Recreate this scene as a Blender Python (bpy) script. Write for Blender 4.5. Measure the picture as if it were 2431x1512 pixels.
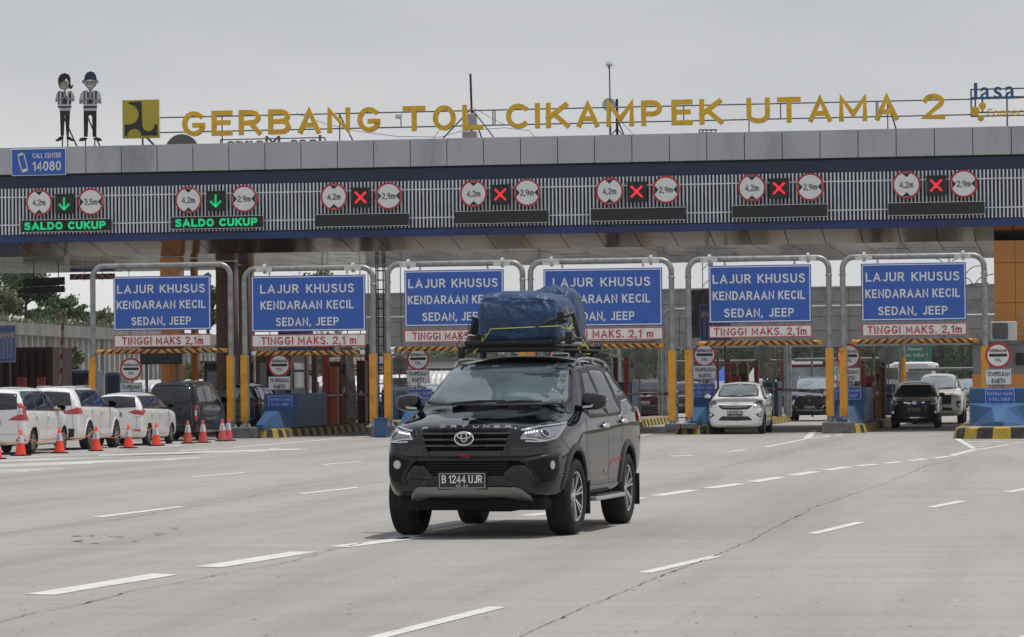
# ---------------------------------------------------------------- plain stroke lettering for painted signs
def _a(cx, cy, rx, ry, a0, a1, n=8): return [(cx+rx*math.cos(rad(a0+(a1-a0)*i/n)), cy+ry*math.sin(rad(a0+(a1-a0)*i/n))) for i in range(n+1)]
def glyph(c):          # centre lines in a box of width w and height 1; returns (w, strokes)
    if c == 'A': return .68, [[(0,0),(.34,1),(.68,0)], [(.12,.3),(.56,.3)]]
    if c == 'B': return .56, [[(0,0),(0,1)], [(0,1),(.32,1)]+_a(.32,.76,.22,.24,90,-90)+[(0,.52)], [(0,0),(.34,0)]+_a(.34,.26,.22,.26,-90,90)+[(.05,.52)]]
    if c == 'C': return .58, [_a(.32,.5,.32,.5,48,312,14)]
    if c == 'D': return .60, [[(0,0),(0,1),(.24,1)]+_a(.24,.5,.36,.5,90,-90,12)+[(0,0)]]
    if c == 'E': return .48, [[(.48,1),(0,1),(0,0),(.48,0)], [(0,.52),(.42,.52)]]
    if c == 'F': return .46, [[(0,0),(0,1)], [(0,1),(.46,1)], [(0,.52),(.38,.52)]]
    if c == 'Q': return .64, [_a(.32,.5,.32,.5,90,450,20), [(.40,.22),(.64,-.02)]]
    if c == '6': return .48, [_a(.24,.30,.24,.30,90,450,14), [(0,.32),(.02,.65),(.22,1)]]
    if c == 'G': return .64, [_a(.33,.5,.33,.5,48,340,15)+[(.64,.42),(.36,.42)]]
    if c == 'H': return .58, [[(0,0),(0,1)], [(.58,0),(.58,1)], [(0,.52),(.58,.52)]]
    if c == 'I': return .0, [[(0,0),(0,1)]]
    if c == 'J': return .40, [[(.40,1),(.40,.22)]+_a(.20,.22,.20,.22,0,-140,7)]
    if c == 'K': return .54, [[(0,0),(0,1)], [(.52,1),(0,.38)], [(.17,.56),(.56,0)]]
    if c == 'L': return .46, [[(0,1),(0,0),(.46,0)]]
    if c == 'M': return .72, [[(0,0),(0,1),(.36,.22),(.72,1),(.72,0)]]
    if c == 'N': return .58, [[(0,0),(0,1),(.58,0),(.58,1)]]
    if c == 'O': return .64, [_a(.32,.5,.32,.5,90,450,20)]
    if c == 'P': return .54, [[(0,0),(0,1)], [(0,1),(.30,1)]+_a(.30,.73,.24,.27,90,-90)+[(0,.46)]]
    if c == 'R': return .56, [[(0,0),(0,1)], [(0,1),(.30,1)]+_a(.30,.74,.24,.26,90,-90)+[(0,.48)], [(.28,.48),(.56,0)]]
    if c == 'S': return .52, [_a(.26,.75,.25,.25,35,200,7)+_a(.26,.25,.26,.26,75,-150,9)]
    if c == 'T': return .56, [[(0,1),(.56,1)], [(.28,1),(.28,0)]]
    if c == 'U': return .58, [[(0,1),(0,.28)]+_a(.29,.28,.29,.28,180,360,9)+[(.58,1)]]
    if c == 'W': return .86, [[(0,1),(.2,0),(.43,.9),(.66,0),(.86,1)]]
    if c == 'Z': return .52, [[(0,1),(.52,1),(0,0),(.52,0)]]
    if c == '0': return .50, [_a(.25,.5,.25,.5,90,450,18)]
    if c == '1': return .22, [[(0,.78),(.22,1),(.22,0)]]
    if c == '2': return .50, [_a(.25,.74,.25,.26,165,-30,8)+[(0,0),(.52,0)]]
    if c == '3': return .48, [_a(.23,.76,.22,.24,150,-80,8)+_a(.23,.27,.25,.27,80,-150,9)]
    if c == '4': return .54, [[(.40,0),(.40,1),(0,.27),(.54,.27)]]
    if c == '5': return .48, [[(.46,1),(.06,1),(.03,.56)]+_a(.22,.32,.26,.32,115,-150,9)]
    if c == '7': return .50, [[(0,1),(.5,1),(.18,0)]]
    if c == '8': return .48, [_a(.24,.76,.21,.24,90,450,14), _a(.24,.26,.25,.26,90,450,14)]
    if c == '9': return .48, [_a(.24,.70,.24,.30,90,450,14), [(.48,.68),(.46,.35),(.28,0)]]
    if c == 'm': return .66, [[(0,0),(0,.66)], [(0,.5)]+_a(.165,.5,.165,.17,160,0,5)+[(.33,0)], [(.33,.5)]+_a(.495,.5,.165,.17,160,0,5)+[(.66,0)]]
    if c == ',': return .0, [[(.02,.04),(-.06,-.16)]]
    if c == '.': return .0, [[(0,-.02),(0,.05)]]
    if c == '-': return .30, [[(0,.45),(.3,.45)]]
    if c == ':': return .0, [[(0,.45),(0,.52)]]
    return .3, []
def sline(b, st, c, w, h, t=.14, gap=.24, wsp=.55, depth=.003, mi=0, back=.0, slant=0.):
    """text made of strokes, fitted to width w and cap height h, centred on c, facing -Y"""
    c = Vector(c); x = 0; out = []
    for ch in st:
        if ch == ' ': x += wsp; continue
        gw, ss = glyph(ch)
        for s in ss: out.append([(x+p[0], p[1]) for p in s])
        x += gw+gap+t
    tot = x-gap-t; th = t*h; k = (w-th)/max(tot, 1e-6); kh = h-th
    if tot < 1e-6: k = 1
    for i, s in enumerate(out):
        pts = [Vector((((p[0]-tot/2)*k)+slant*(p[1]-.5)*kh, (p[1]-.5)*kh)) for p in s]
        pts = [p for j, p in enumerate(pts) if j == 0 or (p-pts[j-1]).length > th*.04]
        closed = (pts[0]-pts[-1]).length < 1e-4
        if closed: pts = pts[:-1]
        n = len(pts); L, R = [], []
        for j in range(n):
            if closed: a, q, e_ = pts[j-1], pts[j], pts[(j+1) % n]; d1 = (q-a).normalized(); d2 = (e_-q).normalized()
            else:
                q = pts[j]; d1 = (q-pts[j-1]).normalized() if j else (pts[1]-q).normalized(); d2 = (pts[j+1]-q).normalized() if j < n-1 else d1
                if j == 0: q = q-d2*th/2 if len(st) else q
                if j == n-1: q = q+d1*th/2
            n1 = Vector((-d1.y, d1.x)); n2 = Vector((-d2.y, d2.x)); m_ = (n1+n2)
            m_ = m_.normalized() if m_.length > .2 else n1
            l = min(th/2/max(.5, m_.dot(n1)), th*.95)
            L.append(q+m_*l); R.append(q-m_*l)
        y = -depth-.0016*(i % 4); N = len(L); vs = [c+Vector((p.x, y, p.y)) for p in L+R]; m2 = N if closed else N-1
        fs = [(j, N+j, N+(j+1) % N, (j+1) % N) for j in range(m2)]
        if back:
            vs += [v+Vector((0, back, 0)) for v in vs]; o = 2*N
            for j in range(m2):
                k2 = (j+1) % N; fs += [(j, k2, o+k2, o+j), (N+j, o+N+j, o+N+k2, N+k2), (o+j, o+k2, o+N+k2, o+N+j)]
            if not closed: fs += [(0, o, o+N, N), (N-1, 2*N-1, o+2*N-1, o+N-1)]
        b.add(vs, fs, mi)
    return b
import bpy, bmesh, math, random
from mathutils import Vector, Matrix, geometry
from mathutils.bvhtree import BVHTree
import numpy as np

S = bpy.context.scene
for o in list(bpy.data.objects): bpy.data.objects.remove(o)
C = S.collection
rad = math.radians
# ---------------------------------------------------------------- camera
FPX = 8200.; PSI = rad(8.8); RHO = .0105; EYE = 1.5
PIT = math.atan((915-756)/FPX)
_F = Vector((-math.sin(PSI)*math.cos(PIT), math.cos(PSI)*math.cos(PIT), math.sin(PIT)))
_r0 = Vector((math.cos(PSI), math.sin(PSI), 0)); _u0 = _r0.cross(_F)
_R = math.cos(RHO)*_r0 - math.sin(RHO)*_u0
_U = math.sin(RHO)*_r0 + math.cos(RHO)*_u0
cam_d = bpy.data.cameras.new('camera'); cam = bpy.data.objects.new('camera', cam_d); C.objects.link(cam)
cam.matrix_world = Matrix(((_R.x,_U.x,-_F.x,0),(_R.y,_U.y,-_F.y,0),(_R.z,_U.z,-_F.z,EYE),(0,0,0,1)))
cam_d.sensor_fit = 'HORIZONTAL'; cam_d.sensor_width = 36; cam_d.lens = FPX/2431*36
cam_d.clip_start = .5; cam_d.clip_end = 6000
S.camera = cam
S.view_settings.view_transform = 'Standard'; S.view_settings.look = 'None'
S.view_settings.exposure = -.07; S.view_settings.gamma = 1
S.render.resolution_x = 1024; S.render.resolution_y = 637
# ---------------------------------------------------------------- sun and sky
SUN_DIR = Vector((.25, .10, 1.0)).normalized()
sun_el = math.asin(SUN_DIR.z); sun_az = math.atan2(SUN_DIR.x, SUN_DIR.y)
sl = bpy.data.lights.new('sun', 'SUN'); sl.energy = 3.0; sl.angle = rad(.6); sl.color = (1, .955, .89)
so = bpy.data.objects.new('sun', sl); C.objects.link(so)
so.rotation_euler = SUN_DIR.to_track_quat('Z', 'Y').to_euler(); so.location = (0, 0, 60)
W = bpy.data.worlds.new('World'); S.world = W; W.use_nodes = True
nt = W.node_tree; nd = nt.nodes; lk = nt.links; nd.clear()
out = nd.new('ShaderNodeOutputWorld'); bg = nd.new('ShaderNodeBackground'); bg.inputs[1].default_value = .1
sky = nd.new('ShaderNodeTexSky'); sky.sky_type = 'NISHITA'; sky.sun_disc = False
sky.sun_elevation = sun_el; sky.sun_rotation = sun_az; sky.dust_density = 3
tc = nd.new('ShaderNodeTexCoord'); sep = nd.new('ShaderNodeSeparateXYZ'); lk.new(tc.outputs['Generated'], sep.inputs[0])
cr = nd.new('ShaderNodeValToRGB'); lk.new(sep.outputs['Z'], cr.inputs[0])          # overcast veil: light near the horizon
e = cr.color_ramp.elements; e[0].position = 0.0; e[0].color = (.84, .85, .86, 1); e[1].position = 1.0; e[1].color = (.60, .66, .78, 1)
e2 = e.new(.035); e2.color = (.83, .84, .85, 1); e3 = e.new(.11); e3.color = (.61, .62, .645, 1); e4 = e.new(.35); e4.color = (.60, .62, .67, 1)
mp = nd.new('ShaderNodeMapping'); mp.inputs['Scale'].default_value = (1.1, 1.1, 5.0); lk.new(tc.outputs['Generated'], mp.inputs[0])
nz = nd.new('ShaderNodeTexNoise'); nz.inputs['Scale'].default_value = 2.6; nz.inputs['Detail'].default_value = 7; nz.inputs['Roughness'].default_value = .55
lk.new(mp.outputs[0], nz.inputs[0])
c2 = nd.new('ShaderNodeValToRGB'); lk.new(nz.outputs[0], c2.inputs[0])
c2.color_ramp.elements[0].position = .36; c2.color_ramp.elements[0].color = (.88, .885, .905, 1)
c2.color_ramp.elements[1].position = .68; c2.color_ramp.elements[1].color = (1.14, 1.13, 1.11, 1)
mu = nd.new('ShaderNodeMix'); mu.data_type = 'RGBA'; mu.blend_type = 'MULTIPLY'; mu.inputs[0].default_value = 1
lk.new(cr.outputs[0], mu.inputs[6]); lk.new(c2.outputs[0], mu.inputs[7])
sc_ = nd.new('ShaderNodeVectorMath'); sc_.operation = 'SCALE'; sc_.inputs['Scale'].default_value = 9.6; lk.new(mu.outputs[2], sc_.inputs[0])
mx = nd.new('ShaderNodeMix'); mx.data_type = 'RGBA'; mx.inputs[0].default_value = .88
lk.new(sky.outputs[0], mx.inputs[6]); lk.new(sc_.outputs[0], mx.inputs[7]); lk.new(mx.outputs[2], bg.inputs[0]); lk.new(bg.outputs[0], out.inputs[0])

# ---------------------------------------------------------------- measuring helpers: photo point (2431 px wide scale) to world
def ray(x, y):
    return _F + _R*((x-1215.5)/FPX) + _U*((756-y)/FPX)
def P(x, y, Y):
    d = ray(x, y); t = Y/d.y; return Vector((d.x*t, Y, EYE+d.z*t))
def G(x, y, z=0.):
    d = ray(x, y); t = (z-EYE)/d.z; return Vector((d.x*t, d.y*t, z))
def rect(x0, x1, yc, h, Y):          # centre, width and height of an upright rectangle in the plane Y
    a = P(x0, yc, Y); b = P(x1, yc, Y); c = P((x0+x1)/2, yc, Y)
    t = P((x0+x1)/2, yc-h/2, Y); u = P((x0+x1)/2, yc+h/2, Y)
    return Vector((c.x, Y, (t.z+u.z)/2)), b.x-a.x, t.z-u.z
# ---------------------------------------------------------------- materials
def mat(name, col, rough=.6, metal=0., var=.08, scale=6., bump=0., bscale=60., coat=0., ior=1.5, emit=None, stretch=None, dirt=None, dscale=2., coatr=.03, spec=.5):
    m = bpy.data.materials.new(name); m.use_nodes = True
    n = m.node_tree.nodes; l = m.node_tree.links; b = n['Principled BSDF']
    b.inputs['Roughness'].default_value = rough; b.inputs['Metallic'].default_value = metal
    b.inputs['IOR'].default_value = ior; b.inputs['Specular IOR Level'].default_value = spec; b.inputs['Coat Weight'].default_value = coat; b.inputs['Coat Roughness'].default_value = coatr
    t = n.new('ShaderNodeTexCoord'); src = t.outputs['Object']
    if stretch:
        q = n.new('ShaderNodeMapping'); q.inputs['Scale'].default_value = stretch; l.new(src, q.inputs[0]); src = q.outputs[0]
    no = n.new('ShaderNodeTexNoise'); no.inputs['Scale'].default_value = scale; no.inputs['Detail'].default_value = 6; l.new(src, no.inputs[0])
    r = n.new('ShaderNodeValToRGB'); l.new(no.outputs[0], r.inputs[0])
    r.color_ramp.elements[0].position = .3; r.color_ramp.elements[1].position = .7
    r.color_ramp.elements[0].color = tuple(max(0, c*(1-var)) for c in col)+(1,)
    r.color_ramp.elements[1].color = tuple(min(1, c*(1+var)) for c in col)+(1,)
    last = r.outputs[0]
    if dirt:
        n2 = n.new('ShaderNodeTexNoise'); n2.inputs['Scale'].default_value = dscale; n2.inputs['Detail'].default_value = 8; n2.inputs['Roughness'].default_value = .7; l.new(src, n2.inputs[0])
        r2 = n.new('ShaderNodeValToRGB'); l.new(n2.outputs[0], r2.inputs[0]); r2.color_ramp.elements[0].position = .52; r2.color_ramp.elements[1].position = .72
        x = n.new('ShaderNodeMix'); x.data_type = 'RGBA'; l.new(r2.outputs[0], x.inputs[0]); l.new(last, x.inputs[6]); x.inputs[7].default_value = tuple(dirt)+(1,); last = x.outputs[2]
    l.new(last, b.inputs['Base Color'])
    if bump:
        n3 = n.new('ShaderNodeTexNoise'); n3.inputs['Scale'].default_value = bscale; n3.inputs['Detail'].default_value = 4; l.new(src, n3.inputs[0])
        bp = n.new('ShaderNodeBump'); bp.inputs['Strength'].default_value = bump; bp.inputs['Distance'].default_value = .02; l.new(n3.outputs[0], bp.inputs['Height']); l.new(bp.outputs[0], b.inputs['Normal'])
    if emit:
        b.inputs['Emission Color'].default_value = tuple(col)+(1,); b.inputs['Emission Strength'].default_value = emit
    return m
M = {}
def D(k, *a, **kw): M[k] = mat(k, *a, **kw)
D('galv', (.31, .32, .32), .45, .55, .22, 5, dirt=(.22, .19, .16), dscale=3)
D('galv_white', (.66, .66, .64), .5, .1, .12, 8, dirt=(.3, .24, .2), dscale=4)
D('yellow', (.74, .32, .014), .45, 0, .08, 4, dirt=(.42, .17, .03), dscale=3)
D('bar_yellow', (.62, .27, .02), .5, 0, .1, 6, dirt=(.3, .15, .04), dscale=5)
D('bar_black', (.018, .018, .018), .5, 0, .2, 6, dirt=(.1, .08, .06), dscale=5)
D('sign_blue', (.014, .10, .46), .35, 0, .09, 1.2, coat=.2, dirt=(.03, .10, .34), dscale=.9)
D('sign_white', (.78, .78, .76), .4, 0, .05, 5)
D('sign_white_dirty', (.80, .79, .76), .45, 0, .05, 3, dirt=(.45, .36, .24), dscale=2.5, stretch=(3, 1, .5))
D('sign_red', (.48, .016, .016), .4, 0, .12, 6)
D('sign_black', (.018, .019, .02), .45)
D('sign_back', (.19, .175, .165), .6, .2)
D('panel_grey', (.42, .43, .45), .36, .2, .09, .7, dirt=(.25, .26, .28), dscale=.5, stretch=(1, 1, .35))
D('navy', (.010, .022, .062), .45, 0, .1, 2)
D('blue_band', (.012, .04, .17), .38, 0, .1, 2)
D('slat', (.74, .75, .77), .5, 0, .1, 4)
D('dark_gap', (.02, .02, .02), .8)
D('orange', (.62, .235, .018), .28, .05, .08, .8, coat=.3)
D('brown', (.14, .058, .026), .3, .1, .1, 1)
D('led', (.018, .02, .016), .55, 0, .1, 30)
D('led_green', (.01, .62, .22), .5, emit=.85)
D('led_red', (1., .03, .05), .5, emit=1.5)
D('concrete_block', (.17, .165, .155), .9, 0, .25, 6, bump=.4, dirt=(.06, .055, .05), dscale=4)
D('kerb_yellow', (.46, .31, .03), .75, 0, .2, 5, bump=.3, dirt=(.10, .09, .06), dscale=2.2)
D('kerb_black', (.03, .03, .03), .8, 0, .2, 5, dirt=(.12, .11, .08), dscale=2.5)
D('kerb_top', (.22, .21, .19), .9, 0, .2, 3, bump=.3)
D('barrier_blue', (.027, .095, .215), .5, 0, .14, 2, dirt=(.04, .085, .15), dscale=1.5, bump=.1)
D('letter_gold', (.78, .46, .014), .4, 0, .1, 3, dirt=(.46, .24, .015), dscale=3)
D('logo_yellow', (.46, .38, .03), .5, 0, .06, 1, dirt=(.38, .27, .04), dscale=2)
D('letter_blue', (.02, .10, .24), .45, 0, .1, 4)
D('steel', (.16, .16, .16), .5, .5, .2, 6)
D('steel_dark', (.035, .035, .037), .55, .3, .2, 6)
D('post_red', (.42, .04, .028), .5, 0, .15, 4)
D('cab_red', (.50, .10, .03), .5, 0, .1, 3)
D('white_wall', (.52, .52, .51), .7, 0, .06, 1)
D('grey_wall', (.24, .24, .24), .7, 0, .06, 1)
D('plastic_white', (.6, .6, .58), .4, 0, .05, 3)
D('black_plastic', (.008, .008, .009), .5, 0, .15, 12)
D('rubber', (.0075, .0075, .008), .85, 0, .3, 20, bump=.3, bscale=90)
D('chrome', (.75, .76, .78), .08, 1, .02)
D('silver', (.50, .51, .52), .28, .8, .04)
D('rim_dark', (.03, .03, .032), .3, .6)
D('paint_black', (.0022, .0023, .003), .3, 0, .05, 2, coat=1, coatr=.012, spec=.0)
M['paint_black'].node_tree.nodes['Principled BSDF'].inputs['Coat IOR'].default_value = 1.62
D('paint_white', (.78, .78, .76), .25, 0, .02, 2, coat=.8)
D('paint_navy', (.008, .010, .015), .3, 0, .1, 2, coat=.6, spec=.1)
D('paint_red', (.06, .006, .008), .22, 0, .05, 2, coat=1, spec=.1)
D('paint_grey', (.25, .25, .26), .3, .4, .05, 2, coat=.8)
D('glass', (.012, .016, .018), .04, 0, .05, 1, ior=1.65, coat=.3)
D('lamp_glass', (.62, .63, .64), .08, .75, .3, 22, coat=1)
D('tail_red', (.42, .006, .01), .15, 0, .25, 25, coat=1)
D('cone_red', (.9, .06, .022), .5, 0, .06, 5)
D('cone_old', (.52, .085, .045), .6, 0, .1, 6, dirt=(.25, .08, .06), dscale=6)
D('cone_pink', (.58, .075, .07), .6, 0, .1, 6, dirt=(.3, .08, .08), dscale=6)
D('reflective', (.58, .56, .60), .5, 0, .05, 8)
D('cord_orange', (.75, .24, .07), .6)
D('rope_yellow', (.62, .58, .06), .6)
D('skin', (.32, .17, .11), .5)
D('mirror_soffit', (.30, .225, .165), .13, .9, .12, .5, bump=.12, bscale=1.1)
D('green_sign', (.02, .18, .12), .4)
# ---------------------------------------------------------------- objects
def link(o): C.objects.link(o); return o
def wm(o):
    m = Matrix.Identity(4)
    while o is not None: m = o.matrix_basis @ m; o = o.parent
    return m
def tag(o, label=None, cat=None, group=None, kind=None):
    if label: o['label'] = label
    if cat: o['category'] = cat
    if group: o['group'] = group
    if kind: o['kind'] = kind
    return o
def thing(name, loc, label, cat, group=None, rz=0., sc=1.):
    o = bpy.data.objects.new(name, None); o.empty_display_size = .2; link(o)
    o.location = loc; o.rotation_euler = (0, 0, rz); o.scale = (sc, sc, sc)
    o.matrix_basis = Matrix.LocRotScale(Vector(loc), Matrix.Rotation(rz, 3, 'Z'), Vector((sc, sc, sc)))
    return tag(o, label, cat, group)
class MB:
    """collects shapes and links them as one mesh object"""
    def __init__(s): s.v = []; s.f = []; s.m = []; s.sm = []
    def add(s, vs, fs, mi=0, smooth=False):
        n = len(s.v); s.v += [tuple(v) for v in vs]
        for f in fs: s.f.append(tuple(n+i for i in f)); s.m.append(mi); s.sm.append(smooth)
        return s
    def box(s, c, d, mi=0, rot=None, bev=0.):
        x, y, z = d[0]/2, d[1]/2, d[2]/2
        if bev:
            bm = bmesh.new(); bmesh.ops.create_cube(bm, size=1)
            for v in bm.verts: v.co = Vector((v.co.x*d[0], v.co.y*d[1], v.co.z*d[2]))
            bmesh.ops.bevel(bm, geom=bm.edges[:], offset=bev, segments=2, affect='EDGES', profile=.5)
            bm.verts.index_update()
            vs = [v.co.copy() for v in bm.verts]; fs = [[v.index for v in f.verts] for f in bm.faces]; bm.free()
        else:
            vs = [Vector((a*x, b*y, e_*z)) for a in (-1, 1) for b in (-1, 1) for e_ in (-1, 1)]
            fs = [(0, 1, 3, 2), (4, 6, 7, 5), (0, 4, 5, 1), (2, 3, 7, 6), (0, 2, 6, 4), (1, 5, 7, 3)]
        if rot is not None: vs = [rot @ v for v in vs]
        return s.add([v+Vector(c) for v in vs], fs, mi)
    def bar(s, a, b, w, h=None, mi=0, up=(0, 0, 1)):
        a = Vector(a); b = Vector(b); h = h or w; d = (b-a); L = d.length; d.normalize()
        u = Vector(up)
        if abs(d.dot(u)) > .98: u = Vector((0, 1, 0))
        r = d.cross(u).normalized(); u = r.cross(d)
        vs = [p+r*(i*w/2)+u*(j*h/2) for p in (a, b) for i, j in ((-1, -1), (1, -1), (1, 1), (-1, 1))]
        return s.add(vs, [(3, 2, 1, 0), (4, 5, 6, 7)]+[(i, (i+1) % 4, (i+1) % 4+4, i+4) for i in range(4)], mi)
    def tube(s, pts, r, n=10, mi=0, caps=True, smooth=True):
        pts = [Vector(p) for p in pts]; rs = r if isinstance(r, (list, tuple)) else [r]*len(pts)
        vs = []; prev = None
        for i, p in enumerate(pts):
            d = (pts[min(i+1, len(pts)-1)]-pts[max(i-1, 0)]).normalized()
            if prev is None:
                u = Vector((0, 0, 1)) if abs(d.z) < .9 else Vector((0, 1, 0))
                prev = (u-d*u.dot(d)).normalized()
            else: prev = (prev-d*prev.dot(d)).normalized()
            q = d.cross(prev)
            for k in range(n):
                a = 2*math.pi*k/n; vs.append(p+(prev*math.cos(a)+q*math.sin(a))*rs[i])
        fs = [(i*n+k, i*n+(k+1) % n, (i+1)*n+(k+1) % n, (i+1)*n+k) for i in range(len(pts)-1) for k in range(n)]
        s.add(vs, fs, mi, smooth)
        if caps: s.add([vs[k] for k in range(n)]+[vs[-n+k] for k in range(n)], [tuple(range(n-1, -1, -1)), tuple(range(n, 2*n))], mi)
        return s
    def lathe(s, prof, c=(0, 0, 0), n=24, mi=0, axis='Z', smooth=True):
        vs = []
        for r, z in prof:
            for k in range(n):
                a = 2*math.pi*k/n; x, y = r*math.cos(a), r*math.sin(a)
                v = {'Z': (x, y, z), 'Y': (x, z, y), 'X': (z, x, y)}[axis]
                vs.append(Vector(v)+Vector(c))
        fs = [(i*n+k, i*n+(k+1) % n, (i+1)*n+(k+1) % n, (i+1)*n+k) for i in range(len(prof)-1) for k in range(n)]
        return s.add(vs, fs, mi, smooth)
    def disc(s, c, r, y0, n=32, mi=0, r0=0., th=.0):       # upright disc facing -Y
        c = Vector(c)
        ring = lambda rr, yy: [c+Vector((rr*math.cos(2*math.pi*k/n), yy, rr*math.sin(2*math.pi*k/n))) for k in range(n)]
        if r0: s.add(ring(r, y0)+ring(r0, y0), [(k, (k+1) % n, n+(k+1) % n, n+k) for k in range(n)], mi)
        else: s.add(ring(r, y0), [tuple(range(n))], mi)
        if th: s.add(ring(r, y0)+ring(r, y0+th), [(k, n+k, n+(k+1) % n, (k+1) % n) for k in range(n)]+[tuple(range(2*n-1, n-1, -1))], mi)
        return s
    def prism(s, poly, y0, y1, c=(0, 0, 0), mi=0, side=None):      # outline in X,Z pushed along Y
        c = Vector(c); n = len(poly)
        a = [c+Vector((x, y0, z)) for x, z in poly]; b = [c+Vector((x, y1, z)) for x, z in poly]
        s.add(a, tri(poly), mi); s.add(b, [t[::-1] for t in tri(poly)], mi)
        return s.add(a+b, [(k, (k+1) % n, n+(k+1) % n, n+k) for k in range(n)], mi if side is None else side)
    def text(s, st, c, w, h, depth=.004, mi=0, bold=0., sp=1., wsp=1., mirror=False, rot=None, keep=False):
        vs, fs, bw, bh = text_geo(st, bold, sp, wsp)
        if keep: w = bw*h/bh
        kx, kz = w/bw, h/bh; c = Vector(c); o2 = []
        for x, y, z in vs:
            v = Vector((x*kx*(-1 if mirror else 1), -(z*depth), y*kz))
            o2.append(c+(rot @ v if rot else v))
        return s.add(o2, fs, mi)
    def build(s, name, mats, parent=None, world=True, label=None, smooth=None):
        me = bpy.data.meshes.new(name); vs = s.v
        if parent is not None and world:
            im = wm(parent).inverted(); vs = [tuple(im @ Vector(v)) for v in vs]
        me.from_pydata(vs, [], s.f)
        if not isinstance(mats, (list, tuple)): mats = [mats]
        for q in mats: me.materials.append(M[q] if isinstance(q, str) else q)
        me.polygons.foreach_set('material_index', s.m)
        me.polygons.foreach_set('use_smooth', s.sm if smooth is None else [smooth]*len(s.f))
        me.update()
        o = bpy.data.objects.new(name, me); link(o)
        if parent is not None: o.parent = parent
        if label: o['label'] = label
        return o
def tri(poly):
    t = geometry.tessellate_polygon([[Vector((x, z, 0)) for x, z in poly]])
    def ar(f): (ax, ay), (bx, by), (cx, cy) = [poly[i] for i in f]; return (bx-ax)*(cy-ay)-(by-ay)*(cx-ax)
    return [tuple(f) if ar(f) > 0 else tuple(f[::-1]) for f in t]
_tc = {}
def text_geo(st, bold=0., sp=1., wsp=1.):
    k = (st, bold, sp, wsp)
    if k in _tc: return _tc[k]
    cu = bpy.data.curves.new('t', 'FONT'); cu.body = st; cu.extrude = .5; cu.offset = bold; cu.resolution_u = 4
    cu.space_character = sp; cu.space_word = wsp; cu.align_x = 'CENTER'
    o = bpy.data.objects.new('t', cu); link(o)
    dg = bpy.context.evaluated_depsgraph_get(); me = bpy.data.meshes.new_from_object(o.evaluated_get(dg))
    vs = np.array([v.co[:] for v in me.vertices]); lo, hi = vs.min(0), vs.max(0); ce = (lo+hi)/2
    vs = vs-ce; r = ([tuple(v) for v in vs], [tuple(p.vertices) for p in me.polygons], hi[0]-lo[0], hi[1]-lo[1])
    bpy.data.objects.remove(o); bpy.data.meshes.remove(me); bpy.data.curves.remove(cu)
    _tc[k] = r; return r
def children(o): return [c for c in bpy.data.objects if c.parent == o]
def copy_tree(o, parent=None):
    c = o.copy(); link(c)
    if parent is not None: c.parent = parent
    for ch in KIDS(o): copy_tree(ch, c)
    return c
def KIDS(o): return list(o.children)
# ================================================================ ground, road and its markings
def sheet(name, x0, x1, y0, y1, z, m, nx=1, ny=1):
    b = MB(); vs = []; fs = []
    for j in range(ny+1):
        for i in range(nx+1): vs.append((x0+(x1-x0)*i/nx, y0+(y1-y0)*j/ny, z))
    for j in range(ny):
        for i in range(nx): a = j*(nx+1)+i; fs.append((a, a+1, a+nx+2, a+nx+1))
    b.add(vs, fs); o = b.build(name, m); o['kind'] = 'structure'; return o
D('earth', (.10, .10, .06), .95, 0, .3, .2)
sheet('ground', -3000, 3000, -300, 5000, -.012, 'earth')
def road_mat():
    m = bpy.data.materials.new('road_concrete'); m.use_nodes = True
    n = m.node_tree.nodes; l = m.node_tree.links; b = n['Principled BSDF']; b.inputs['Roughness'].default_value = .82
    t = n.new('ShaderNodeTexCoord')
    def noise(scale, sc3, det, lo, hi, ca, cb, rough=.5):
        q = n.new('ShaderNodeMapping'); q.inputs['Scale'].default_value = sc3; l.new(t.outputs['Object'], q.inputs[0])
        o = n.new('ShaderNodeTexNoise'); o.inputs['Scale'].default_value = scale; o.inputs['Detail'].default_value = det; o.inputs['Roughness'].default_value = rough; l.new(q.outputs[0], o.inputs[0])
        r = n.new('ShaderNodeValToRGB'); l.new(o.outputs[0], r.inputs[0]); r.color_ramp.elements[0].position = lo; r.color_ramp.elements[1].position = hi
        r.color_ramp.elements[0].color = ca+(1,); r.color_ramp.elements[1].color = cb+(1,); return r.outputs[0], o.outputs[0]
    base, _ = noise(.13, (1, .5, 1), 5, .35, .65, (.318, .300, .278), (.358, .341, .318))
    streak, _ = noise(1.0, (.35, 1.6, 1), 7, .38, .62, (.92, .92, .92), (1.02, 1.02, 1.02), .65)
    fine, fh = noise(9., (.25, 2.2, 1), 6, .3, .7, (.95, .95, .95), (1.04, 1.04, 1.04), .7)
    grit, _ = noise(28., (.7, 1, 1), 4, .34, .6, (.84, .84, .83), (1.05, 1.05, 1.05), .75)
    rub, _ = noise(.35, (2.2, .12, 1), 6, .46, .66, (1, 1, 1), (.80, .795, .79), .6)
    stain, _ = noise(.22, (1, .4, 1), 8, .60, .72, (1, 1, 1), (1.03, .97, .90), .6)
    last = base
    for x in (streak, fine, grit, rub, stain):
        mm = n.new('ShaderNodeMix'); mm.data_type = 'RGBA'; mm.blend_type = 'MULTIPLY'; mm.inputs[0].default_value = 1
        l.new(last, mm.inputs[6]); l.new(x, mm.inputs[7]); last = mm.outputs[2]
    l.new(last, b.inputs['Base Color'])
    bp = n.new('ShaderNodeBump'); bp.inputs['Strength'].default_value = .12; bp.inputs['Distance'].default_value = .01; l.new(fh, bp.inputs['Height']); l.new(bp.outputs[0], b.inputs['Normal'])
    return m
M['road'] = road_mat()
sheet('road', -70, 60, -40, 420, 0, 'road')
D('paint_road', (.60, .60, .58), .7, 0, .10, 8, dirt=(.38, .36, .33), dscale=5)
D('joint', (.055, .05, .045), .95, 0, .4, 6)
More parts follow.
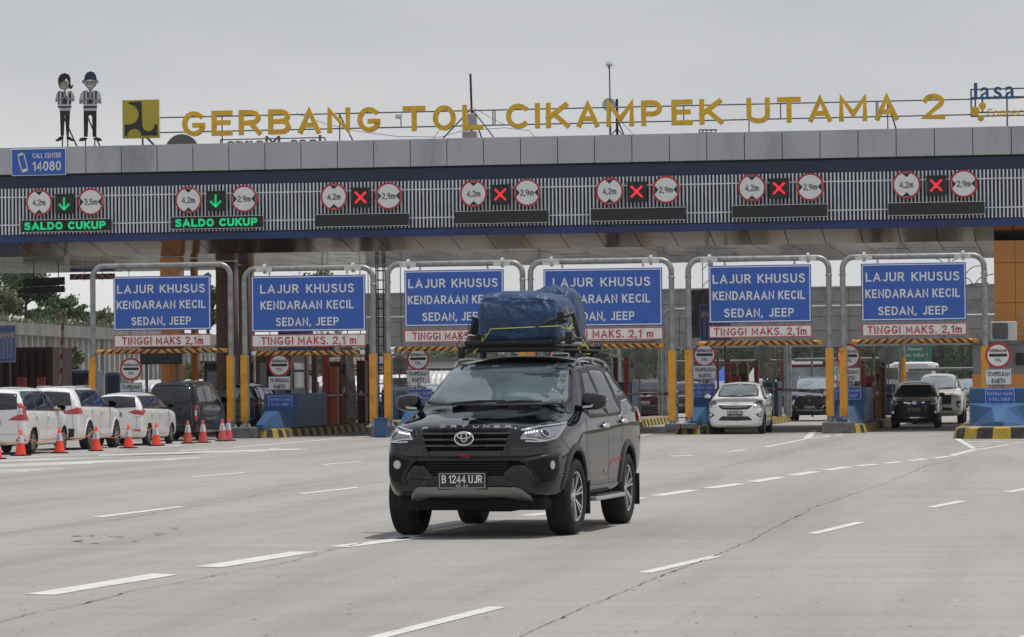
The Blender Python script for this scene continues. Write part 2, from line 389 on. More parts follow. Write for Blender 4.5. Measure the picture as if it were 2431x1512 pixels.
D('mud', (.13, .085, .05), .95, 0, .3, 10)
def q1(X, Y): return X/2.5602, 1008.9+Y/2.5602
def q2(X, Y): return 1481.3+X/2.5602, 1008.9+Y/2.5602
def q3(X, Y): return (1380+X/1.9926)/1.685, (1980+Y/1.9926)/1.685
def q4(X, Y): return (1000+X/1.2155)/1.685, (1900+Y/1.2155)/1.685
mk = MB()
def mark(fn, pts, z=.004):
    g = [G(*fn(*p), z) for p in pts]; mk.add(g, [tuple(range(len(g)))] if len(g) == 4 else tri([(a.x, a.y) for a in g]))
for fn, pts in [
 (q1, [(148,1028),(330,1031),(1088,908),(922,902)]), (q1, [(1180,860),(1345,865),(1930,770),(1775,768)]),
 (q1, [(1980,738),(2118,742),(2590,684),(2470,680)]), (q3, [(300,345),(470,350),(640,316),(430,316)]), (q3, [(660,283),(760,284),(1345,192),(1190,190)]),
 (q3, [(1350,163),(1500,165),(1760,138),(1620,137)]),
 (q2, [(-70,470),(50,458),(157,442),(60,441)]), (q2, [(145,428),(245,430),(470,395),(380,394)]),
 (q2, [(462,383),(560,384),(755,357),(665,355)]), (q2, [(737,344),(822,346),(997,317),(912,315)]),
 (q2, [(975,306),(1058,307),(1207,283),(1130,281)]), (q2, [(1182,274),(1260,275),(1407,255),(1330,253)]),
 (q2, [(1372,247),(1445,249),(1575,239),(1512,236)]), (q2, [(1545,232),(1610,234),(1722,223),(1660,221)]),
 (q2, [(1705,217),(1765,218),(1870,206),(1812,204)]), (q2, [(1862,200),(1915,202),(1998,191),(1950,189)]),
 (q2, [(1965,185),(2010,187),(2150,150),(2110,148)]), (q2, [(2140,149),(2155,151),(2350,120),(2330,117)]),
 (q2, [(2110,142),(2150,147),(2050,85),(2000,80)]), (q2, [(2060,99),(2070,102),(2300,104),(2290,101)]), (q2, [(2090,113),(2100,116),(2250,118),(2240,115)]),
 (q2, [(2110,126),(2120,129),(2210,130),(2200,127)]), (q2, [(2350,110),(2352,113),(2500,97),(2500,94)]),
 (q2, [(850,132),(875,134),(1110,86),(1090,84)]), (q2, [(1090,84),(1135,84),(1180,27),(1140,30)]), (q2, [(1130,80),(1150,82),(1335,60),(1315,57)]),
 (q2, [(1150,66),(1155,68),(1290,65),(1280,63)]), (q2, [(618,160),(655,162),(755,151),(725,148)]), (q2, [(255,188),(300,191),(440,185),(415,182)]),
 (q2, [(70,71),(74,75),(205,45),(200,42)]), (q2, [(190,48),(240,48),(260,22),(225,22)]), (q2, [(200,47),(200,50),(390,42),(390,39)]),
 (q2, [(1835,499),(1895,501),(2087,462),(2030,459)]), (q2, [(2305,407),(2365,408),(2580,366),(2520,364)]),
 (q2, [(1112,659),(1180,661),(1470,591),(1410,588)]),
 (q2, [(75,896),(165,898),(605,796),(540,792)]),
 (q2, [(2360,1300),(2440,1300),(2700,1220),(2620,1218)]), (q4, [(400,830),(500,830),(1245,642),(1165,638)]),
 (q1, [(1137,314),(1170,316),(1502,290),(1470,287)]), (q1, [(1945,240),(1975,242),(2210,220),(2190,218)]),
 (q1, [(555,557),(625,560),(1140,495),(1085,493)]), (q1, [(1803,416),(1850,419),(2203,378),(2165,376)]),
 (q1, [(-50,216),(-50,219),(1700,158),(1600,158)]), (q1, [(-50,221),(-50,225),(1300,172),(1100,174)]), (q1, [(600,181),(600,187),(1880,147),(1800,143)]),
 (q1, [(-50,241),(-50,245),(1235,200),(1200,196)]), (q1, [(-50,248),(-50,252),(1100,210),(1000,206)]), (q1, [(-50,254),(-50,258),(600,232),(560,230)]),
 (q1, [(-50,272),(-50,276),(400,266),(380,263)]), (q1, [(-50,280),(-50,284),(280,276),(240,272)]), (q1, [(-50,288),(-50,291),(180,285),(150,282)]),
 (q1, [(1090,153),(1095,156),(1280,148),(1270,145)]), (q1, [(1415,134),(1420,137),(2240,68),(2235,65)]), (q1, [(690,156),(690,158),(1100,121),(1090,126)]), (q1, [(0,199),(0,202),(700,172),(700,170)]), (q1, [(1635,141),(1640,146),(1700,144),(1695,140)])]:
    mark(fn, pts)
mk.build('road_markings', 'paint_road')['kind'] = 'structure'
# cracked slab joints: thin irregular strips
def px_of(p):
    v = Vector((p[0], p[1], -EYE)); d = v.dot(_F); return 1215.5+FPX*v.dot(_R)/d, 756-FPX*v.dot(_U)/d
jt = MB(); rj = random.Random(4)
def joint(pts, w, jit=.012, z=.007, seg=.12, blobs=0):
    g = [G(x, y, z) for x, y in pts]; path = []
    for a, b in zip(g, g[1:]):
        n = max(2, int((b-a).length/seg))
        for i in range(n): path.append(a.lerp(b, i/n))
    path.append(g[-1]); L = []; R = []
    off = 0
    for i, p in enumerate(path):
        d = (path[min(i+1, len(path)-1)]-path[max(i-1, 0)]).normalized(); nrm = Vector((-d.y, d.x, 0))
        off = off*.9+rj.gauss(0, jit*.45); ww = w*(.4+1.1*rj.random())*(1+(2.2 if rj.random() < .06 else 0))
        L.append(p+nrm*(off+ww/2)); R.append(p+nrm*(off-ww/2))
    n = len(L); jt.add(L+R, [(i, n+i, n+i+1, i+1) for i in range(n-1)])
    for _ in range(blobs):
        i = rj.randrange(n); c = path[i]; k = rj.randint(5, 7); r = w*(.8+rj.random()*1.3)
        jt.add([c+Vector((math.cos(6.28*a/k)*r*(.6+rj.random()*.8), math.sin(6.28*a/k)*r*3*(.6+rj.random()*.8), .002)) for a in range(k)], [tuple(range(k))])
joint([(1225,1516),(1300,1480),(1395,1438),(1480,1404),(1540,1380),(1600,1355),(1700,1318),(1800,1272),(1862,1240),(1935,1204),(2020,1173),(2100,1148),(2200,1105),(2300,1083)], .0055, blobs=10)
joint([(-10,1477),(100,1450),(195,1434),(325,1401),(460,1375),(600,1348),(700,1330),(790,1302),(880,1283),(960,1268),(1100,1240)], .007, blobs=4)
joint([(-10,1269),(100,1252),(240,1238),(430,1207),(560,1183),(700,1162),(900,1130)], .006)
joint([(0,1180),(200,1163),(400,1146)], .006); joint([(-10,1430),(195,1434)], .006)
joint([(1480,1142),(1690,1115),(1800,1090),(2000,1040)], .007); joint([(1500,1176),(1750,1180),(1990,1182)], .006)
joint([(1560,1300),(1720,1302)], .005); joint([(400,1290),(700,1305)], .004)
for Yj in (22.5, 28.2, 33.6, 39.5, 46, 54, 63, 74):
    a_ = px_of((-11-Yj*.12, Yj)); b_ = px_of((9-Yj*.1, Yj)); joint([a_, ((a_[0]+b_[0])/2, (a_[1]+b_[1])/2), b_], .0035, .003, seg=.3)
jt.build('road_cracks', 'joint')['kind'] = 'structure'
md = MB()
for _ in range(30):
    t = rj.random(); x = 150+t*290; y = 1288-t*34+rj.gauss(0, 7); g = G(x, y, .006); r = .012+.05*rj.random()**2; k = 7
    md.add([g+Vector((math.cos(6.28*a/k)*r*(.5+rj.random()), math.sin(6.28*a/k)*r*(.5+rj.random()), 0)) for a in range(k)], [tuple(range(k))])
for _ in range(240):
    x = rj.uniform(0, 2431); y = rj.uniform(1080, 1510); g = G(x, y, .006); r = .006+.012*rj.random(); k = 5
    md.add([g+Vector((math.cos(6.28*a/k)*r*(.5+rj.random()), math.sin(6.28*a/k)*r*(.5+rj.random()), 0)) for a in range(k)], [tuple(range(k))])
o = md.build('road_dirt', 'mud'); o['kind'] = 'stuff'; tag(o, 'crumbs of dried mud and grit scattered on the concrete road', 'dirt')
# ================================================================ toll canopy
KF = 104.5/110.6; YF = 104.5; XL, XR = -47., 7.
cp = thing('toll_canopy', (-17, YF, 0), 'wide toll gate canopy with grey fascia panels, blue bands and white slats on tiled columns', 'canopy')
b = MB(); pw = 1.21*KF; x = P(545.7, 360, YF).x; x -= pw*math.ceil((x-XL)/pw)
zt, zp, zs1, zs0, z0 = [1.5+(q_-1.5)*KF for q_ in (9.55, 8.66, 8.19, 6.66, 6.40)]
while x < XR:
    b.box((x+pw/2, YF-.08, (zt+zp)/2), (pw-.022, .14, zt-zp), 0, bev=.006); x += pw
b.build('fascia_panel', 'panel_grey', cp)
b = MB(); b.box(((XL+XR)/2, YF+.06, (zt+z0)/2+.0), (XR-XL, .12, zt-z0-.01)); b.build('fascia_backing', 'dark_gap', cp)
b = MB(); b.box(((XL+XR)/2, YF-.015, (zp-.06+zs0-.02)/2), (XR-XL, .03, zp-.06-zs0+.02)); b.build('navy_band', 'navy', cp)
b = MB(); b.box(((XL+XR)/2, YF-.035, (zs0-.03+z0)/2), (XR-XL, .05, zs0-.03-z0)); b.build('blue_band', 'blue_band', cp)
b = MB(); x = XL+.05
while x < XR: b.box((x, YF-.13, (zs1+zs0)/2), (.0445, .05, zs1-zs0)); x += .1213*KF
for z in (7.55, 6.68): b.box(((XL+XR)/2, YF-.165, z), (XR-XL, .015, .035))
b.build('slat_screen', 'slat', cp)
b = MB(); yk = YF+2.27; zk = 5.78; yb = 121.7                        # sloping front soffit, then the flat one
pwx = 1.21*KF; x = P(545.7, 360, YF).x; x -= pwx*math.ceil((x-XL)/pwx); gp = .012; rr = random.Random(2)
while x < XR:
    x0, x1 = x+gp, x+pwx-gp
    b.add([(x0, YF+.12, z0), (x1, YF+.12, z0), (x1, yk, zk), (x0, yk, zk)], [(3, 2, 1, 0)])
    y = yk+.02
    while y < yb:
        y1 = min(y+2.6, yb); dz = [rr.uniform(-.006, .006) for _ in range(4)]
        b.add([(x0, y, zk+dz[0]), (x1, y, zk+dz[1]), (x1, y1-.02, zk+dz[2]), (x0, y1-.02, zk+dz[3])], [(3, 2, 1, 0)]); y = y1
    x += pwx
b.build('soffit', 'mirror_soffit', cp)
b = MB(); b.box(((XL+XR)/2, (YF+yb)/2+.3, 7.65), (XR-XL-.1, yb-YF-.5, 2.7)); b.build('roof', 'steel_dark', cp)
b = MB(); b.box(((XL+XR)/2, yb+.03, 6.95), (XR-XL, .06, 2.3)); b.build('rear_fascia', 'panel_grey', cp)
def column(px0, px1, D0, mats, ym=700):
    Yc = D0*.988*KF; a = P(px0, ym, Yc); c = P(px1, ym, Yc); w = c.x-a.x; b = MB(); dp = w*.8
    z = .2
    while z < zk-.02:
        z1 = min(z+1.22, zk-.02); h = z1-z-.015
        for i in range(2): b.box((a.x+w*(i+.5)/2, Yc+dp/2, z+h/2), (w/2-.012, dp, h), 0)
        z = z1
    b.box((a.x+w/2, Yc+dp/2+.01, zk/2+.1), (w-.03, dp-.03, zk-.25), 1); b.build('column', mats, cp)
column(2360, 2462, 113.5, ['orange', 'dark_gap']); column(380, 428, 116, ['orange', 'dark_gap']); column(452, 468, 117.5, ['orange', 'dark_gap'])
column(512, 557, 121, ['brown', 'dark_gap']); column(565, 590, 125, ['brown', 'dark_gap'])
column(575, 600, 128, ['orange', 'dark_gap'])
# ---- signs on the fascia
YS = YF-.34
def limit_sign(x, y, st, tall, label, grp):
    c = P(x, y, YS); r = .445; t = thing('limit_sign', c, label, 'road sign', grp, sc=KF)
    b = MB(); b.disc((0, 0, 0), r, 0, 40, 0, 0, .03); b.build('plate', ['sign_white'], t, False)
    b = MB(); b.disc((0, -.006, 0), r, 0, 40, 0, r*.87); b.build('border', 'sign_red', t, False)
    b = MB(); k = r*.86
    for s_ in (1, -1):
        if tall: b.prism([(-.14, s_*k*.97), (.14, s_*k*.97), (0, s_*k*.62)], -.006, -.004)
        else: b.prism([(s_*k*.97, -.14), (s_*k*.97, .14), (s_*k*.62, 0)], -.006, -.004)
    b.build('arrowheads', 'sign_black', t, False)
    b = MB(); sline(b, st.replace(' ', ''), (0, -.008, 0), .44, .20, .13, .16); b.build('lettering', 'sign_black', t, False)
    b = MB(); b.box((0, .08, 0), (.06, .13, .5)); b.build('bracket', 'steel_dark', t, False)
    return t
def arrow_box(x, y, green, label):
    c = P(x, y, YS); t = thing('lane_signal', c, label, 'signal', 'lane signals on the canopy fascia', sc=KF)
    b = MB(); b.box((0, .06, 0), (.62, .16, .64), bev=.015); b.box((0, -.03, .30), (.66, .06, .03)); b.build('housing', 'led', t, False)
    b = MB(); q = .0
    def dots(a, c_, n):
        for i in range(n):
            for o in (-.024, .0, .024):
                f = i/(n-1); px = a[0]+(c_[0]-a[0])*f; pz = a[1]+(c_[1]-a[1])*f; d = Vector((c_[0]-a[0], c_[1]-a[1])).normalized()
                b.box((px-d.y*o, -.03, pz+d.x*o), (.018, .012, .018))
    if green: dots((0, .19), (0, -.17), 13); dots((0, -.19), (-.17, -.02), 9); dots((0, -.19), (.17, -.02), 9)
    else: dots((-.17, .17), (.17, -.17), 15); dots((-.17, -.17), (.17, .17), 15)
    b.build('arrow_light' if green else 'cross_light', 'led_green' if green else 'led_red', t, False)
    return t
def message_board(x0, x1, yc, msg, label):
    c, w, h = rect(x0, x1, yc, 28, YS-.03); t = thing('message_board', c, label, 'display board', 'message boards on the canopy fascia')
    b = MB(); b.box((0, .06, 0), (w, .2, .385*KF), bev=.01); b.build('housing', 'led', t, False)
    b = MB(); b.box((0, -.045, .19), (w+.02, .03, .012)); b.box((0, -.045, -.19), (w+.02, .03, .012)); b.build('edge_strip', 'slat', t, False)
    if msg:
        b = MB(); vs, fs, bw, bh = text_geo(msg, .03, 1.12, 1.0)
        sline(b, msg, (0, -.047, 0), w*.91, .25, .26, .10, .5); b.build('lettering', 'led_green', t, False)
        b = MB()
        for k in range(11): b.box((0, -.056, -.12+k*.024), (w*.93, .006, .007))
        b.build('louvre', 'led', t, False)
rows = [((92.8,480.5),(152.6,483.3),(215.4,479),(49,261.6,535.5),1),((447.2,474.8),(512.3,476.5),(579.5,471.8),(406.7,621.7,528),1),
 ((792.7,466.7),(856.3,468.4),(922.6,465),(749,968.7,522.5),0),((1124.2,459.5),(1187.8,461.5),(1251.4,457),(1080,1299.6,515),0),
 ((1446.9,453.7),(1511.5,454.7),(1580.9,450),(1403,1627,508.5),0),((1784.9,445.8),(1849.5,446.8),(1923.3,443.4),(1738.4,1963,501),0),
 ((2152,438.3),(2222.7,440),(2288,435.9),(2108.6,2337,495),0)]
ordn = ['leftmost', 'second from left', 'third from left', 'middle', 'third from right', 'second from right', 'rightmost']
for i, (a, m_, c, bd, gr) in enumerate(rows):
    limit_sign(a[0], a[1], '4,2 m', True, f'round 4,2 m height sign, {ordn[i]} one on the slatted fascia', 'height limit signs on the fascia')
    limit_sign(c[0], c[1], '3,5 m' if i == 0 else '2,9m', False, 'round 3,5 m width limit sign beside the leftmost green arrow' if i == 0 else f'round 2,9 m width sign, {ordn[i]} of the width signs' , 'width limit signs on the fascia')
    arrow_box(m_[0], m_[1], gr, f'square signal with {"green down arrow" if gr else "red cross"}, {ordn[i]} on the fascia')
    message_board(bd[0], bd[1], bd[2], 'SALDO CUKUP' if gr else '', f'board lit with green SALDO CUKUP, {"left" if i == 0 else "right"} one of the two' if gr else f'blank dark message board, {ordn[i]} under the signs')
# ---- lettering on the roof
YL = 105.15
t = thing('rooftop_sign', P(1340, 320, YL), 'tall golden letters GERBANG TOL CIKAMPEK UTAMA 2 on a pipe frame along the canopy roof', 'sign')
for ch, a, c in [('G',433.7,487.7),('E',503.5,552.5),('R',568,621),('B',637.9,690.9),('A',708.7,761.4),('N',777.7,832.3),('G',849.4,903.4),('T',957,1010.8),('O',1028.5,1082.5),('L',1098.6,1147.5),
 ('C',1202,1256),('I',1271,1282),('K',1296.8,1350.9),('A',1369.6,1422.3),('M',1439.7,1505.7),('P',1522.8,1572),('E',1594.6,1644.8),('K',1660.8,1715.5),('U',1772.6,1828),('T',1845.4,1901.5),('A',1919.6,1974.6),('M',1991.7,2059),('A',2077.5,2133),('2',2190.6,2242)]:
    xm = (a+c)/2; yc = 294-(xm-460)*.02335; q, w, h = rect(a, c, yc, 60*(1+(xm-1215)/52600), YL-.15)
    b = MB(); sline(b, ch, q+Vector((0, -.1, 0)), w, h, .19, depth=.0, back=.12); b.build('letter', 'letter_gold', t)
b = MB()
for yy, at in ((440+0, 0), (0, 1)):
    pass
zr1 = P(1573, 119+425/2.9257*0+253.5, YL).z
def zline(x, y): return P(x, y, YL).z
za, zb = zline(1045, 264), zline(1045, 299.8)
xa, xe_ = P(380, 280, YL).x, P(2320, 240, YL).x
for z in (za, zb): b.tube([(xa, YL, z), (xe_, YL, z)], .022, 8)
for px_, y0, y1 in ((527, 277, 345), (806, 263, 337), (1170, 262, 300), (1175, 262, 300), (1540, 0, 0), (1623, 250, 287), (1778, 288, 316), (1853, 247, 283), (2080, 237, 277), (2084, 237, 277), (2107, 245, 305)):
    if y0: b.tube([(P(px_, y0, YL).x, YL, zt if y1 > 303 else zb), (P(px_, y0, YL).x, YL, za)], .02, 6)
for px_ in (806, 2107, 1455): b.tube([(P(px_+22, 300, YL).x, YL+1.2, zt-.1), (P(px_, 250, YL).x, YL, (za+zb)/2+.2)], .022, 6)
b.build('pipe_frame', 'steel', t)
# partner sign at the right end
t = thing('roof_lettering', P(2370, 290, YL), 'blue Jasa and yellow Connec lettering with three discs at the right roof end', 'sign')
def z4(X, Y): return (3850+X/5.817)/1.685, (300+Y/5.817)/1.685
for ch, x0, x1, y0, y1 in (('J',182,348,183,575),('a',413,645,283,568),('s',722,918,275,558),('a',990,1225,262,555),('M',1500,1800,150,545)):
    a = z4(x0, (y0+y1)/2); c = z4(x1, (y0+y1)/2); q, w, h = rect(a[0], c[0], a[1], (y1-y0)/9.8, YL-.12); b = MB(); b.text(ch, q, w, h, depth=.08, bold=.015); b.build('letter', 'letter_blue', t)
for ch, x0, x1, y0, y1 in (('C',565,697,780,960),('o',720,850,830,958),('n',877,985,825,952),('n',1015,1120,820,948),('e',1150,1265,815,950),('c',1295,1400,812,945),('t',1415,1480,780,940)):
    a = z4(x0, (y0+y1)/2); c = z4(x1, (y0+y1)/2); q, w, h = rect(a[0], c[0], a[1], (y1-y0)/9.8, YL-.12); b = MB(); b.text(ch, q, w, h, depth=.05, bold=.01); b.build('small_letter', 'letter_gold', t)
for X, Y, r in ((292, 840, 102), (463, 718, 79), (425, 1002, 69)):
    b = MB(); q = P(*z4(X, Y), YL-.1); b.disc(q, r/9.8/73.5, 0, 28, 0, 0, .06); b.v = [(v[0], v[1], v[2]) for v in b.v]; b.build('disc', 'letter_gold', t)
b = MB(); fx = P(*z4(200, 600), YL).x; rx = fx+4.5
for Y, r in ((325, .02), (530, .035), (865, .022), (950, .022)): z = P(*z4(700, Y), YL).z; b.bar((fx, YL, z), (rx, YL, z), r*2)
for X, Y0, Y1 in ((200, 320, 970), (295, 330, 840), (463, 540, 860), (1033, 400, 1195)): b.bar((P(*z4(X, Y0), YL).x, YL, P(*z4(X, Y0), YL).z), (P(*z4(X, Y0), YL).x, YL, P(*z4(X, Y1), YL).z), .05)
b.build('pipe_frame', 'steel', t)
# ministry style square emblem
def z5(X, Y): return (200+X/4.5826)/1.685, (270+Y/4.5826)/1.685
c0 = P(*z5(1665, 942), YL-.1); k = 1/(4.5826*1.685*FPX**0)*1.0
s5 = rect(z5(1330, 942)[0], z5(2005, 942)[0], z5(1665, 942)[1], 88, YL-.1)[1]/675.
t = thing('square_emblem', c0, 'square yellow panel with black curved emblem standing on the canopy roof left of the letters', 'sign')
def e5(X, Y): return ((X-1667)*s5, -(Y-942-(1667-X)*.02)*s5)
b = MB(); b.prism([(-337*s5, -341*s5), (337*s5, -341*s5), (337*s5, 341*s5), (-337*s5, 341*s5)], 0, .12, side=1); b.build('panel', ['logo_yellow', 'sign_white'], t, False)
def arc(cx, cy, r, a0, a1, n=12): return [(cx+r*math.cos(rad(a0+(a1-a0)*i/n)), cy-r*math.sin(rad(a0+(a1-a0)*i/n))) for i in range(n+1)]
pg = [(1448,640),(1683,632),(1690,1050)]+arc(1805,1045,115,180,360)+[(1925,1040),(1970,1040),(1972,1235),(1680,1242)]+arc(1548,1245,130,0,180)+[(1415,1250),(1372,1250),(1370,1042),(1450,1040)]+arc(1450,860,180,-90,90)+[(1448,680)]
b = MB(); b.prism([e5(x, y+0) for x, y in pg], -.02, -.002); b.build('emblem', 'sign_black', t, False)
b = MB(); b.bar(P(*z5(1697, 1280), YL), P(*z5(1702, 1462), YL), .05); b.bar(P(*z5(1775, 1280), YL), P(*z5(1830, 1450), YL)+Vector((0, .9, 0)), .05); b.build('support', 'steel', t)
# flat painted greeters
def cutout(label, cx, sh, ground_px):
    def q(X, Y): return P(*z5(X, Y), YL)
    root = q(cx, 1400); t = thing('cutout_figure', root, label, 'cutout figure', 'flat greeting figures on the canopy roof')
    for nm, mt, poly, y0, y1 in sh:
        pts = [q(X, Y)-root for X, Y in poly]; b = MB(); b.prism([(p.x, p.z) for p in pts][::1], y0, y1); b.build(nm, mt, t, False)
    return t
def ell(cx, cy, rx, ry, n=18): return [(cx+rx*math.cos(6.2832*i/n), cy+ry*math.sin(6.2832*i/n)) for i in range(n)]
D('fig_skin', (.27, .25, .20), .6, 0, .04, 2); D('fig_white', (.48, .48, .50), .6, 0, .04, 2); D('fig_navy', (.02, .025, .06), .6); D('fig_black', (.012, .012, .014), .6)
woman = [('backboard', 'fig_black', [(180,790),(365,790),(342,1250),(300,1250),(270,820),(250,1250),(195,1250)], 0, .03),
 ('shoe', 'fig_black', [(100,1330),(190,1262),(245,1265),(240,1310),(150,1352),(105,1350)], 0, .03), ('shoe', 'fig_black', [(443,1330),(350,1262),(300,1265),(305,1310),(395,1350),(438,1348)], 0, .03),
 ('sock', 'fig_white', [(195,1245),(245,1245),(240,1275),(195,1275)], .0, .025), ('sock', 'fig_white', [(300,1245),(342,1245),(345,1275),(300,1275)], .0, .025),
 ('shirt', 'fig_white', [(165,740),(380,740),(370,790),(170,790)], 0, .03), ('sleeve', 'fig_white', [(100,580),(110,500),(150,435),(205,420),(230,560),(150,640),(140,590)], -.002, .03),
 ('sleeve', 'fig_white', [(452,545),(430,480),(395,430),(330,420),(300,560),(390,600),(400,560)], -.002, .03), ('arm', 'fig_skin', [(98,578),(145,582),(240,545),(262,560),(150,625),(100,630)], -.012, .01),
 ('arm', 'fig_skin', [(450,545),(395,575),(300,540),(280,560),(390,620),(445,625)], -.012, .01), ('hands', 'fig_skin', [(262,400),(285,400),(300,470),(290,550),(250,550),(245,470)], -.014, .01),
 ('vest', 'fig_navy', [(150,440),(250,440),(262,560),(385,430),(390,735),(262,745),(142,735)], -.006, .02), ('vest_stripe', 'fig_white', [(175,450),(212,450),(212,670),(175,670)], -.009, 0), ('vest_stripe', 'fig_white', [(315,445),(345,445),(345,665),(315,665)], -.009, 0),
 ('vest_stripe', 'fig_white', [(142,672),(390,668),(390,705),(142,710)], -.009, 0),
 ('face', 'fig_skin', ell(258, 320, 88, 92), -.01, .02), ('hair', 'fig_black', [(150,280),(150,200),(190,130),(270,98),(340,125),(372,180),(376,300),(395,345),(415,310),(422,345),(395,390),(340,390),(350,280),(300,200),(240,255),(180,290),(190,400),(170,350)], -.016, .02),
 ('smile', 'fig_white', [(228,355),(295,352),(270,375),(245,375)], -.013, 0)]
man = [('trousers', 'fig_black', [(615,790),(850,790),(848,1270),(780,1270),(770,900),(735,860),(700,900),(688,1270),(620,1270)], 0, .03),
 ('shoe', 'fig_black', [(528,1330),(560,1290),(620,1280),(682,1290),(675,1318),(600,1350),(535,1350)], 0, .03), ('shoe', 'fig_black', [(948,1325),(910,1288),(850,1280),(785,1290),(800,1318),(880,1348),(942,1346)], 0, .03),
 ('shirt', 'fig_white', [(612,735),(858,735),(855,795),(615,795)], 0, .03), ('sleeve', 'fig_white', [(538,575),(560,480),(610,425),(690,410),(700,560),(620,620),(610,580)], -.002, .03),
 ('sleeve', 'fig_white', [(938,570),(920,480),(875,425),(790,410),(780,560),(860,620),(865,580)], -.002, .03), ('arm', 'fig_skin', [(536,575),(612,585),(700,555),(740,575),(620,655),(540,668)], -.012, .01),
 ('arm', 'fig_skin', [(938,575),(860,585),(775,555),(738,575),(855,655),(940,668)], -.012, .01), ('hands', 'fig_skin', [(722,400),(760,400),(770,470),(760,570),(718,570),(712,470)], -.014, .01),
 ('vest', 'fig_navy', [(620,430),(715,450),(738,580),(765,450),(858,430),(858,742),(738,742),(612,742)], -.006, .02), ('vest_stripe', 'fig_white', [(645,445),(680,445),(680,660),(645,660)], -.009, 0), ('vest_stripe', 'fig_white', [(792,445),(825,445),(825,660),(792,660)], -.009, 0),
 ('vest_stripe', 'fig_white', [(612,668),(858,665),(858,700),(612,704)], -.009, 0),
 ('face', 'fig_skin', [(625,240),(855,230),(850,320),(810,370),(740,385),(680,375),(640,330)], -.01, .02), ('ear', 'fig_skin', ell(612, 262, 26, 36), -.006, .02), ('ear', 'fig_skin', ell(862, 258, 24, 36), -.006, .02),
 ('cap', 'fig_navy', [(622,245),(640,150),(680,90),(740,68),(800,85),(840,135),(858,235),(770,225),(700,225)], -.016, .02), ('smile', 'fig_white', [(672,330),(800,325),(770,358),(705,360)], -.013, 0),
 ('neck', 'fig_skin', [(700,375),(785,370),(780,420),(705,420)], -.004, .01), ('eye', 'fig_navy', ell(690,270,9,14,8), -.013, 0), ('eye', 'fig_navy', ell(785,266,9,14,8), -.013, 0)]
t = cutout('flat painted cutout of a woman in a vest with palms pressed together', 262, woman, 0)
b = MB(); [b.bar(P(*z5(X, 1300), YL+.05), P(*z5(X, 1470), YL+.05), .035) for X in (228, 325)]; b.bar(P(*z5(250, 900), YL+.05), P(*z5(400, 1465), YL+.05)+Vector((0, .7, 0)), .035); b.build('support', 'steel', t)
t = cutout('flat painted cutout of a man in a navy cap with palms pressed together', 740, man, 0)
b = MB(); [b.bar(P(*z5(X, 1300), YL+.05), P(*z5(X, 1462), YL+.05), .035) for X in (650, 822)]; b.bar(P(*z5(700, 920), YL+.05), P(*z5(822, 1460), YL+.05)+Vector((0, .7, 0)), .035); b.build('support', 'steel', t)
# call centre plate on the fascia
c, w, h = rect(27, 156.5, 384.5, 64, YF-.2); t = thing('call_center_sign', c, 'blue sign with phone outline reading CALL CENTER 14080 on the left end of the fascia', 'sign')
b = MB(); b.box((0, .02, 0), (w, .04, h), bev=.01); b.build('plate', 'sign_white', t, False); b = MB(); b.box((0, -.004, 0), (w*.975, .004, h*.95)); b.build('face', M['sign_blue'], t, False)
b = MB(); sline(b, 'CALL CENTER', (w*.15, -.008, h*.24), w*.52, h*.18, .13, .2, .5); sline(b, '14080', (w*.15, -.008, -h*.15), w*.52, h*.35, .15, .16); b.build('lettering', 'sign_white', t, False)
b = MB(); ro = Matrix.Rotation(rad(-14), 3, 'Y')
for cx, cz, dx, dz in ((-.055,0,.014,.30),(.055,0,.014,.30),(0,.14,.12,.035),(0,-.14,.12,.045)): b.box(ro @ Vector((cx*h/.87*1.9, 0, cz*h/.87*1.9))+Vector((-w*.29, -.009, 0)), (dx*2.1*h/.87, .006, dz*2.0*h/.87), rot=ro)
b.build('phone_symbol', 'sign_white', t, False)
# masts, camera, dish and cabinet on the roof
def zc(X, Y): return 771.5+X/2.9257, 118.7+Y/2.9257
def up(X, Y, Yp=106.3): return P(*zc(X, Y), Yp)
t = thing('guyed_mast', up(1018, 620), 'dark steel mast on a guyed tripod behind the letter L', 'mast')
b = MB(); b.tube([up(1020, 620), up(1018, 400), up(1010, 165)], .035, 8); b.build('pole', 'steel_dark', t)
b = MB(); b.tube([up(1018, 405), up(845, 620)-Vector((0, .6, 0))], .022, 6); b.tube([up(1018, 405), up(1190, 612)-Vector((0, .6, 0))], .022, 6); b.tube([up(1018, 405), up(1045, 610)+Vector((0, 1.4, 0))], .022, 6); b.build('brace', 'steel_dark', t)
b = MB(); b.box(up(1020, 487), (.31, .25, .42), bev=.02); b.box(up(1008, 596), (.45, .3, .28), bev=.02); b.build('cabinet', 'white_wall', t)
t = thing('lightning_rod', up(1985, 596), 'thin pole topped by a chrome lightning rod above the letter A', 'lightning rod')
b = MB(); b.tube([up(1985, 600), up(1975, 113.4)], .022, 8); b.tube([up(1975, 130), up(1974, 100)], .035, 8); b.build('pole', 'steel', t)
b = MB(); c = up(1974, 100); b.lathe([(.001, .15), (.02, .13), (.03, .1), (.09, .06), (.11, 0), (.10, -.03), (.02, -.03)], c, 14); [b.tube([c+Vector((math.cos(a)*.1, math.sin(a)*.1, 0)), c+Vector((math.cos(a)*.17, math.sin(a)*.17, -.1))], .006, 4) for a in (0, 1.05, 2.1, 3.14, 4.2, 5.2)]; b.build('rod_head', 'chrome', t)
t = thing('short_mast', up(2028, 594), 'short thick dark mast behind the letter M', 'mast')
b = MB(); b.tube([up(2030, 596), up(2027, 340)], .042, 8); b.build('pole', 'steel_dark', t)
b = MB(); b.tube([up(2028, 545), up(1990, 592)], .018, 5); b.tube([up(2028, 545), up(2070, 592)], .018, 5); b.build('brace', 'steel_dark', t)
t = thing('dish_antenna', up(1973, 380, 106.8), 'pale round dish antenna behind the letter M', 'antenna')
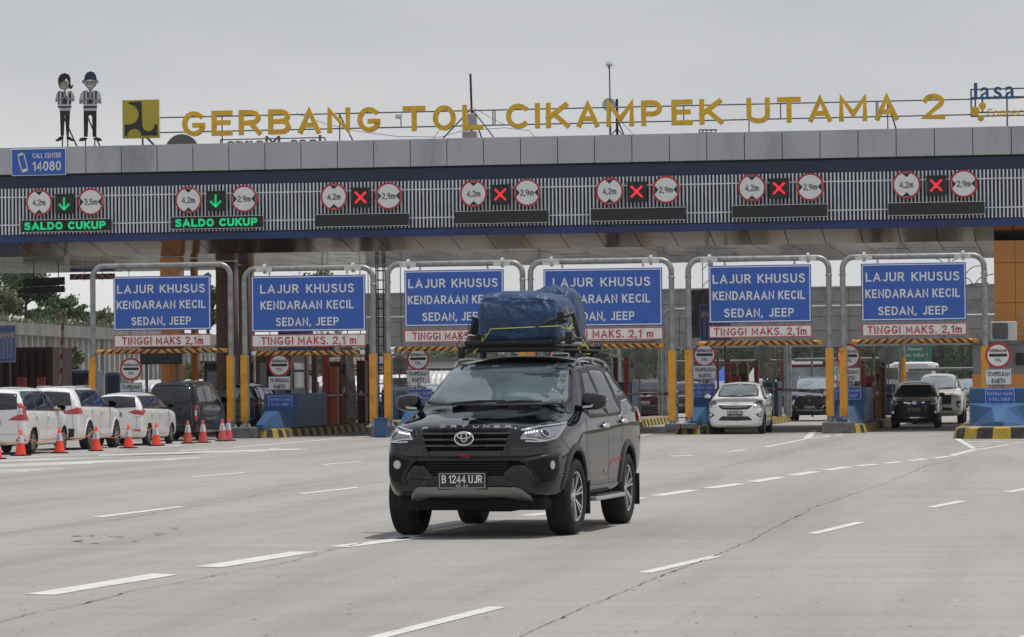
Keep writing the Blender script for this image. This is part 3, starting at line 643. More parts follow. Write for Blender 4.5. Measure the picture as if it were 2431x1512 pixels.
b = MB(); b.lathe([(.001, .06), (.12, .05), (.21, 0), (.215, 0), (.12, .07), (.001, .08)], up(1973, 380, 106.8), 24, axis='Y'); b.build('dish', 'plastic_white', t)
b = MB(); b.tube([up(1978, 596, 106.9), up(1978, 380, 106.9)], .02, 6); b.build('post', 'steel', t)
t = thing('roof_camera', up(528, 540, 105.15), 'white surveillance camera on a bracket left of the letter T', 'camera')
b = MB(); b.tube([up(528, 535, 105.15), up(528, 480, 105.15)], .018, 6); b.bar(up(528, 480, 105.15), up(512, 470, 105.15), .03); b.build('bracket', 'steel', t)
b = MB(); b.box(up(512, 460, 105.05), (.14, .34, .12), bev=.015, rot=Matrix.Rotation(rad(25), 3, 'Z')); b.build('housing', 'plastic_white', t)
t = thing('rooftop_dome', P(431, 345, 109.6), 'half dome of grey sheet behind the letter G on the roof', 'dome')
c = P(431, 345, 109.6)-Vector((0, 0, .25)); b = MB(); b.prism([(1.0*math.cos(a*math.pi/20)*.58, .62*math.sin(a*math.pi/20)+.0) for a in range(21)], 0, .12, c); b.v = b.v; b.build('dish', 'sign_back', t)
t = thing('roof_cable', up(100, 500, 105.6), 'thin sagging cables strung behind the roof letters', 'cable')
b = MB()
for pts in ([(-200,440),(0,510),(200,560),(500,600),(800,605),(960,560)], [(960,560),(1250,540),(1420,560),(1460,608)], [(2060,500),(2145,590)], [(750,620),(790,560),(900,500)], [(1030,400),(1150,470),(1250,520)]):
    b.tube([up(X, Y, 105.6) for X, Y in pts], .008, 4)
b.build('cable', 'steel_dark', t)
# mirrored letters seen from the back of the far roof edge
t = thing('reversed_lettering', P(655, 340, 121), 'grey reversed letters of a far sign just peeking over the roof edge', 'sign')
b = MB(); q, w, h = rect(535, 770, 343, 26, 121); b.text('Jasa Marga', q, w, .62, depth=.06, mirror=True); b.build('lettering', 'sign_back', t)
b = MB(); b.bar((q.x-w/2-.2, 121.1, q.z+.22), (q.x+w/2, 121.1, q.z+.22), .04); b.bar((q.x-w/2-.2, 121.1, q.z+.22), (q.x-w/2-.2, 121.1, 8.8), .04); b.bar((q.x+w/2, 121.1, q.z+.22), (q.x+w/2, 121.1, 8.8), .04); b.build('frame', 'steel', t)
t = thing('roof_lattice', P(1680, 312, 113.4), 'small dark lattice frame poking over the roof right of the letter K', 'frame')
b = MB()
for X0, X1, Y in ((175, 300, 555), (175, 300, 575)):
    a = P(1600+X0/2.9257, 118.7+Y/2.9257, 113.4); c = P(1600+X1/2.9257, 118.7+Y/2.9257, 113.4); b.bar(a, c, .04)
for X in (175, 200, 228, 258, 290): a = P(1600+X/2.9257, 118.7+550/2.9257, 113.4); b.bar(a, a-Vector((0, 0, .6)), .03)
b.build('frame', 'steel_dark', t)
YG = 101.8
def stripe_mat(name, ca, cb, period, slope, mirror=True, duty=.45, rough=.5):
    m = bpy.data.materials.new(name); m.use_nodes = True; n = m.node_tree.nodes; l = m.node_tree.links; b = n['Principled BSDF']; b.inputs['Roughness'].default_value = rough
    t = n.new('ShaderNodeTexCoord'); s = n.new('ShaderNodeSeparateXYZ'); l.new(t.outputs['Object'], s.inputs[0])
    def mth(op, a, c=None):
        q = n.new('ShaderNodeMath'); q.operation = op
        for i, v in enumerate((a, c)):
            if v is None: continue
            if isinstance(v, (int, float)): q.inputs[i].default_value = v
            else: l.new(v, q.inputs[i])
        return q.outputs[0]
    x = mth('ABSOLUTE', s.outputs['X']) if mirror else s.outputs['X']
    v = mth('FRACT', mth('DIVIDE', mth('ADD', mth('ADD', x, mth('MULTIPLY', s.outputs['Z'], slope)), 100.), period))
    f = mth('LESS_THAN', v, duty)
    x1 = n.new('ShaderNodeMix'); x1.data_type = 'RGBA'; l.new(f, x1.inputs[0]); x1.inputs[6].default_value = ca+(1,); x1.inputs[7].default_value = cb+(1,)
    no = n.new('ShaderNodeTexNoise'); no.inputs['Scale'].default_value = 7; no.inputs['Detail'].default_value = 8; l.new(t.outputs['Object'], no.inputs[0])
    r = n.new('ShaderNodeValToRGB'); l.new(no.outputs[0], r.inputs[0]); r.color_ramp.elements[0].position = .35; r.color_ramp.elements[0].color = (.6, .55, .5, 1); r.color_ramp.elements[1].position = .6; r.color_ramp.elements[1].color = (1.05, 1.05, 1.05, 1)
    x2 = n.new('ShaderNodeMix'); x2.data_type = 'RGBA'; x2.blend_type = 'MULTIPLY'; x2.inputs[0].default_value = 1; l.new(x1.outputs[2], x2.inputs[6]); l.new(r.outputs[0], x2.inputs[7]); l.new(x2.outputs[2], b.inputs['Base Color'])
    M[name] = m
stripe_mat('stripe_bar', (.64, .28, .02), (.018, .018, .018), .24, 1.25, True, .42)
stripe_mat('stripe_boom', (.5, .49, .47), (.42, .05, .05), .75, .8, False, .25)
stripe_mat('stripe_redwhite', (.55, .52, .5), (.40, .04, .04), .27, 1.1, True, .42)
stripe_mat('stripe_pole', (.42, .40, .40), (.36, .05, .05), .5, 1.0, False, .4)
def xat(px_, y=900): return P(px_, y, YG).x
LEG = [(222, 549), (582, 887.7), (922.7, 1243), (1262, 1596.7), (1636.6, 1970.5), (2003.3, 2339.6)]
BEAM = [630, 636.6, 625, 619, 613.6, 608]
side = ['leftmost', 'second', 'third', 'fourth', 'fifth', 'rightmost']
SGN = [((269, 500.5), 719.5, 129, [('LAJUR KHUSUS', .90, 1.6), ('KENDARAAN KECIL', .91, 1.3), ('SEDAN, JEEP', .61, 1.1)]),
 ((596, 867.5), 720, 133, [('LAJUR KHUSUS', .82, 2.1), ('KENDARAAN KECIL', .815, 1.4), ('SEDAN, JEEP', .55, 1.5)]),
 ((959.8, 1196), 707.5, 134, [('LAJUR KHUSUS', .90, 1.6), ('KENDARAAN KECIL', .91, 1.3), ('SEDAN, JEEP', .62, 1.2)]),
 ((1290, 1572), 705.5, 137, [('LAJUR KHUSUS', .82, 2.0), ('KENDARAAN KECIL', .82, 1.3), ('SEDAN, JEEP', .55, 1.6)]),
 ((1682, 1926), 697.5, 137, [('LAJUR KHUSUS', .90, 1.7), ('KENDARAAN KECIL', .90, 1.0), ('SEDAN, JEEP', .68, 1.8)]),
 ((2044, 2294), 692.5, 137, [('LAJUR KHUSUS', .89, 1.9), ('KENDARAAN KECIL', .90, 1.1), ('SEDAN, JEEP', .66, 1.9)])]
HGT = [((270, 502), 808.5, 30, 'TINGGI MAKS 2,1m'), ((597, 868), 808, 30, 'TINGGI MAKS. 2,1 m'), ((959, 1196), 797, 30, 'TINGGI MAKS. 2,1 m'), ((1291, 1574), 792.5, 30, 'TINGGI MAKS. 2,1 m'), ((1682.5, 1927), 786.5, 29, 'TINGGI MAKS. 2,1m'), ((2046.5, 2295.5), 782, 30, 'TINGGI MAKS. 2,1m')]
BARS = [((231, 541), 835.5), ((598.7, 866), 839.5), ((927, 1236), 829), ((1270, 1574.8), 824), ((1658.5, 1953), 816), ((2022.7, 2322), 811.5)]
def gusset(b, x, y, z0, w=.19, h=.17):
    for dx, dy in ((1, 0), (-1, 0), (0, 1), (0, -1)):
        t = Vector((-dy, dx, 0))*.006; d = Vector((dx, dy, 0)); p = Vector((x, y, z0))
        vs = [p+d*.07, p+d*w, p+d*.15+Vector((0, 0, h*.35)), p+d*.07+Vector((0, 0, h))]
        b.add([v+t for v in vs]+[v-t for v in vs], [(0, 1, 2, 3), (7, 6, 5, 4), (0, 4, 5, 1), (1, 5, 6, 2), (2, 6, 7, 3), (3, 7, 4, 0)])
def frame(b, w, h, t, y, ins=0., mi=0, th=.004):
    w -= 2*ins; h -= 2*ins
    for cx, cz, dx, dz in ((0, h/2-t/2, w, t), (0, -h/2+t/2, w, t), (-w/2+t/2, 0, t, h-2*t), (w/2-t/2, 0, t, h-2*t)): b.box((cx, y, cz), (dx, th, dz), mi)
for i, ((pl, pr), by) in enumerate(zip(LEG, BEAM)):
    xl, xr = xat(pl), xat(pr); zb = P((pl+pr)/2, by, YG).z; zs = .50 if i not in (3,) else .42; z0 = .30
    t = thing('lane_gantry', ((xl+xr)/2, YG, 0), f'grey pipe gantry with yellow leg sleeves, {side[i]} of the six'+('' if i in (0, 5) else ' from left'), 'gantry', 'pipe gantries over the toll lanes')
    for x, s_ in ((xl, 1), (xr, -1)):
        b = MB(); b.tube([(x, YG, z0), (x, YG, zb-.42)], .083, 16)
        if i: b.lathe([(.083, 0), (.1, .01), (.1, .05), (.083, .06)], (x, YG, zb-.55), 16)
        b.build('leg', 'galv', t)
        b = MB(); b.box((x-.015, YG-.095, (zs+2.5)/2), (.205, .03, 2.5-zs), 0); b.box((x-.108, YG-.03, (zs+2.5)/2), (.015, .13, 2.5-zs), 0); b.box((x+.10, YG-.02, (zs+2.5)/2), (.035, .14, 2.5-zs), 1); b.build('sleeve', ['yellow', 'galv'], t)
        b = MB(); b.box((x, YG, z0+.012), (.44, .44, .024)); gusset(b, x, YG, z0+.024); b.build('base_plate', 'galv_white', t)
    r = .34; pts = [(xl, YG, zb-r-.08)]+[(xl+r-r*math.cos(a), YG, zb-r+r*math.sin(a)) for a in [math.pi/2*k/7 for k in range(8)]]
    pts += [(xr-r+r*math.cos(a), YG, zb-r+r*math.sin(a)) for a in [math.pi/2*(7-k)/7 for k in range(8)]]+[(xr, YG, zb-r-.08)]
    b = MB(); b.tube(pts, .083, 16); b.build('beam', 'galv', t)
    if i:
        for x in ((xl+.62), (xr-.62)):
            if i == 2 and x > (xl+xr)/2 and False: continue
            b = MB(); b.lathe([(.085, -.012), (.15, -.012), (.15, .012), (.085, .012)], (x, YG, zb), 18, axis='X', smooth=False)
            b.lathe([(.085, .03), (.15, .03), (.15, .05), (.085, .05)], (x, YG, zb), 18, axis='X', smooth=False)
            for k in range(6): a = k*1.047; b.tube([(x-.03, YG+.128*math.cos(a), zb+.128*math.sin(a)), (x+.07, YG+.128*math.cos(a), zb+.128*math.sin(a))], .012, 6)
            b.box((x-.13, YG-.02, zb-.03), (.22, .18, .12)); b.box((x+.16, YG-.02, zb-.03), (.2, .18, .12)); b.build('flange', 'galv_white', t)
    b = MB(); d_ = BARS[i]; yb_ = P(d_[0][0], d_[1], YG).z
    b.tube([(xl, YG, yb_+.06), (P(d_[0][0], d_[1], YG).x+.05, YG, yb_)], .008, 5); b.tube([(xr, YG, yb_+.06), (P(d_[0][1], d_[1], YG).x-.05, YG, yb_)], .008, 5); b.build('tie_wire', 'steel', t)
    # hanging lane sign
    (a, c), yc, h_, lines = SGN[i]; ce, w, h = rect(a, c, yc, h_, YG-.04); til = rad((.35, .3, .25, .3, .35, .2)[i])
    t = thing('lane_sign', ce, f'blue LAJUR KHUSUS KENDARAAN KECIL SEDAN, JEEP sign on the {side[i]} pipe gantry'+('' if i in (0, 5) else ' from left'), 'sign', 'blue lane signs hanging from the gantries')
    b = MB(); b.box((0, .015, 0), (w, .03, h), bev=.012); b.build('panel', 'sign_blue', t, False)
    b = MB(); frame(b, w, h, .028, -.002, .03); b.build('border', 'sign_white', t, False)
    b = MB()
    for (st, fw, ws), fz, fh in zip(lines, (.265, -.025, -.325), (.158, .152, .15)):
        sline(b, st, (-.01*w, -.004, fz*h), w*fw, h*fh, .17, .2, .25*ws+.12)
    b.build('lettering', 'sign_white', t, False)
    b = MB()
    for x in (-.34*w, .34*w): b.tube([(x, .02, h/2), (x, .02, zb-.08-ce.z)], .01, 6); b.box((x, .02, zb-.11-ce.z), (.035, .05, .06)); b.box((x, .02, zb-.16-ce.z), (.1, .02, .02))
    b.build('hanger', 'steel', t, False); t.rotation_euler.y = -til*0
    # height sign
    (a, c), yc, h_, st = HGT[i]; ce2, w2, h2 = rect(a, c, yc, h_, YG-.04)
    t = thing('height_sign', ce2, f'white TINGGI MAKS 2,1 m plate under the {side[i]} blue lane sign'+('' if i in (0, 5) else ' from left'), 'sign', 'height plates under the lane signs')
    b = MB(); b.box((0, .015, 0), (w2, .03, h2), bev=.008); b.build('panel', 'sign_white_dirty', t, False)
    b = MB(); frame(b, w2, h2, .026, -.002, .004); b.build('border', 'sign_red', t, False)
    b = MB(); sline(b, st, (0, -.004, -.004), w2*(.90 if i > 3 else .83), h2*.62, .16, .2, .5); b.build('lettering', 'sign_red', t, False)
    b = MB()
    for x in (-.34*w2, 0, .34*w2): b.box((x, .02, (h2/2+(ce.z-h/2-ce2.z))/2), (.03, .02, max(.02, ce.z-h/2-ce2.z-h2/2)))
    b.build('hanger', 'steel', t, False)
    # striped height bar
    (a, c), yc = BARS[i]; p0, p1 = P(a, yc, YG), P(c, yc, YG)
    t = thing('height_bar', ((p0.x+p1.x)/2, YG, p0.z), f'yellow and black striped pipe hanging under the {side[i]} white height plate'+('' if i in (0, 5) else ' from left'), 'height bar', 'striped height bars')
    L = (p1.x-p0.x)/2; b = MB(); b.tube([(-L+.12, 0, 0), (L-.12, 0, 0)], .066, 16); b.build('pipe', 'stripe_bar', t, False)
    em = 'galv_white' if i in (1, 2) else 'bar_yellow'; b = MB(); b.tube([(-L, 0, 0), (-L+.13, 0, 0)], .067, 16); b.tube([(L-.13, 0, 0), (L, 0, 0)], .067, 16); b.build('end_piece', em, t, False)
    b = MB(); [b.tube([(x, .02, .06), (x, .02, ce2.z-h2/2-p0.z)], .014, 6) for x in (-.45*L, .45*L)]; b.build('hanger', 'steel', t, False)
# ================================================================ islands, blocks, barriers
def island(xc, hw, y0, y1, label, h=.27):
    hw2 = hw; prof = [(-hw, y1)]
    n = int((y1-y0-.9)/.55)
    prof += [(-hw, y1-(y1-y0-.9)*(k+1)/n) for k in range(n)]
    prof += [(-hw*math.cos(a), y0+.9-.9*math.sin(a)) for a in [math.pi*k/10 for k in range(1, 10)]]
    prof += [(hw, y0+.9+(y1-y0-.9)*k/n) for k in range(n+1)]
    b = MB(); N = len(prof)
    inn = []
    for x, y in prof: inn.append((x*(1-.07/hw), y0+.9+(y-y0-.9)*(1-.07/.9) if y < y0+.9 else y))
    in2 = [(x*(1-.22/hw), y0+.9+(y-y0-.9)*(1-.22/.9) if y < y0+.9 else y) for x, y in prof]
    for k in range(N-1):
        mi = (k//1) % 2
        a, c = prof[k], prof[k+1]; d, e_ = inn[k], inn[k+1]; f, g = in2[k], in2[k+1]
        b.add([(a[0], a[1], 0), (c[0], c[1], 0), (e_[0], e_[1], h-.03), (d[0], d[1], h-.03)], [(0, 1, 2, 3)], mi)
        b.add([(d[0], d[1], h-.03), (e_[0], e_[1], h-.03), (g[0], g[1], h), (f[0], f[1], h)], [(0, 1, 2, 3)], mi)
    b.add([(x, y, h) for x, y in in2], [tuple(range(N))], 2)
    b.add([(-hw, y1, 0), (hw, y1, 0), (in2[-1][0], y1, h), (in2[0][0], y1, h)], [(0, 1, 2, 3)], 2)
    b.v = [(x, y-y0, z) for x, y, z in b.v]
    t = thing('traffic_island', (xc, y0, 0), label, 'kerb island', 'striped kerb islands'); b.build('kerb', ['kerb_yellow', 'kerb_black', 'kerb_top'], t, False); return t
PAIR = [P(q_, 950, 104.6).x for q_ in (311, 666, 997, 1330, 1668, 2014)]
nm = ['at the left edge behind the white cars', 'beside the orange cones', 'left of the black car', 'behind the black car', 'left of the white hatchback', 'right of the white hatchback']
for x, s_ in zip(PAIR, nm): island(x, .64, 101.7, 133, f'long toll island with yellow and black kerb, {s_}')
island(-.95, 1.5, 89.5, 128, 'nearest island with worn yellow and black kerb at the right edge', .30)
for x, y, w, l in ((P(575.5, 1000, 101).x, 100.6, .76, 'wide stained concrete block under gantry legs beside the orange cones'), (P(914, 1000, 101).x, 100.7, .95, 'concrete block under gantry legs and small blue drum box'), (P(1988, 1000, 101).x, 100.5, .90, 'pair of joined concrete blocks left of the black compact van')):
    t = thing('concrete_block', (x, y+1.1, 0), l, 'block', 'concrete footings of the gantries')
    b = MB(); b.box((0, .0, .15), (w, 1.2, .36), bev=.03); b.build('block', 'concrete_block', t, False)
for x, l in ((-10.96, 'small concrete footing under the left leg of the pair by the white hatchback'), (-10.46, 'small concrete footing under the right leg of the pair by the white hatchback')):
    t = thing('concrete_block', (x, YG, .2), l, 'block', 'concrete footings of the gantries'); b = MB(); b.box((0, 0, .04), (.46, .6, .14), bev=.02); b.build('block', 'concrete_block', t, False)
t = thing('blue_box', P(903, 1010, 100.6), 'small blue box standing between two gantry feet left of the black car', 'box')
c, w, h = rect(890, 917, 1008, 44, 100.4); b = MB(); b.box((c.x, 100.5, .28), (w, .4, .55), bev=.04); b.build('body', 'barrier_blue', t); b = MB(); b.box((c.x, 100.5, .565), (w+.03, .43, .03), bev=.01); b.build('lid', 'barrier_blue', t)
def barrier(cx, Y, w, z0, zt_, L, label, sy, sw=.78, sh=.41, so=0.):
    t = thing('crash_barrier', (cx, Y, z0), label, 'crash barrier', 'blue crash barriers with e-toll signs'); H = zt_-z0; hs = H*.60
    b = MB(); b.box((0, 2.2, H/2), (w, 4.4, H), bev=.03); b.build('block', 'barrier_blue', t, False)
    b = MB(); nz_ = -3.0 if L is None else -L; hw = w/2
    v = [(-hw, 0, 0), (hw, 0, 0), (-hw, 0, hs), (hw, 0, hs), (-hw*.95, -.35, hs-.03), (hw*.95, -.35, hs-.03), (-.2, nz_*.42, hs*.80), (.2, nz_*.42, hs*.80), (-.1, nz_, .12), (.1, nz_, .12), (-.12, nz_*1.0, 0), (.12, nz_, 0), (-hw*.9, -.5, 0), (hw*.9, -.5, 0), (-hw*.55, -.6, hs-.08), (hw*.55, -.6, hs-.08)]
    f = [(2, 3, 5, 4)[::-1], (4, 5, 15, 14)[::-1], (14, 15, 7, 6)[::-1], (6, 7, 9, 8)[::-1], (8, 9, 11, 10)[::-1], (0, 2, 4, 12), (1, 13, 5, 3), (12, 4, 14, 6), (12, 6, 8, 10), (13, 7, 15, 5), (13, 11, 9, 7)]
    b.add(v, f); b.build('prow', 'barrier_blue', t, False)
    b = MB(); b.box((so, -.012, sy-z0), (sw, .02, sh), bev=.006); b.build('notice', M['sign_blue'], t, False)
    b = MB(); frame(b, sw, sh, .014, -.026, .012); b.v = [(x+so, y, z+sy-z0) for x, y, z in b.v]; sline(b, 'PASTIKAN SALDO', (so, -.026, sy-z0+.075), sw*.84, .085, .13, .2, .5); sline(b, 'E-TOLL CUKUP', (so, -.026, sy-z0-.075), sw*.70, .085, .13, .2, .5)
    b.build('notice_lettering', 'reflective', t, False); return t
YB = 104.6
def zat(px_, y, Y): return P(px_, y, Y).z
BR = [(311, None), (666, 954), (997, 939), (1330, 934), (1668, 926), (2014, 933)]
bl = ['under the round toll sign at the left edge', 'under the round toll sign beside the orange cones', 'just left of the black car', 'hidden behind the black car', 'behind the white hatchback', 'behind the yellow legs right of the white hatchback']
for (bx, by), l in zip(BR, bl):
    x = P(bx, 950, YB).x; barrier(x, YB, 1.06, .27, 1.33, 3.0, f'blue concrete crash barrier with e-toll notice {l}', zat(bx, by or 945, YB))
YB7 = 93.2
x7 = P(2367, 980, YB7).x; barrier(x7+.08, YB7, 1.62, .30, zat(2367, 921, YB7), 2.2, 'largest blue crash barrier with e-toll notice at the right edge', zat(2370, 941, YB7), .80, .42)
def toll_sign(px_, py, Y, r, pw, ph, py2, zbase, label, dx=0.):
    c = P(px_, py, Y); t = thing('toll_sign', (c.x, Y, zbase), label, 'road sign', 'round GERBANG TOL signs'); z = c.z-zbase
    b = MB(); b.disc((0, 0, z), r, 0, 40, 0, 0, .02); b.build('plate', 'sign_white', t, False)
    b = MB(); b.disc((0, -.005, z), r, 0, 40, 0, r*.83); b.build('border', 'sign_red', t, False)
    b = MB(); n = 6; rr_ = r*.115; hw = r*.60
    pl = [(hw+rr_*math.cos(a), z+.02*r+rr_*math.sin(a)) for a in [-math.pi/2+math.pi*k/n for k in range(n+1)]]+[(-hw-rr_*math.cos(a), z+.02*r+rr_*math.sin(a)) for a in [math.pi/2-math.pi*k/n for k in range(n+1)]]
    b.prism(pl, -.007, -.003)
    sline(b, 'GERBANG', (0, -.007, z+r*.37), r*1.36, r*.24, .17, .12); sline(b, 'TOL', (0, -.007, z-r*.36), r*.55, r*.23, .17, .12); b.build('lettering', 'sign_black', t, False)
    z2 = P(px_, py2, Y).z-zbase
    b = MB(); b.box((0, 0, z2), (pw, .02, ph), bev=.008); b.build('lower_plate', 'sign_white', t, False)
    b = MB(); frame(b, pw, ph, .014, -.012, .004); b.v = [(x, y, zz+z2) for x, y, zz in b.v]; sline(b, 'TEMPELKAN', (0, -.013, z2+ph*.2), pw*.84, ph*.28, .15, .2); sline(b, 'KARTU', (0, -.013, z2-ph*.22), pw*.5, ph*.28, .15, .2); b.build('lower_lettering', 'sign_black', t, False)
    b = MB(); b.tube([(0, .05, 0), (0, .05, z+r*.6)], .03, 8); gusset(b, 0, .05, .0, .14, .26); b.build('post', 'galv', t, False)
TS = [(310.8, 876, .355, 925), (663, 867, .355, 909.5), (992.3, 852, .355, 893.5), (1330, 844, .355, 885), (1672.7, 842.5, .36, 884), (2014, 845, .375, 889.6)]
tl = ['above the third white car at left', 'behind the striped bar by the orange cones', 'left of the black car', 'mostly hidden behind the loaded black car', 'behind the white hatchback', 'half hidden by yellow legs right of centre']
for (a, c, r, d), l in zip(TS, tl): toll_sign(a, c, YB+.6, r, .72, .44, d, 1.33, f'round GERBANG TOL sign and TEMPELKAN KARTU plate, {l}')
toll_sign(2369.5, 843.6, YB7+.4, .345, .72, .44, 895, zat(2367, 921, YB7), 'round GERBANG TOL sign and TEMPELKAN KARTU plate at the right edge')
# ================================================================ toll equipment between the islands
def pbox(b, x0, x1, y0, y1, Y, dep, mi=0, bev=.01):
    c, w, h = rect(x0, x1, (y0+y1)/2, abs(y1-y0), Y); b.box((c.x, Y+dep/2, c.z), (w, dep, h), mi, bev=min(bev, w*.2)); return c
D('film', (.34, .33, .31), .22, 0, .35, 9, coat=.6, dirt=(.40, .22, .04), dscale=4); D('maroon', (.12, .012, .014), .5); D('cab_yellow', (.30, .17, .03), .45, 0, .35, 7, dirt=(.2, .19, .17), dscale=5); D('blue_dark', (.012, .04, .085), .5)
def ground_of(px_, Y): return Vector((P(px_, 950, Y).x, Y, .27))
def boom_gate(x0, x1, yt, yb, Y, arm, label, cab=None):
    t = thing('boom_gate', ground_of((x0+x1)/2, Y), label, 'toll barrier', 'boom gates on the islands'); zb = .27
    b = MB(); c, w, h = rect(x0, x1, yt, 4, Y); b.box((c.x, Y+.15, (c.z+zb)/2), (w, .3, c.z-zb), bev=.01); b.build('post', 'post_red', t)
    b = MB(); b.box((c.x, Y-.005, c.z-.14), (w*.7, .01, .09)); b.build('label_plate', 'cab_yellow', t)
    if cab: b = MB(); c2, w2, h2 = rect(cab[0], cab[1], cab[2], 4, Y); b.box((c2.x, Y+.3, (c2.z+zb)/2), (w2, .4, c2.z-zb), bev=.015); b.build('cabinet', 'cab_red', t)
    if arm:
        a, e_ = P(arm[0], arm[1], Y-.1), P(arm[2], arm[3], Y-.1); b = MB(); L = (e_-a).length
        b.tube([(0, 0, 0), (L, 0, 0)], .042, 8); ang = math.atan2(e_.z-a.z, e_.x-a.x); o = b.build('boom', 'stripe_boom', t, False)
        o.matrix_basis = wm(t).inverted() @ Matrix.Translation(a) @ Matrix.Rotation(-ang, 4, 'Y')
    return t
boom_gate(764, 778, 813, 1033, 112, (779, 939, 962, 932), 'red boom gate with horizontal arm beside the blue barrier by the cones', (777, 798, 870))
boom_gate(1481, 1492, 850, 905, 113, (1488, 936, 1630, 934), 'red boom gate whose arm crosses in front of the dark red car')
boom_gate(1790, 1800, 855, 905, 113, (1806, 921, 1955, 931), 'red boom gate whose arm crosses the black SUV behind yellow legs')
boom_gate(2067, 2078, 880, 990, 113, (2073, 943, 2074, 823), 'red boom gate with raised arm beside the black compact van', (2060, 2068, 900))
def machine(x0, x1, yt, Y, m, label, dep=.5, top=True, name='toll_machine', grp='card machines on the islands'):
    t = thing(name, ground_of((x0+x1)/2, Y), label, 'toll machine', grp); c, w, h = rect(x0, x1, yt, 4, Y); zb = .27; hh = c.z-zb
    b = MB(); b.box((c.x, Y+dep/2, zb+hh*.47), (w, dep, hh*.94), bev=.02); b.build('cabinet', m, t)
    if top: b = MB(); b.add([(c.x-w/2-.03, Y-.04, zb+hh*.9), (c.x+w/2+.03, Y-.04, zb+hh*.9), (c.x+w/2+.03, Y+dep+.04, zb+hh*.9), (c.x-w/2-.03, Y+dep+.04, zb+hh*.9), (c.x-w*.1, Y+dep*.4, zb+hh), (c.x+w*.25, Y+dep*.5, zb+hh*.99)], [(0, 1, 5, 4), (1, 2, 5), (2, 3, 4, 5), (3, 0, 4), (0, 3, 2, 1)]); b.build('hood', 'film', t)
    b = MB(); b.box((c.x, Y-.01, zb+hh*.72), (w*.6, .02, hh*.14), bev=.004); b.build('screen', 'sign_black', t); b = MB(); b.box((c.x, Y-.012, zb+hh*.45), (w*.35, .02, hh*.07)); b.build('card_slot', 'sign_white', t); return t
t = machine(808, 826, 826, 114, 'cab_yellow', 'yellow ticket machine wrapped in plastic film near the raised red arms at left')
c = P(832, 900, 114); b = MB(); b.add([(c.x-.16, 113.8, 3.0), (c.x+.1, 113.85, 2.95), (c.x+.3, 113.8, .4), (c.x-.1, 113.75, .3), (c.x-.02, 113.6, 1.8), (c.x+.22, 113.6, 1.7)], [(0, 4, 5, 1), (4, 3, 2, 5), (0, 3, 4), (1, 5, 2)]); b.build('plastic_film', 'film', t)
machine(779, 811, 849, 115, 'maroon', 'dark red card box machine behind the orange cabinet at left', .4, False)
machine(846, 866, 846, 116, 'maroon', 'low maroon machine with black top behind the boom at left', .5, False)
for x0, x1, yt, Y, l in ((739, 750, 815, 110, 'dark red sensor post just left of the boom gate at left'), (866, 875, 817, 117, 'dark red sensor post close to the black ladder'), (1455, 1466, 850, 116, 'maroon sensor post left of the dark red car'), (1720, 1732, 852, 112, 'bright red sensor post above the white hatchback'), (1701, 1705, 851, 114, 'thin red post above the white hatchback'), (2043, 2053, 857, 112, 'bright red sensor post right of the yellow legs'), (2091, 2101, 861, 116, 'maroon sensor post next to the black compact van')):
    t = thing('sensor_post', ground_of(x0, Y), l, 'post', 'red sensor posts'); b = MB(); c, w, h = rect(x0, x1, yt, 4, Y); b.box((c.x, Y+.1, (c.z+.27)/2), (w, .22, c.z-.27), bev=.008); b.build('column', 'post_red' if 'bright' in l or 'thin' in l else 'maroon', t)
    b = MB(); b.box((c.x, Y-.015, c.z-.13), (w*.72, .02, .08)); b.build('label_plate', 'cab_yellow', t)
    b = MB(); b.box((c.x, Y-.015, c.z-.75), (w*.25, .02, .12)); b.build('sensor_eye', 'sign_black', t)
machine(1732, 1749, 860, 115, 'cab_yellow', 'left one of two film wrapped yellow machines above the white hatchback'); machine(1752, 1775, 857, 116, 'cab_yellow', 'right one of two film wrapped yellow machines above the white hatchback')
machine(2069, 2092, 860, 117, 'cab_yellow', 'film wrapped brown machine left of the black compact van'); machine(1434, 1452, 850, 118, 'film', 'grey film wrapped machine right of the loaded black car')
machine(1731, 1757, 886, 113, 'post_red', 'low red machine box just above the white hatchback roof', .3, False); machine(2052, 2067, 886, 113, 'post_red', 'low red machine box right of the yellow leg pair', .3, False)
for x0, x1, yt, l in ((1811, 1847, 906, 'dark blue rear barrier block right of the white hatchback'), (2102, 2126, 911, 'dark blue rear barrier block left of the black compact van'), (1468, 1500, 906, 'dark blue rear barrier block left of the dark red car'), (905, 935, 925, 'dark blue rear barrier block behind the ladder')):
    t = thing('barrier_block', ground_of(x0, 127), l, 'crash barrier', 'rear barrier blocks'); b = MB(); c, w, h = rect(x0, x1, yt, 4, 127); b.box((c.x, 128, (c.z+.27)/2), (w, 2, c.z-.27), bev=.03); b.build('block', 'blue_dark', t); b = MB(); b.bar((c.x+w*.2, 126.97, .3), (c.x+w*.2, 126.97, c.z-.05), .04, .02); b.build('conduit', 'galv', t)
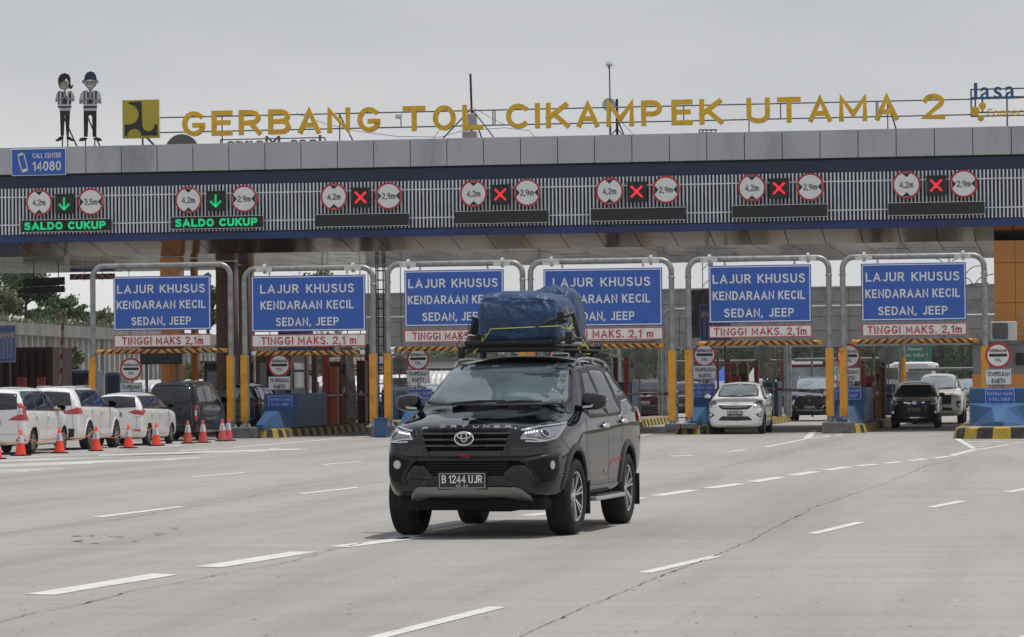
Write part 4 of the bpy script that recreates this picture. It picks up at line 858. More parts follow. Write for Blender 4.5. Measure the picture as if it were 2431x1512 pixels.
# signs seen from behind and rear gantries
for a, c, l in ((1518, 842, 'above the dark red car'), (1811.6, 840, 'right of the striped bar over the white hatchback'), (2109, 842, 'over the black compact van'), (736, 876, 'beside the red posts at left'), (948, 866, 'behind the yellow legs left of the black car')):
    t = thing('round_sign', (P(a, c, 131.5).x, 131.5, .27), f'grey back of a round sign, {l}', 'road sign', 'round signs seen from behind'); z = P(a, c, 131.5).z-.27
    b = MB(); b.disc((0, 0, z), .36, 0, 30, 0, 0, .02); b.build('plate', 'sign_back', t, False); b = MB(); b.box((0, -.01, z-.72), (.72, .02, .44)); b.build('lower_plate', 'sign_back', t, False)
    b = MB(); b.tube([(0, -.06, 0), (0, -.06, z+.2)], .03, 8); [b.box((0, -.03, z+k), (.4, .02, .04)) for k in (.2, -.2, -.66, -.84)]; b.build('post', 'steel', t, False)
def rear_gantry(x0, x1, y, Y, label, yel=False, ys=0):
    a, c = P(x0, y, Y), P(x1, y, Y); t = thing('pipe_gantry', ((a.x+c.x)/2, Y, 0), label, 'gantry', 'rear pipe gantries'); r = .3; z = a.z
    pts = [(a.x, Y, z-r-.02)]+[(a.x+r-r*math.cos(q), Y, z-r+r*math.sin(q)) for q in [math.pi/2*k/5 for k in range(6)]]+[(c.x-r+r*math.cos(q), Y, z-r+r*math.sin(q)) for q in [math.pi/2*(5-k)/5 for k in range(6)]]+[(c.x, Y, z-r-.02)]
    b = MB(); b.tube(pts, .083, 10); b.build('beam', 'galv', t)
    for x in (a.x, c.x):
        b = MB(); b.tube([(x, Y, .2), (x, Y, z-r)], .083, 10); b.build('leg', 'galv', t)
        b = MB(); b.tube([(x, Y, .4), (x, Y, 2.4)], .1, 10); b.build('sleeve', 'yellow' if yel else 'galv', t)
    b = MB(); z2 = z-2.0; b.tube([(a.x+.2, Y, z2), (c.x-.2, Y, z2)], .065, 10); b.tube([(a.x, Y, z2+.02), (c.x, Y, z2+.02)], .01, 5); b.build('height_bar', 'steel', t)
    return t
rear_gantry(1577, 1865, 736, 132, 'rear grey pipe gantry above and behind the white hatchback'); rear_gantry(1872, 2138, 730, 132.2, 'rear grey pipe gantry behind the black SUV with chrome front', False)
rear_gantry(2143, 2440, 752, 131.8, 'rear pipe gantry with yellow sleeves over the pickup truck', True); rear_gantry(1282, 1565, 690, 132.4, 'rear grey pipe gantry behind the tarpaulin load', False); rear_gantry(800, 1205, 757, 132.4, 'rear pipe gantry behind the black ladder', True)
# long grey panel band beyond the toll lanes
Yp = 150; t = thing('panel_wall', (-20, Yp, 0), 'long raised band of grey square panels on posts beyond the toll lanes', 'wall'); b = MB(); z1 = P(1700, 687, Yp).z; z0_ = P(1700, 822, Yp).z
x = P(868, 750, Yp).x; xe2 = P(2480, 750, Yp).x; n = 0; pwid = .82
D('panel_old', (.26, .25, .235), .6, .1, .1, 1.2, dirt=(.13, .12, .11), dscale=.8)
while x < xe2:
    z = z0_
    for k in range(4): b.box((x+pwid/2, Yp, z+(z1-z0_)*(k+.5)/4), (pwid-.02, .06, (z1-z0_)/4-.02)); 
    x += pwid
for zz in (z1+.02, z0_-.03): b.box(((P(868, 750, Yp).x+xe2)/2, Yp-.05, zz), (xe2-P(868, 750, Yp).x, .1, .08))
b.build('panel', 'panel_old', t)
b = MB(); x = P(872, 750, Yp).x
while x < xe2: b.tube([(x, Yp+.2, 0), (x, Yp+.2, z1)], .06, 6); x += 4.9
b.build('post', 'steel', t)
b = MB(); x = P(868, 750, Yp).x
b.box(((x+xe2)/2, Yp+.12, (z0_+z1)/2), (xe2-x, .03, z1-z0_)); b.build('backing', 'steel', t)
# cable ladder
t = thing('cable_ladder', P(902, 930, 119), 'tall black lattice ladder standing between two gantries left of the black car', 'ladder'); b = MB(); xa_, xb_ = P(894, 800, 119).x, P(911, 800, 119).x; z = .3
for x in (xa_, xb_): b.bar((x, 119, .27), (x, 119, 5.75), .04); b.bar((x, 119.35, .27), (x, 119.35, 5.75), .04)
while z < 5.6: b.bar((xa_, 119, z), (xb_, 119, z), .03); b.bar((xa_, 119.35, z), (xb_, 119.35, z), .03); b.bar((xb_, 119, z), (xb_, 119.35, z), .03); z += .33
b.build('lattice', 'steel_dark', t)
# hanging cloth and tariff boards
t = thing('grey_cloth', P(1655, 700, 118), 'wrinkled grey cloth hanging behind the gantry leg left of the white hatchback sign', 'cloth'); b = MB(); vs = []; nx, nz_ = 14, 14
for j in range(nz_+1):
    for i in range(nx+1):
        X = 1636+(1682-1636+20)*i/nx; Yy = 690+(803-690)*j/nz_-(i/nx)*6; p = P(X, Yy, 118); vs.append((p.x, 118+.10*math.sin(i*1.3+j*.55)+.06*math.sin(j*1.1-i*.5), p.z))
b.add(vs, [(j*(nx+1)+i, (j+1)*(nx+1)+i, (j+1)*(nx+1)+i+1, j*(nx+1)+i+1) for j in range(nz_) for i in range(nx)], 0, True); D('cloth_grey', (.26, .26, .25), .7, 0, .1, 3); b.build('sheet', 'cloth_grey', t)
def tariff(x0, x1, y0, y1, Y, label, rows_, cols, tx):
    c, w, h = rect(x0, x1, (y0+y1)/2, y1-y0, Y); t = thing('tariff_board', (c.x, Y, 0), label, 'board', 'blue toll tariff boards')
    b = MB(); b.box((c.x, Y+.02, c.z), (w, .04, h), bev=.01); b.build('panel', 'sign_blue', t)
    b = MB(); frame(b, w, h, .02, 0); b.v = [(x+c.x, y+Y-.005, z+c.z) for x, y, z in b.v]; b.text(tx[0], (c.x, Y-.006, c.z+h*.43), w*.8, h*.055)
    b.text(tx[1], (c.x, Y-.006, c.z+h*.35), w*.8, h*.025); b.box((c.x, Y-.003, c.z+h*.23), (w*.92, .004, h*.16))
    for r in range(rows_):
        for q in range(cols): b.box((c.x+w*(-.42+.84*(q+.5)/cols), Y-.003, c.z+h*(.10-.54*r/rows_)), (w*.5/cols, .004, h*.22/rows_))
        b.box((c.x, Y-.003, c.z+h*(.13-.54*r/rows_)), (w*.9, .004, .006))
    b.build('lettering', 'reflective', t)
    b = MB(); b.text('GOLONGAN', (c.x, Y-.009, c.z+h*.28), w*.6, h*.045, bold=.01)
    for q in range(cols): b.box((c.x+w*(-.42+.84*(q+.5)/cols), Y-.008, c.z+h*.19), (w*.45/cols, .004, h*.02))
    b.build('heading', 'sign_black', t); b = MB()
    for x in (c.x-w*.3, c.x+w*.3): b.tube([(x, Y+.08, .2), (x, Y+.08, c.z+h*.3)], .035, 8)
    b.build('post', 'steel', t)
tariff(-30, 36.5, 772, 860, 113, 'blue toll tariff board with white table at the left edge', 9, 6, ('TARIF TOL (RP)', 'GERBANG CIKAMPEK UTAMA'))
tariff(1662, 1735, 722, 808, 116, 'blue toll tariff board half hidden behind the lane sign over the white hatchback', 8, 6, ('TARIF TOL (RP)', 'ASAL GERBANG')); tariff(660, 740, 786, 832, 116, 'blue board between red posts partly hidden by the height plate', 4, 6, ('TARIF TOL (RP)', 'ASAL GERBANG'))
t = thing('mini_sign', P(765, 828, 121), 'blue sign reading MINI showing under the second height plate', 'sign'); c, w, h = rect(741, 790, 826, 26, 121); b = MB(); b.box(c, (w, .05, h)); b.build('panel', 'sign_blue', t); b = MB(); sline(b, 'MINI', c+Vector((-.1, -.03, -.05)), w*.75, h*.5, .18); b.build('lettering', 'sign_white', t); b = MB(); b.bar(c+Vector((0, .1, h/2)), (c.x, 121.1, 5.78), .03); b.build('hanger', 'steel', t)
for x0, x1, yc, h_, Y, l, st in ((770, 866, 857, 20, 132, 'white red lettered height plate far behind the boom gate', 'MAKSIMAL 2,1'), (866, 962, 854, 20, 133, 'blank white height plate far behind the ladder', '')):
    c, w, h = rect(x0, x1, yc, h_, Y); t = thing('far_height_sign', c, l, 'sign'); b = MB(); b.box((0, 0, 0), (w, .03, h)); b.build('panel', 'sign_white_dirty', t, False); b = MB(); frame(b, w, h, .02, -.018); (sline(b, st, (0, -.018, 0), w*.85, h*.55, .16) if st else None); b.build('border', 'sign_red', t, False)
    b = MB(); L = w/2+.1; b.tube([(-L, 0, -h/2-.35), (L, 0, -h/2-.35)], .07, 10); b.build('height_bar', 'stripe_bar', t, False); b = MB(); [b.bar((x, 0, -h/2-.3), (x, 0, 4), .03) for x in (-w*.4, w*.4)]; b.build('hanger', 'steel', t, False)
# hanging boards at far left
c, w, h = rect(167, 273, 636, 16, 119); t = thing('hanging_sign', c, 'small blue TINGGI MAKS sign hanging from the canopy soffit at left', 'sign'); b = MB(); b.box((0, 0, 0), (w, .04, h)); b.build('panel', 'sign_blue', t, False); b = MB(); sline(b, 'TINGGI MAKS', (-.1, -.022, .03), w*.72, h*.42, .14); b.build('lettering', 'galv', t, False); b = MB(); [b.bar((x, .03, 0), (x, .03, 5.77-c.z), .02) for x in (-.3, .35)]; [b.bar((x, .03, 0), (x, .03, -.45), .02) for x in (-.3, .35)]; b.build('hanger', 'steel_dark', t, False)
c2, w2, h2 = rect(166, 273, 656.5, 14, 119); t = thing('striped_board', c2, 'red and white striped board hanging below the small blue sign at left', 'board'); b = MB(); b.box((0, 0, 0), (w2, .04, h2)); b.build('panel', 'stripe_redwhite', t, False)
for y_, l in ((669, 'upper'), (688, 'lower')):
    c, w, h = rect(57, 153, y_, 17 if l == 'upper' else 14, 118); t = thing('hanging_display', c, f'{l} of two dark display boards hanging from the soffit at far left', 'display board'); b = MB(); b.box((0, 0, 0), (w, .12, h*1.1), rot=Matrix.Rotation(rad(-2), 3, 'Y')); b.build('housing', 'steel_dark', t, False); b = MB(); [b.bar((x, .08, 0), (x, .08, 5.77-c.z), .025) for x in (-.4, .5)]; b.build('hanger', 'steel_dark', t, False)
c, w, h = rect(334, 431, 842, 45, 107); t = thing('display_board', (c.x, 107, .27), 'wide black message display on two legs behind the leftmost gantry', 'display board'); b = MB(); b.box(c, (w, .25, h), bev=.02); b.build('housing', 'led', t); b = MB()
D('led_dim', (.03, .06, .03), .5, emit=.25)
for k in range(2): b.text('KURANGI KECEPATAN ANDA' if k == 0 else 'TEMPELKAN KARTU', (c.x+.1, 106.86, c.z-.05-k*.14), w*(.75 if k == 0 else .6), .07)
b.build('lettering', 'led_dim', t); b = MB(); [b.tube([(x, 107, .27), (x, 107, c.z)], .05, 8) for x in (c.x-w*.36, c.x+w*.37)]; b.build('leg', 'steel', t)
a = P(143, 925, 112); e_ = P(149, 757, 112); t = thing('raised_boom', (a.x, 112, .2), 'raised red and white striped boom arm at left in front of the container', 'toll barrier'); b = MB(); b.tube([(0, 0, 0), (2.6, 0, 0)], .05, 8); o = b.build('boom', 'stripe_pole', t, False); o.matrix_basis = wm(t).inverted() @ Matrix.Translation((a.x, 112, a.z)) @ Matrix.Rotation(-math.atan2(e_.z-a.z, e_.x-a.x), 4, 'Y')
b = MB(); b.box((a.x, 112.1, (a.z+.1)/2), (.3, .3, a.z-.1), bev=.01); b.build('post', 'post_red', t)
for a_, l in ((52, 'left'), (97, 'right')):
    t = thing('short_red_post', ground_of(a_, 116), f'{l} one of two short red posts in front of the red container', 'post'); b = MB(); c, w, h = rect(a_-8, a_+9, 895, 4, 116); b.box((c.x, 116, (c.z+.2)/2), (w, .25, c.z-.2), bev=.01); b.build('column', 'post_red', t)
t = thing('maroon_bollard', ground_of(204, 116), 'maroon square post between the white cars and the corrugated wall', 'post'); b = MB(); c, w, h = rect(199, 209, 902, 4, 116); b.box((c.x, 116, (c.z+.2)/2), (w, .2, c.z-.2)); b.build('column', 'maroon', t)
# booths
def booth(x0, x1, yt, Y, dep, wall, label, band=None):
    c, w, h = rect(x0, x1, yt, 4, Y); t = thing('toll_booth', (c.x, Y, .27), label, 'toll booth', 'toll booths'); H = c.z-.27
    b = MB(); b.box((0, dep/2, H/2), (w, dep, H), bev=.02); b.build('wall', wall, t, False)
    b = MB(); b.box((0, -.012, H*.68), (w*.78, .02, H*.36)); b.build('window', 'glass', t, False); b = MB(); frame(b, w*.82, H*.40, .04, -.02); b.v = [(x, y, z+H*.68) for x, y, z in b.v]; b.build('window_frame', 'steel', t, False)
    b = MB(); b.box((w/2+.012, dep*.4, H*.68), (.02, dep*.55, H*.36)); b.build('side_window', 'glass', t, False)
    b = MB(); b.box((0, dep/2, H+.04), (w+.2, dep+.2, .08)); b.build('roof', 'steel', t, False)
    if band: b = MB(); b.box((0, -.02, H*.18), (w+.04, .04, H*.3)); b.box((w/2+.02, dep/2, H*.18), (.04, dep, H*.3)); b.build('band', band, t, False)
    return t
booth(606, 690, 838, 117, 3, 'brown', 'dark brown toll booth behind the blue barrier by the cones'); booth(484, 545, 862, 116, 3, 'steel_dark', 'black toll booth behind the dark minivan'); booth(691, 712, 842, 124, 3, 'white_wall', 'narrow white booth wall behind the boom gate at left')
booth(1395, 1440, 846, 124, 3, 'grey_wall', 'grey booth behind the tarp loaded car'); 
t = thing('toll_office', (P(2370, 900, 104).x, 104, .27), 'grey toll office wall with orange band behind the right edge sign', 'building'); c, w, h = rect(2309, 2480, 816, 4, 104)
b = MB(); b.box((c.x, 106, (c.z+.27)/2), (w, 4, c.z-.27), bev=.02); b.build('wall', 'grey_wall', t); b = MB(); za_ = P(2400, 888, 104).z; b.box((c.x, 103.97, za_/2+.14), (w+.04, .05, za_-.27)); b.build('band', 'orange', t); b = MB(); b.box((c.x, 106, c.z+.04), (w+.12, 4.2, .09)); b.build('roof', 'steel', t)
b = MB(); c3, w3, h3 = rect(2412, 2431, 852, 28, 103.9); b.box(c3, (w3, .12, h3)); b.build('black_box', 'black_plastic', t)
c, w, h = rect(2352, 2414, 786, 46, 103.2); t = thing('air_conditioner', c, 'white outdoor air conditioner unit on the toll office roof edge at right', 'air conditioner'); b = MB(); b.box((0, .2, 0), (w, .4, h), bev=.02); b.build('casing', 'plastic_white', t, False)
b = MB(); b.disc((-w*.14, -.006, 0), h*.42, 0, 28); b.box((-w*.14, -.005, 0), (w*.60, .004, h*.86)); b.build('fan_grille', 'steel', t, False); b = MB(); [b.disc((-w*.14, -.012, 0), h*r, 0, 28, 0, h*(r-.02)) for r in (.42, .34, .26, .18, .1)]; b.build('grille_ring', 'steel_dark', t, False); b = MB(); b.box((0, .2, -h/2-.05), (w*1.06, .45, .09)); b.build('shelf', 'steel', t, False)
b = MB(); b.tube([(w/2+.02, .1, -.1), (w/2+.16, .1, -.1), (w/2+.2, .1, .2), (w/2+.17, .1, .5), (w/2+.3, .1, .7)], .014, 6); b.build('pipe', 'galv', t, False)
# looped wire on a pipe at right
t = thing('wire_loops', P(2340, 745, 129), 'large loops of barbed wire above a pipe beside the orange column', 'wire'); b = MB()
def zz(X, Y): return P((3396+X/3.436)/1.685, (880+Y/3.436)/1.685, 129)
for pts in ([(1610,740),(1650,680),(1720,640),(1840,625)], [(1600,790),(1650,810),(1690,860),(1715,915)], [(1728,915),(1750,850),(1800,795),(1900,760),(2010,735)], [(1600,890),(1715,905)], [(1925,908),(2010,880)], [(1190,530),(1240,545),(1290,580)], [(1420,570),(1450,545),(1500,530)]):
    b.tube([zz(*p) for p in pts], .02, 5)
b.build('loop', 'steel', t)
# ================================================================ vehicle tools
def ring(st, k=0):
    y, zb, xb, xw, zw, xs, zs, xm, zm, xe, ze, zt = st[:12]
    return [(0, zb), (.55*xb, zb), (xb, zb+.015), (xb+(xw-xb)*.7, zb+.11), (xw, zw), (xs, zs), (xm, zm), (xe, ze), (.55*xe, ze+.82*(zt-ze)), (0, zt)]
def loft(stations, rf=(0, 9), rr=(0, 9), bowf=.06, bowr=.04, crease=(.35, 0.), wheels=(), sub=2, arch=.06, wl=.34, hw=.9, bowp=2.):
    """stations front to back -> smooth body mesh; rf/rr = (slope, start height) of the raked nose and tail"""
    bm = bmesh.new(); rings = []; n = len(stations)
    for si, st in enumerate(stations):
        h = ring(st); r = []
        for x, z in h:
            y = st[0]
            if st[0] < 0 and si < 3: y += rf[0]*max(0, z-rf[1])*(1, .8, .4)[si]
            if si >= n-3: y -= rr[0]*max(0, z-rr[1])*(1, .9, .45)[n-1-si]
            r.append((x, y, z))
        R = [bm.verts.new(p) for p in r]; L = [R[0]]+[bm.verts.new((-x, y, z)) for x, y, z in r[1:-1]]+[R[-1]]
        rings.append((R, L))
    K = len(rings[0][0])
    for (R0, L0), (R1, L1) in zip(rings, rings[1:]):
        for i in range(K-1):
            bm.faces.new((R0[i], R1[i], R1[i+1], R0[i+1])); bm.faces.new((L0[i], L0[i+1], L1[i+1], L1[i]))
    for (R, L), s_, bow in ((rings[0], 1, -bowf), (rings[-1], -1, bowr)):
        mid = [R[0]]+[None]*(K-2)+[R[-1]]
        for i in range(1, K-1): mid[i] = bm.verts.new((0, R[i].co.y+bow*(1 if R[i].co.z < 2 else 0), R[i].co.z))
        for v in (mid[0], mid[-1]): v.co.y += bow
        for i in range(K-1):
            for A, B in ((R, 1), (L, -1)):
                q = [A[i], A[i+1], mid[i+1], mid[i]]; q = [v for k_, v in enumerate(q) if v not in q[:k_]]
                if len(q) < 3: continue
                if B*s_ < 0: q = q[::-1]
                try: bm.faces.new(q)
                except ValueError: pass
    cl = bm.edges.layers.float.new('crease_edge')
    for (R0, L0), (R1, L1) in zip(rings, rings[1:]):
        for A, B in ((R0, R1), (L0, L1)):
            e_ = bm.edges.get((A[5], B[5]))
            if e_: e_[cl] = crease[0]
            e_ = bm.edges.get((A[7], B[7]))
            if e_: e_[cl] = crease[1]
    bmesh.ops.recalc_face_normals(bm, faces=bm.faces)
    me = bpy.data.meshes.new('body'); bm.to_mesh(me); bm.free()
    o = bpy.data.objects.new('tmp', me); link(o)
    m = o.modifiers.new('s', 'SUBSURF'); m.levels = sub; m.render_levels = sub
    cut = []
    for wy, wr in wheels:
        for s_ in (1, -1):
            b = MB(); r = wr+arch; b.lathe([(.001, 0), (r, 0), (r, wl+.3), (.001, wl+.3)], (s_*(hw-wl) if s_ > 0 else -(hw-wl)-(wl+.3), wy, wr+.01), 36, axis='X', smooth=False); c = b.build('cut', 'rubber'); c.data.flip_normals() if False else None
            bmx = bmesh.new(); bmx.from_mesh(c.data); bmesh.ops.remove_doubles(bmx, verts=bmx.verts, dist=.003); bmesh.ops.recalc_face_normals(bmx, faces=bmx.faces); bmx.to_mesh(c.data); bmx.free(); cut.append(c)
            q = o.modifiers.new('b', 'BOOLEAN'); q.operation = 'DIFFERENCE'; q.object = c; q.solver = 'EXACT'
    dg = bpy.context.evaluated_depsgraph_get(); dg.update(); me2 = bpy.data.meshes.new_from_object(o.evaluated_get(dg))
    bpy.data.objects.remove(o)
    for c in cut: bpy.data.objects.remove(c)
    # wheel wells dark, body smooth
    me2.materials.clear(); mi = []
    for p in me2.polygons:
        k = 0
        for wy, wr in wheels:
            d = math.hypot(p.center.y-wy, p.center.z-wr-.01)
            if d < wr+arch+.01 and hw-wl-.02 < abs(p.center.x): k = 1
        if p.center.z < stations[len(stations)//2][1]+.03: k = 1
        mi.append(k)
    me2.polygons.foreach_set('material_index', mi); me2.polygons.foreach_set('use_smooth', [k == 0 for k in mi])
    me2.update(); bvh = BVHTree.FromPolygons([v.co for v in me2.vertices], [p.vertices for p in me2.polygons])
    return me2, bvh
AX = {'F': (Vector((0, 1, 0)), lambda u, w: Vector((u, -6, w))), 'B': (Vector((0, -1, 0)), lambda u, w: Vector((u, 6, w))),
      'R': (Vector((-1, 0, 0)), lambda u, w: Vector((4, u, w))), 'L': (Vector((1, 0, 0)), lambda u, w: Vector((-4, u, w))), 'T': (Vector((0, 0, -1)), lambda u, w: Vector((u, w, 4)))}
def caster(bvh, ax):
    d, f = AX[ax]
    def cast(u, w):
        h, n, i, t = bvh.ray_cast(f(u, w), d)
        if h is None: return None
        return h, (n if n.dot(d) < 0 else -n)
    return cast
def inside(p, poly):
    x, y = p; r = False; j = len(poly)-1
    for i in range(len(poly)):
        if (poly[i][1] > y) != (poly[j][1] > y) and x < (poly[j][0]-poly[i][0])*(y-poly[i][1])/(poly[j][1]-poly[i][1])+poly[i][0]: r = not r
        j = i
    return r
def rounded(poly, r, n=3):
    o = []; N = len(poly)
    for i in range(N):
        a, p, c = Vector(poly[i-1]), Vector(poly[i]), Vector(poly[(i+1) % N]); la, lc = (a-p).length, (c-p).length; k = min(r, la*.45, lc*.45)
        s_, e_ = p+(a-p).normalized()*k, p+(c-p).normalized()*k
        for q in range(n+1): t = q/n; o.append(tuple((1-t)**2*s_+2*t*(1-t)*p+t*t*e_))
    return o
def patch(b, cast, poly, step=.05, off=.004, rnd=0., mi=0, skirt=.012, dome=0.):
    """a thin skin over the body following a 2D outline"""
    if rnd: poly = rounded(poly, rnd)
    bd = []
    N = len(poly)
    for i in range(N):
        a, c = Vector(poly[i]), Vector(poly[(i+1) % N]); k = max(1, int((c-a).length/step))
        bd += [tuple(a.lerp(c, q/k)) for q in range(k)]
    xs = [p[0] for p in bd]; ys = [p[1] for p in bd]; pts = [Vector(p) for p in bd]; nb = len(bd)
    x = min(xs)+step*.5
    while x < max(xs):
        y = min(ys)+step*.5
        while y < max(ys):
            if inside((x, y), bd) and min((Vector((x, y))-Vector(q)).length_squared for q in bd) > (step*.4)**2: pts.append(Vector((x, y)))
            y += step
        x += step
    vs, es, fs, *_r = geometry.delaunay_2d_cdt(pts, [(i, (i+1) % nb) for i in range(nb)], [], 1, 1e-6)
    out = []; ok = []
    for v in vs:
        h = cast(v.x, v.y)
        if h is None: out.append(Vector((0, 0, 0))); ok.append(None)
        else: out.append(h[0]+h[1]*off); ok.append(h[1])
    F = [f for f in fs if all(ok[i] is not None for i in f)]
    if not F: return b
    # keep facing outwards
    f2 = []
    for f in F:
        nn = (out[f[1]]-out[f[0]]).cross(out[f[2]]-out[f[0]])
        f2.append(tuple(f) if nn.dot(ok[f[0]]) > 0 else tuple(f[::-1]))
    if skirt:
        cnt = {}
        for f in f2:
            for i in range(len(f)): e_ = (f[i], f[(i+1) % len(f)]); cnt[e_] = cnt.get(e_, 0)+1
        be = [e_ for e_ in cnt if (e_[1], e_[0]) not in cnt]; m = {}
        for e_ in be:
            for i in e_:
                if i not in m: m[i] = len(out); out.append(out[i]-ok[i]*skirt)
        f2 += [(e_[1], e_[0], m[e_[0]], m[e_[1]]) for e_ in be]
    b.add(out, f2, mi, True)
    return b
def ribbon(b, cast, path, w=.007, off=.002, step=.04, mi=0):
    pts = []
    for a, c in zip(path, path[1:]):
        a, c = Vector(a), Vector(c); k = max(1, int((c-a).length/step)); pts += [a.lerp(c, q/k) for q in range(k)]
    pts.append(Vector(path[-1])); H = [cast(p.x, p.y) for p in pts]; run = []
    def flush(run):
        if len(run) < 2: return
        vs = []
        for i, (h, n) in enumerate(run):
            d = (run[min(i+1, len(run)-1)][0]-run[max(i-1, 0)][0]).normalized(); s_ = d.cross(n).normalized()*w/2; vs += [h+n*off+s_, h+n*off-s_]
        b.add(vs, [(2*i, 2*i+1, 2*i+3, 2*i+2) for i in range(len(run)-1)], mi, True)
    for h in H:
        if h is None: flush(run); run = []
        else: run.append(h)
    flush(run); return b
def wheel(parent, x, y, r, w, rim_r, spokes=5, style='silver', side=1, steer=0., rimname='rim', hubr=.06, dark=False):
    """tyre + rim, outer face towards side (+1 = +x)"""
    q = thing_part(parent, 'wheel', (x, y, r), (0, 0, steer if side > 0 else math.pi+steer))
    b = MB(); h = w/2; b.lathe([(rim_r, -h*.8), (rim_r+.02, -h*.95), (r-.06, -h), (r-.015, -h*.86), (r, -h*.6), (r, h*.6), (r-.015, h*.86), (r-.06, h), (rim_r+.02, h*.95), (rim_r, h*.8)], (0, 0, 0), 40, axis='X')
    for k in (-.45, -.15, .15, .45): b.lathe([(r+.0015, h*k-.004), (r+.0015, h*k+.004)], (0, 0, 0), 40, 1, axis='X')
    put(b, q, ['rubber', 'sign_black'])
    b = MB(); b.lathe([(rim_r+.004, h*.86), (rim_r-.010, h*.84)], (0, 0, 0), 36, axis='X'); b.lathe([(rim_r-.010, h*.84), (rim_r-.03, h*.45), (rim_r-.03, -h*.7)], (0, 0, 0), 36, 1, axis='X')
    if not dark: b.lathe([(rim_r-.03, -.03), (.04, -.02)], (0, 0, 0), 24, 1, axis='X', smooth=False)
    for k in range(spokes):
        a = 2*math.pi*k/spokes+.3
        for da in ((-.13, .13) if spokes <= 6 else (0,)):
            a1 = a+da*1.15; a0 = a+da*.25; R0, R1 = hubr*.8, rim_r-.012; ww = (.018 if spokes <= 6 else .024)
            p0 = Vector((h*.62, R0*math.cos(a0), R0*math.sin(a0))); p1 = Vector((h*.80, R1*math.cos(a1), R1*math.sin(a1)))
            b.bar(p0, p1, ww, .03, up=(1, 0, 0))
    b.lathe([(.001, h*.72), (hubr*.7, h*.72), (hubr, h*.62), (hubr, 0)], (0, 0, 0), 16, axis='X')
    mb = b.build('rim', [style, 'sign_black'], q, False); return q
def thing_part(parent, name, loc, rot):
    me = bpy.data.meshes.new(name); o = bpy.data.objects.new(name, me); link(o); o.parent = parent
    o.location = loc; o.rotation_euler = rot
    o.matrix_basis = Matrix.Translation(loc) @ Matrix.Rotation(rot[2], 4, 'Z'); return o
def put(b, o, mats):
    me = o.data; me.from_pydata(b.v, [], b.f)
    for q in mats: me.materials.append(M[q])
    me.polygons.foreach_set('material_index', b.m); me.polygons.foreach_set('use_smooth', b.sm); me.update()
def mirror_part(parent, c, side, name='mirror', shell='paint_black', s=1., chrome=None, front=-1, size=(.22, .11, .15)):
    """door mirror: rounded shell on a foot; front = -1 when the car faces -y"""
    b = MB(); w, d, h = size; bm = bmesh.new(); bmesh.ops.create_uvsphere(bm, u_segments=18, v_segments=12, radius=1)
    for v in bm.verts:
        x, y, z = v.co; e_ = lambda t, p: math.copysign(abs(t)**p, t)
        x, z, y = e_(x, .62), e_(z, .62), e_(y, .7)
        if y > .35: y = .35
        z *= (1-.16*max(0, x)); z += .0
        v.co = Vector((x*w/2*side, y*d*(1 if front < 0 else -1), z*h/2))
    bm.verts.index_update(); b.add([v.co+Vector(c) for v in bm.verts], [[v.index for v in f.verts] for f in bm.faces], 0, True); bm.free()
    o = b.build(name, shell, parent, False)
    b = MB(); yb = c[1]-front*d*.36; b.add([(c[0]+side*x*w*.42, yb, c[2]+z*h*.40) for x, z in ((-1, -.9), (1, -.7), (1, .7), (.8, .95), (-1, .95))], [(0, 1, 2, 3, 4), (4, 3, 2, 1, 0)]); b.build('mirror_glass', 'chrome', o, False)
    b = MB(); b.bar((c[0]-side*w*.35, c[1], c[2]-h*.3), (c[0]-side*w*.85, c[1]+.02, c[2]-h*.55), .09, .045); b.build('foot', 'black_plastic', o, False)
    return o
def plate(parent, c, txt, sub, w=.43, h=.14, face=-1, rot=0., label=None):
    """registration plate, black with white characters"""
    q = thing_part(parent, 'license_plate', c, (0, 0, 0 if face < 0 else math.pi)); b = MB(); b.box((0, 0, 0), (w, .012, h), bev=.004); put(b, q, ['sign_black'])
    b = MB(); frame(b, w, h, .0035, -.0075, .007, th=.002)
    sline(b, txt, (0, -.0075, h*.10), w*.86, h*.50, .15, .16, .35); sline(b, sub, (0, -.0075, -h*.31), w*.24, h*.14, .15, .3, .5); b.build('lettering', 'sign_white', q, False); return q
def arm_wiper(parent, p0, p1, off=(0, 0, .02)):
    b = MB(); p0, p1 = Vector(p0), Vector(p1); b.tube([p0, (p0+p1)/2+Vector(off)*.6, p1], .009, 6); b.bar(p0.lerp(p1, .25)+Vector((0, -.004, 0)), p1, .012, .02); b.build('wiper', 'black_plastic', parent, False)
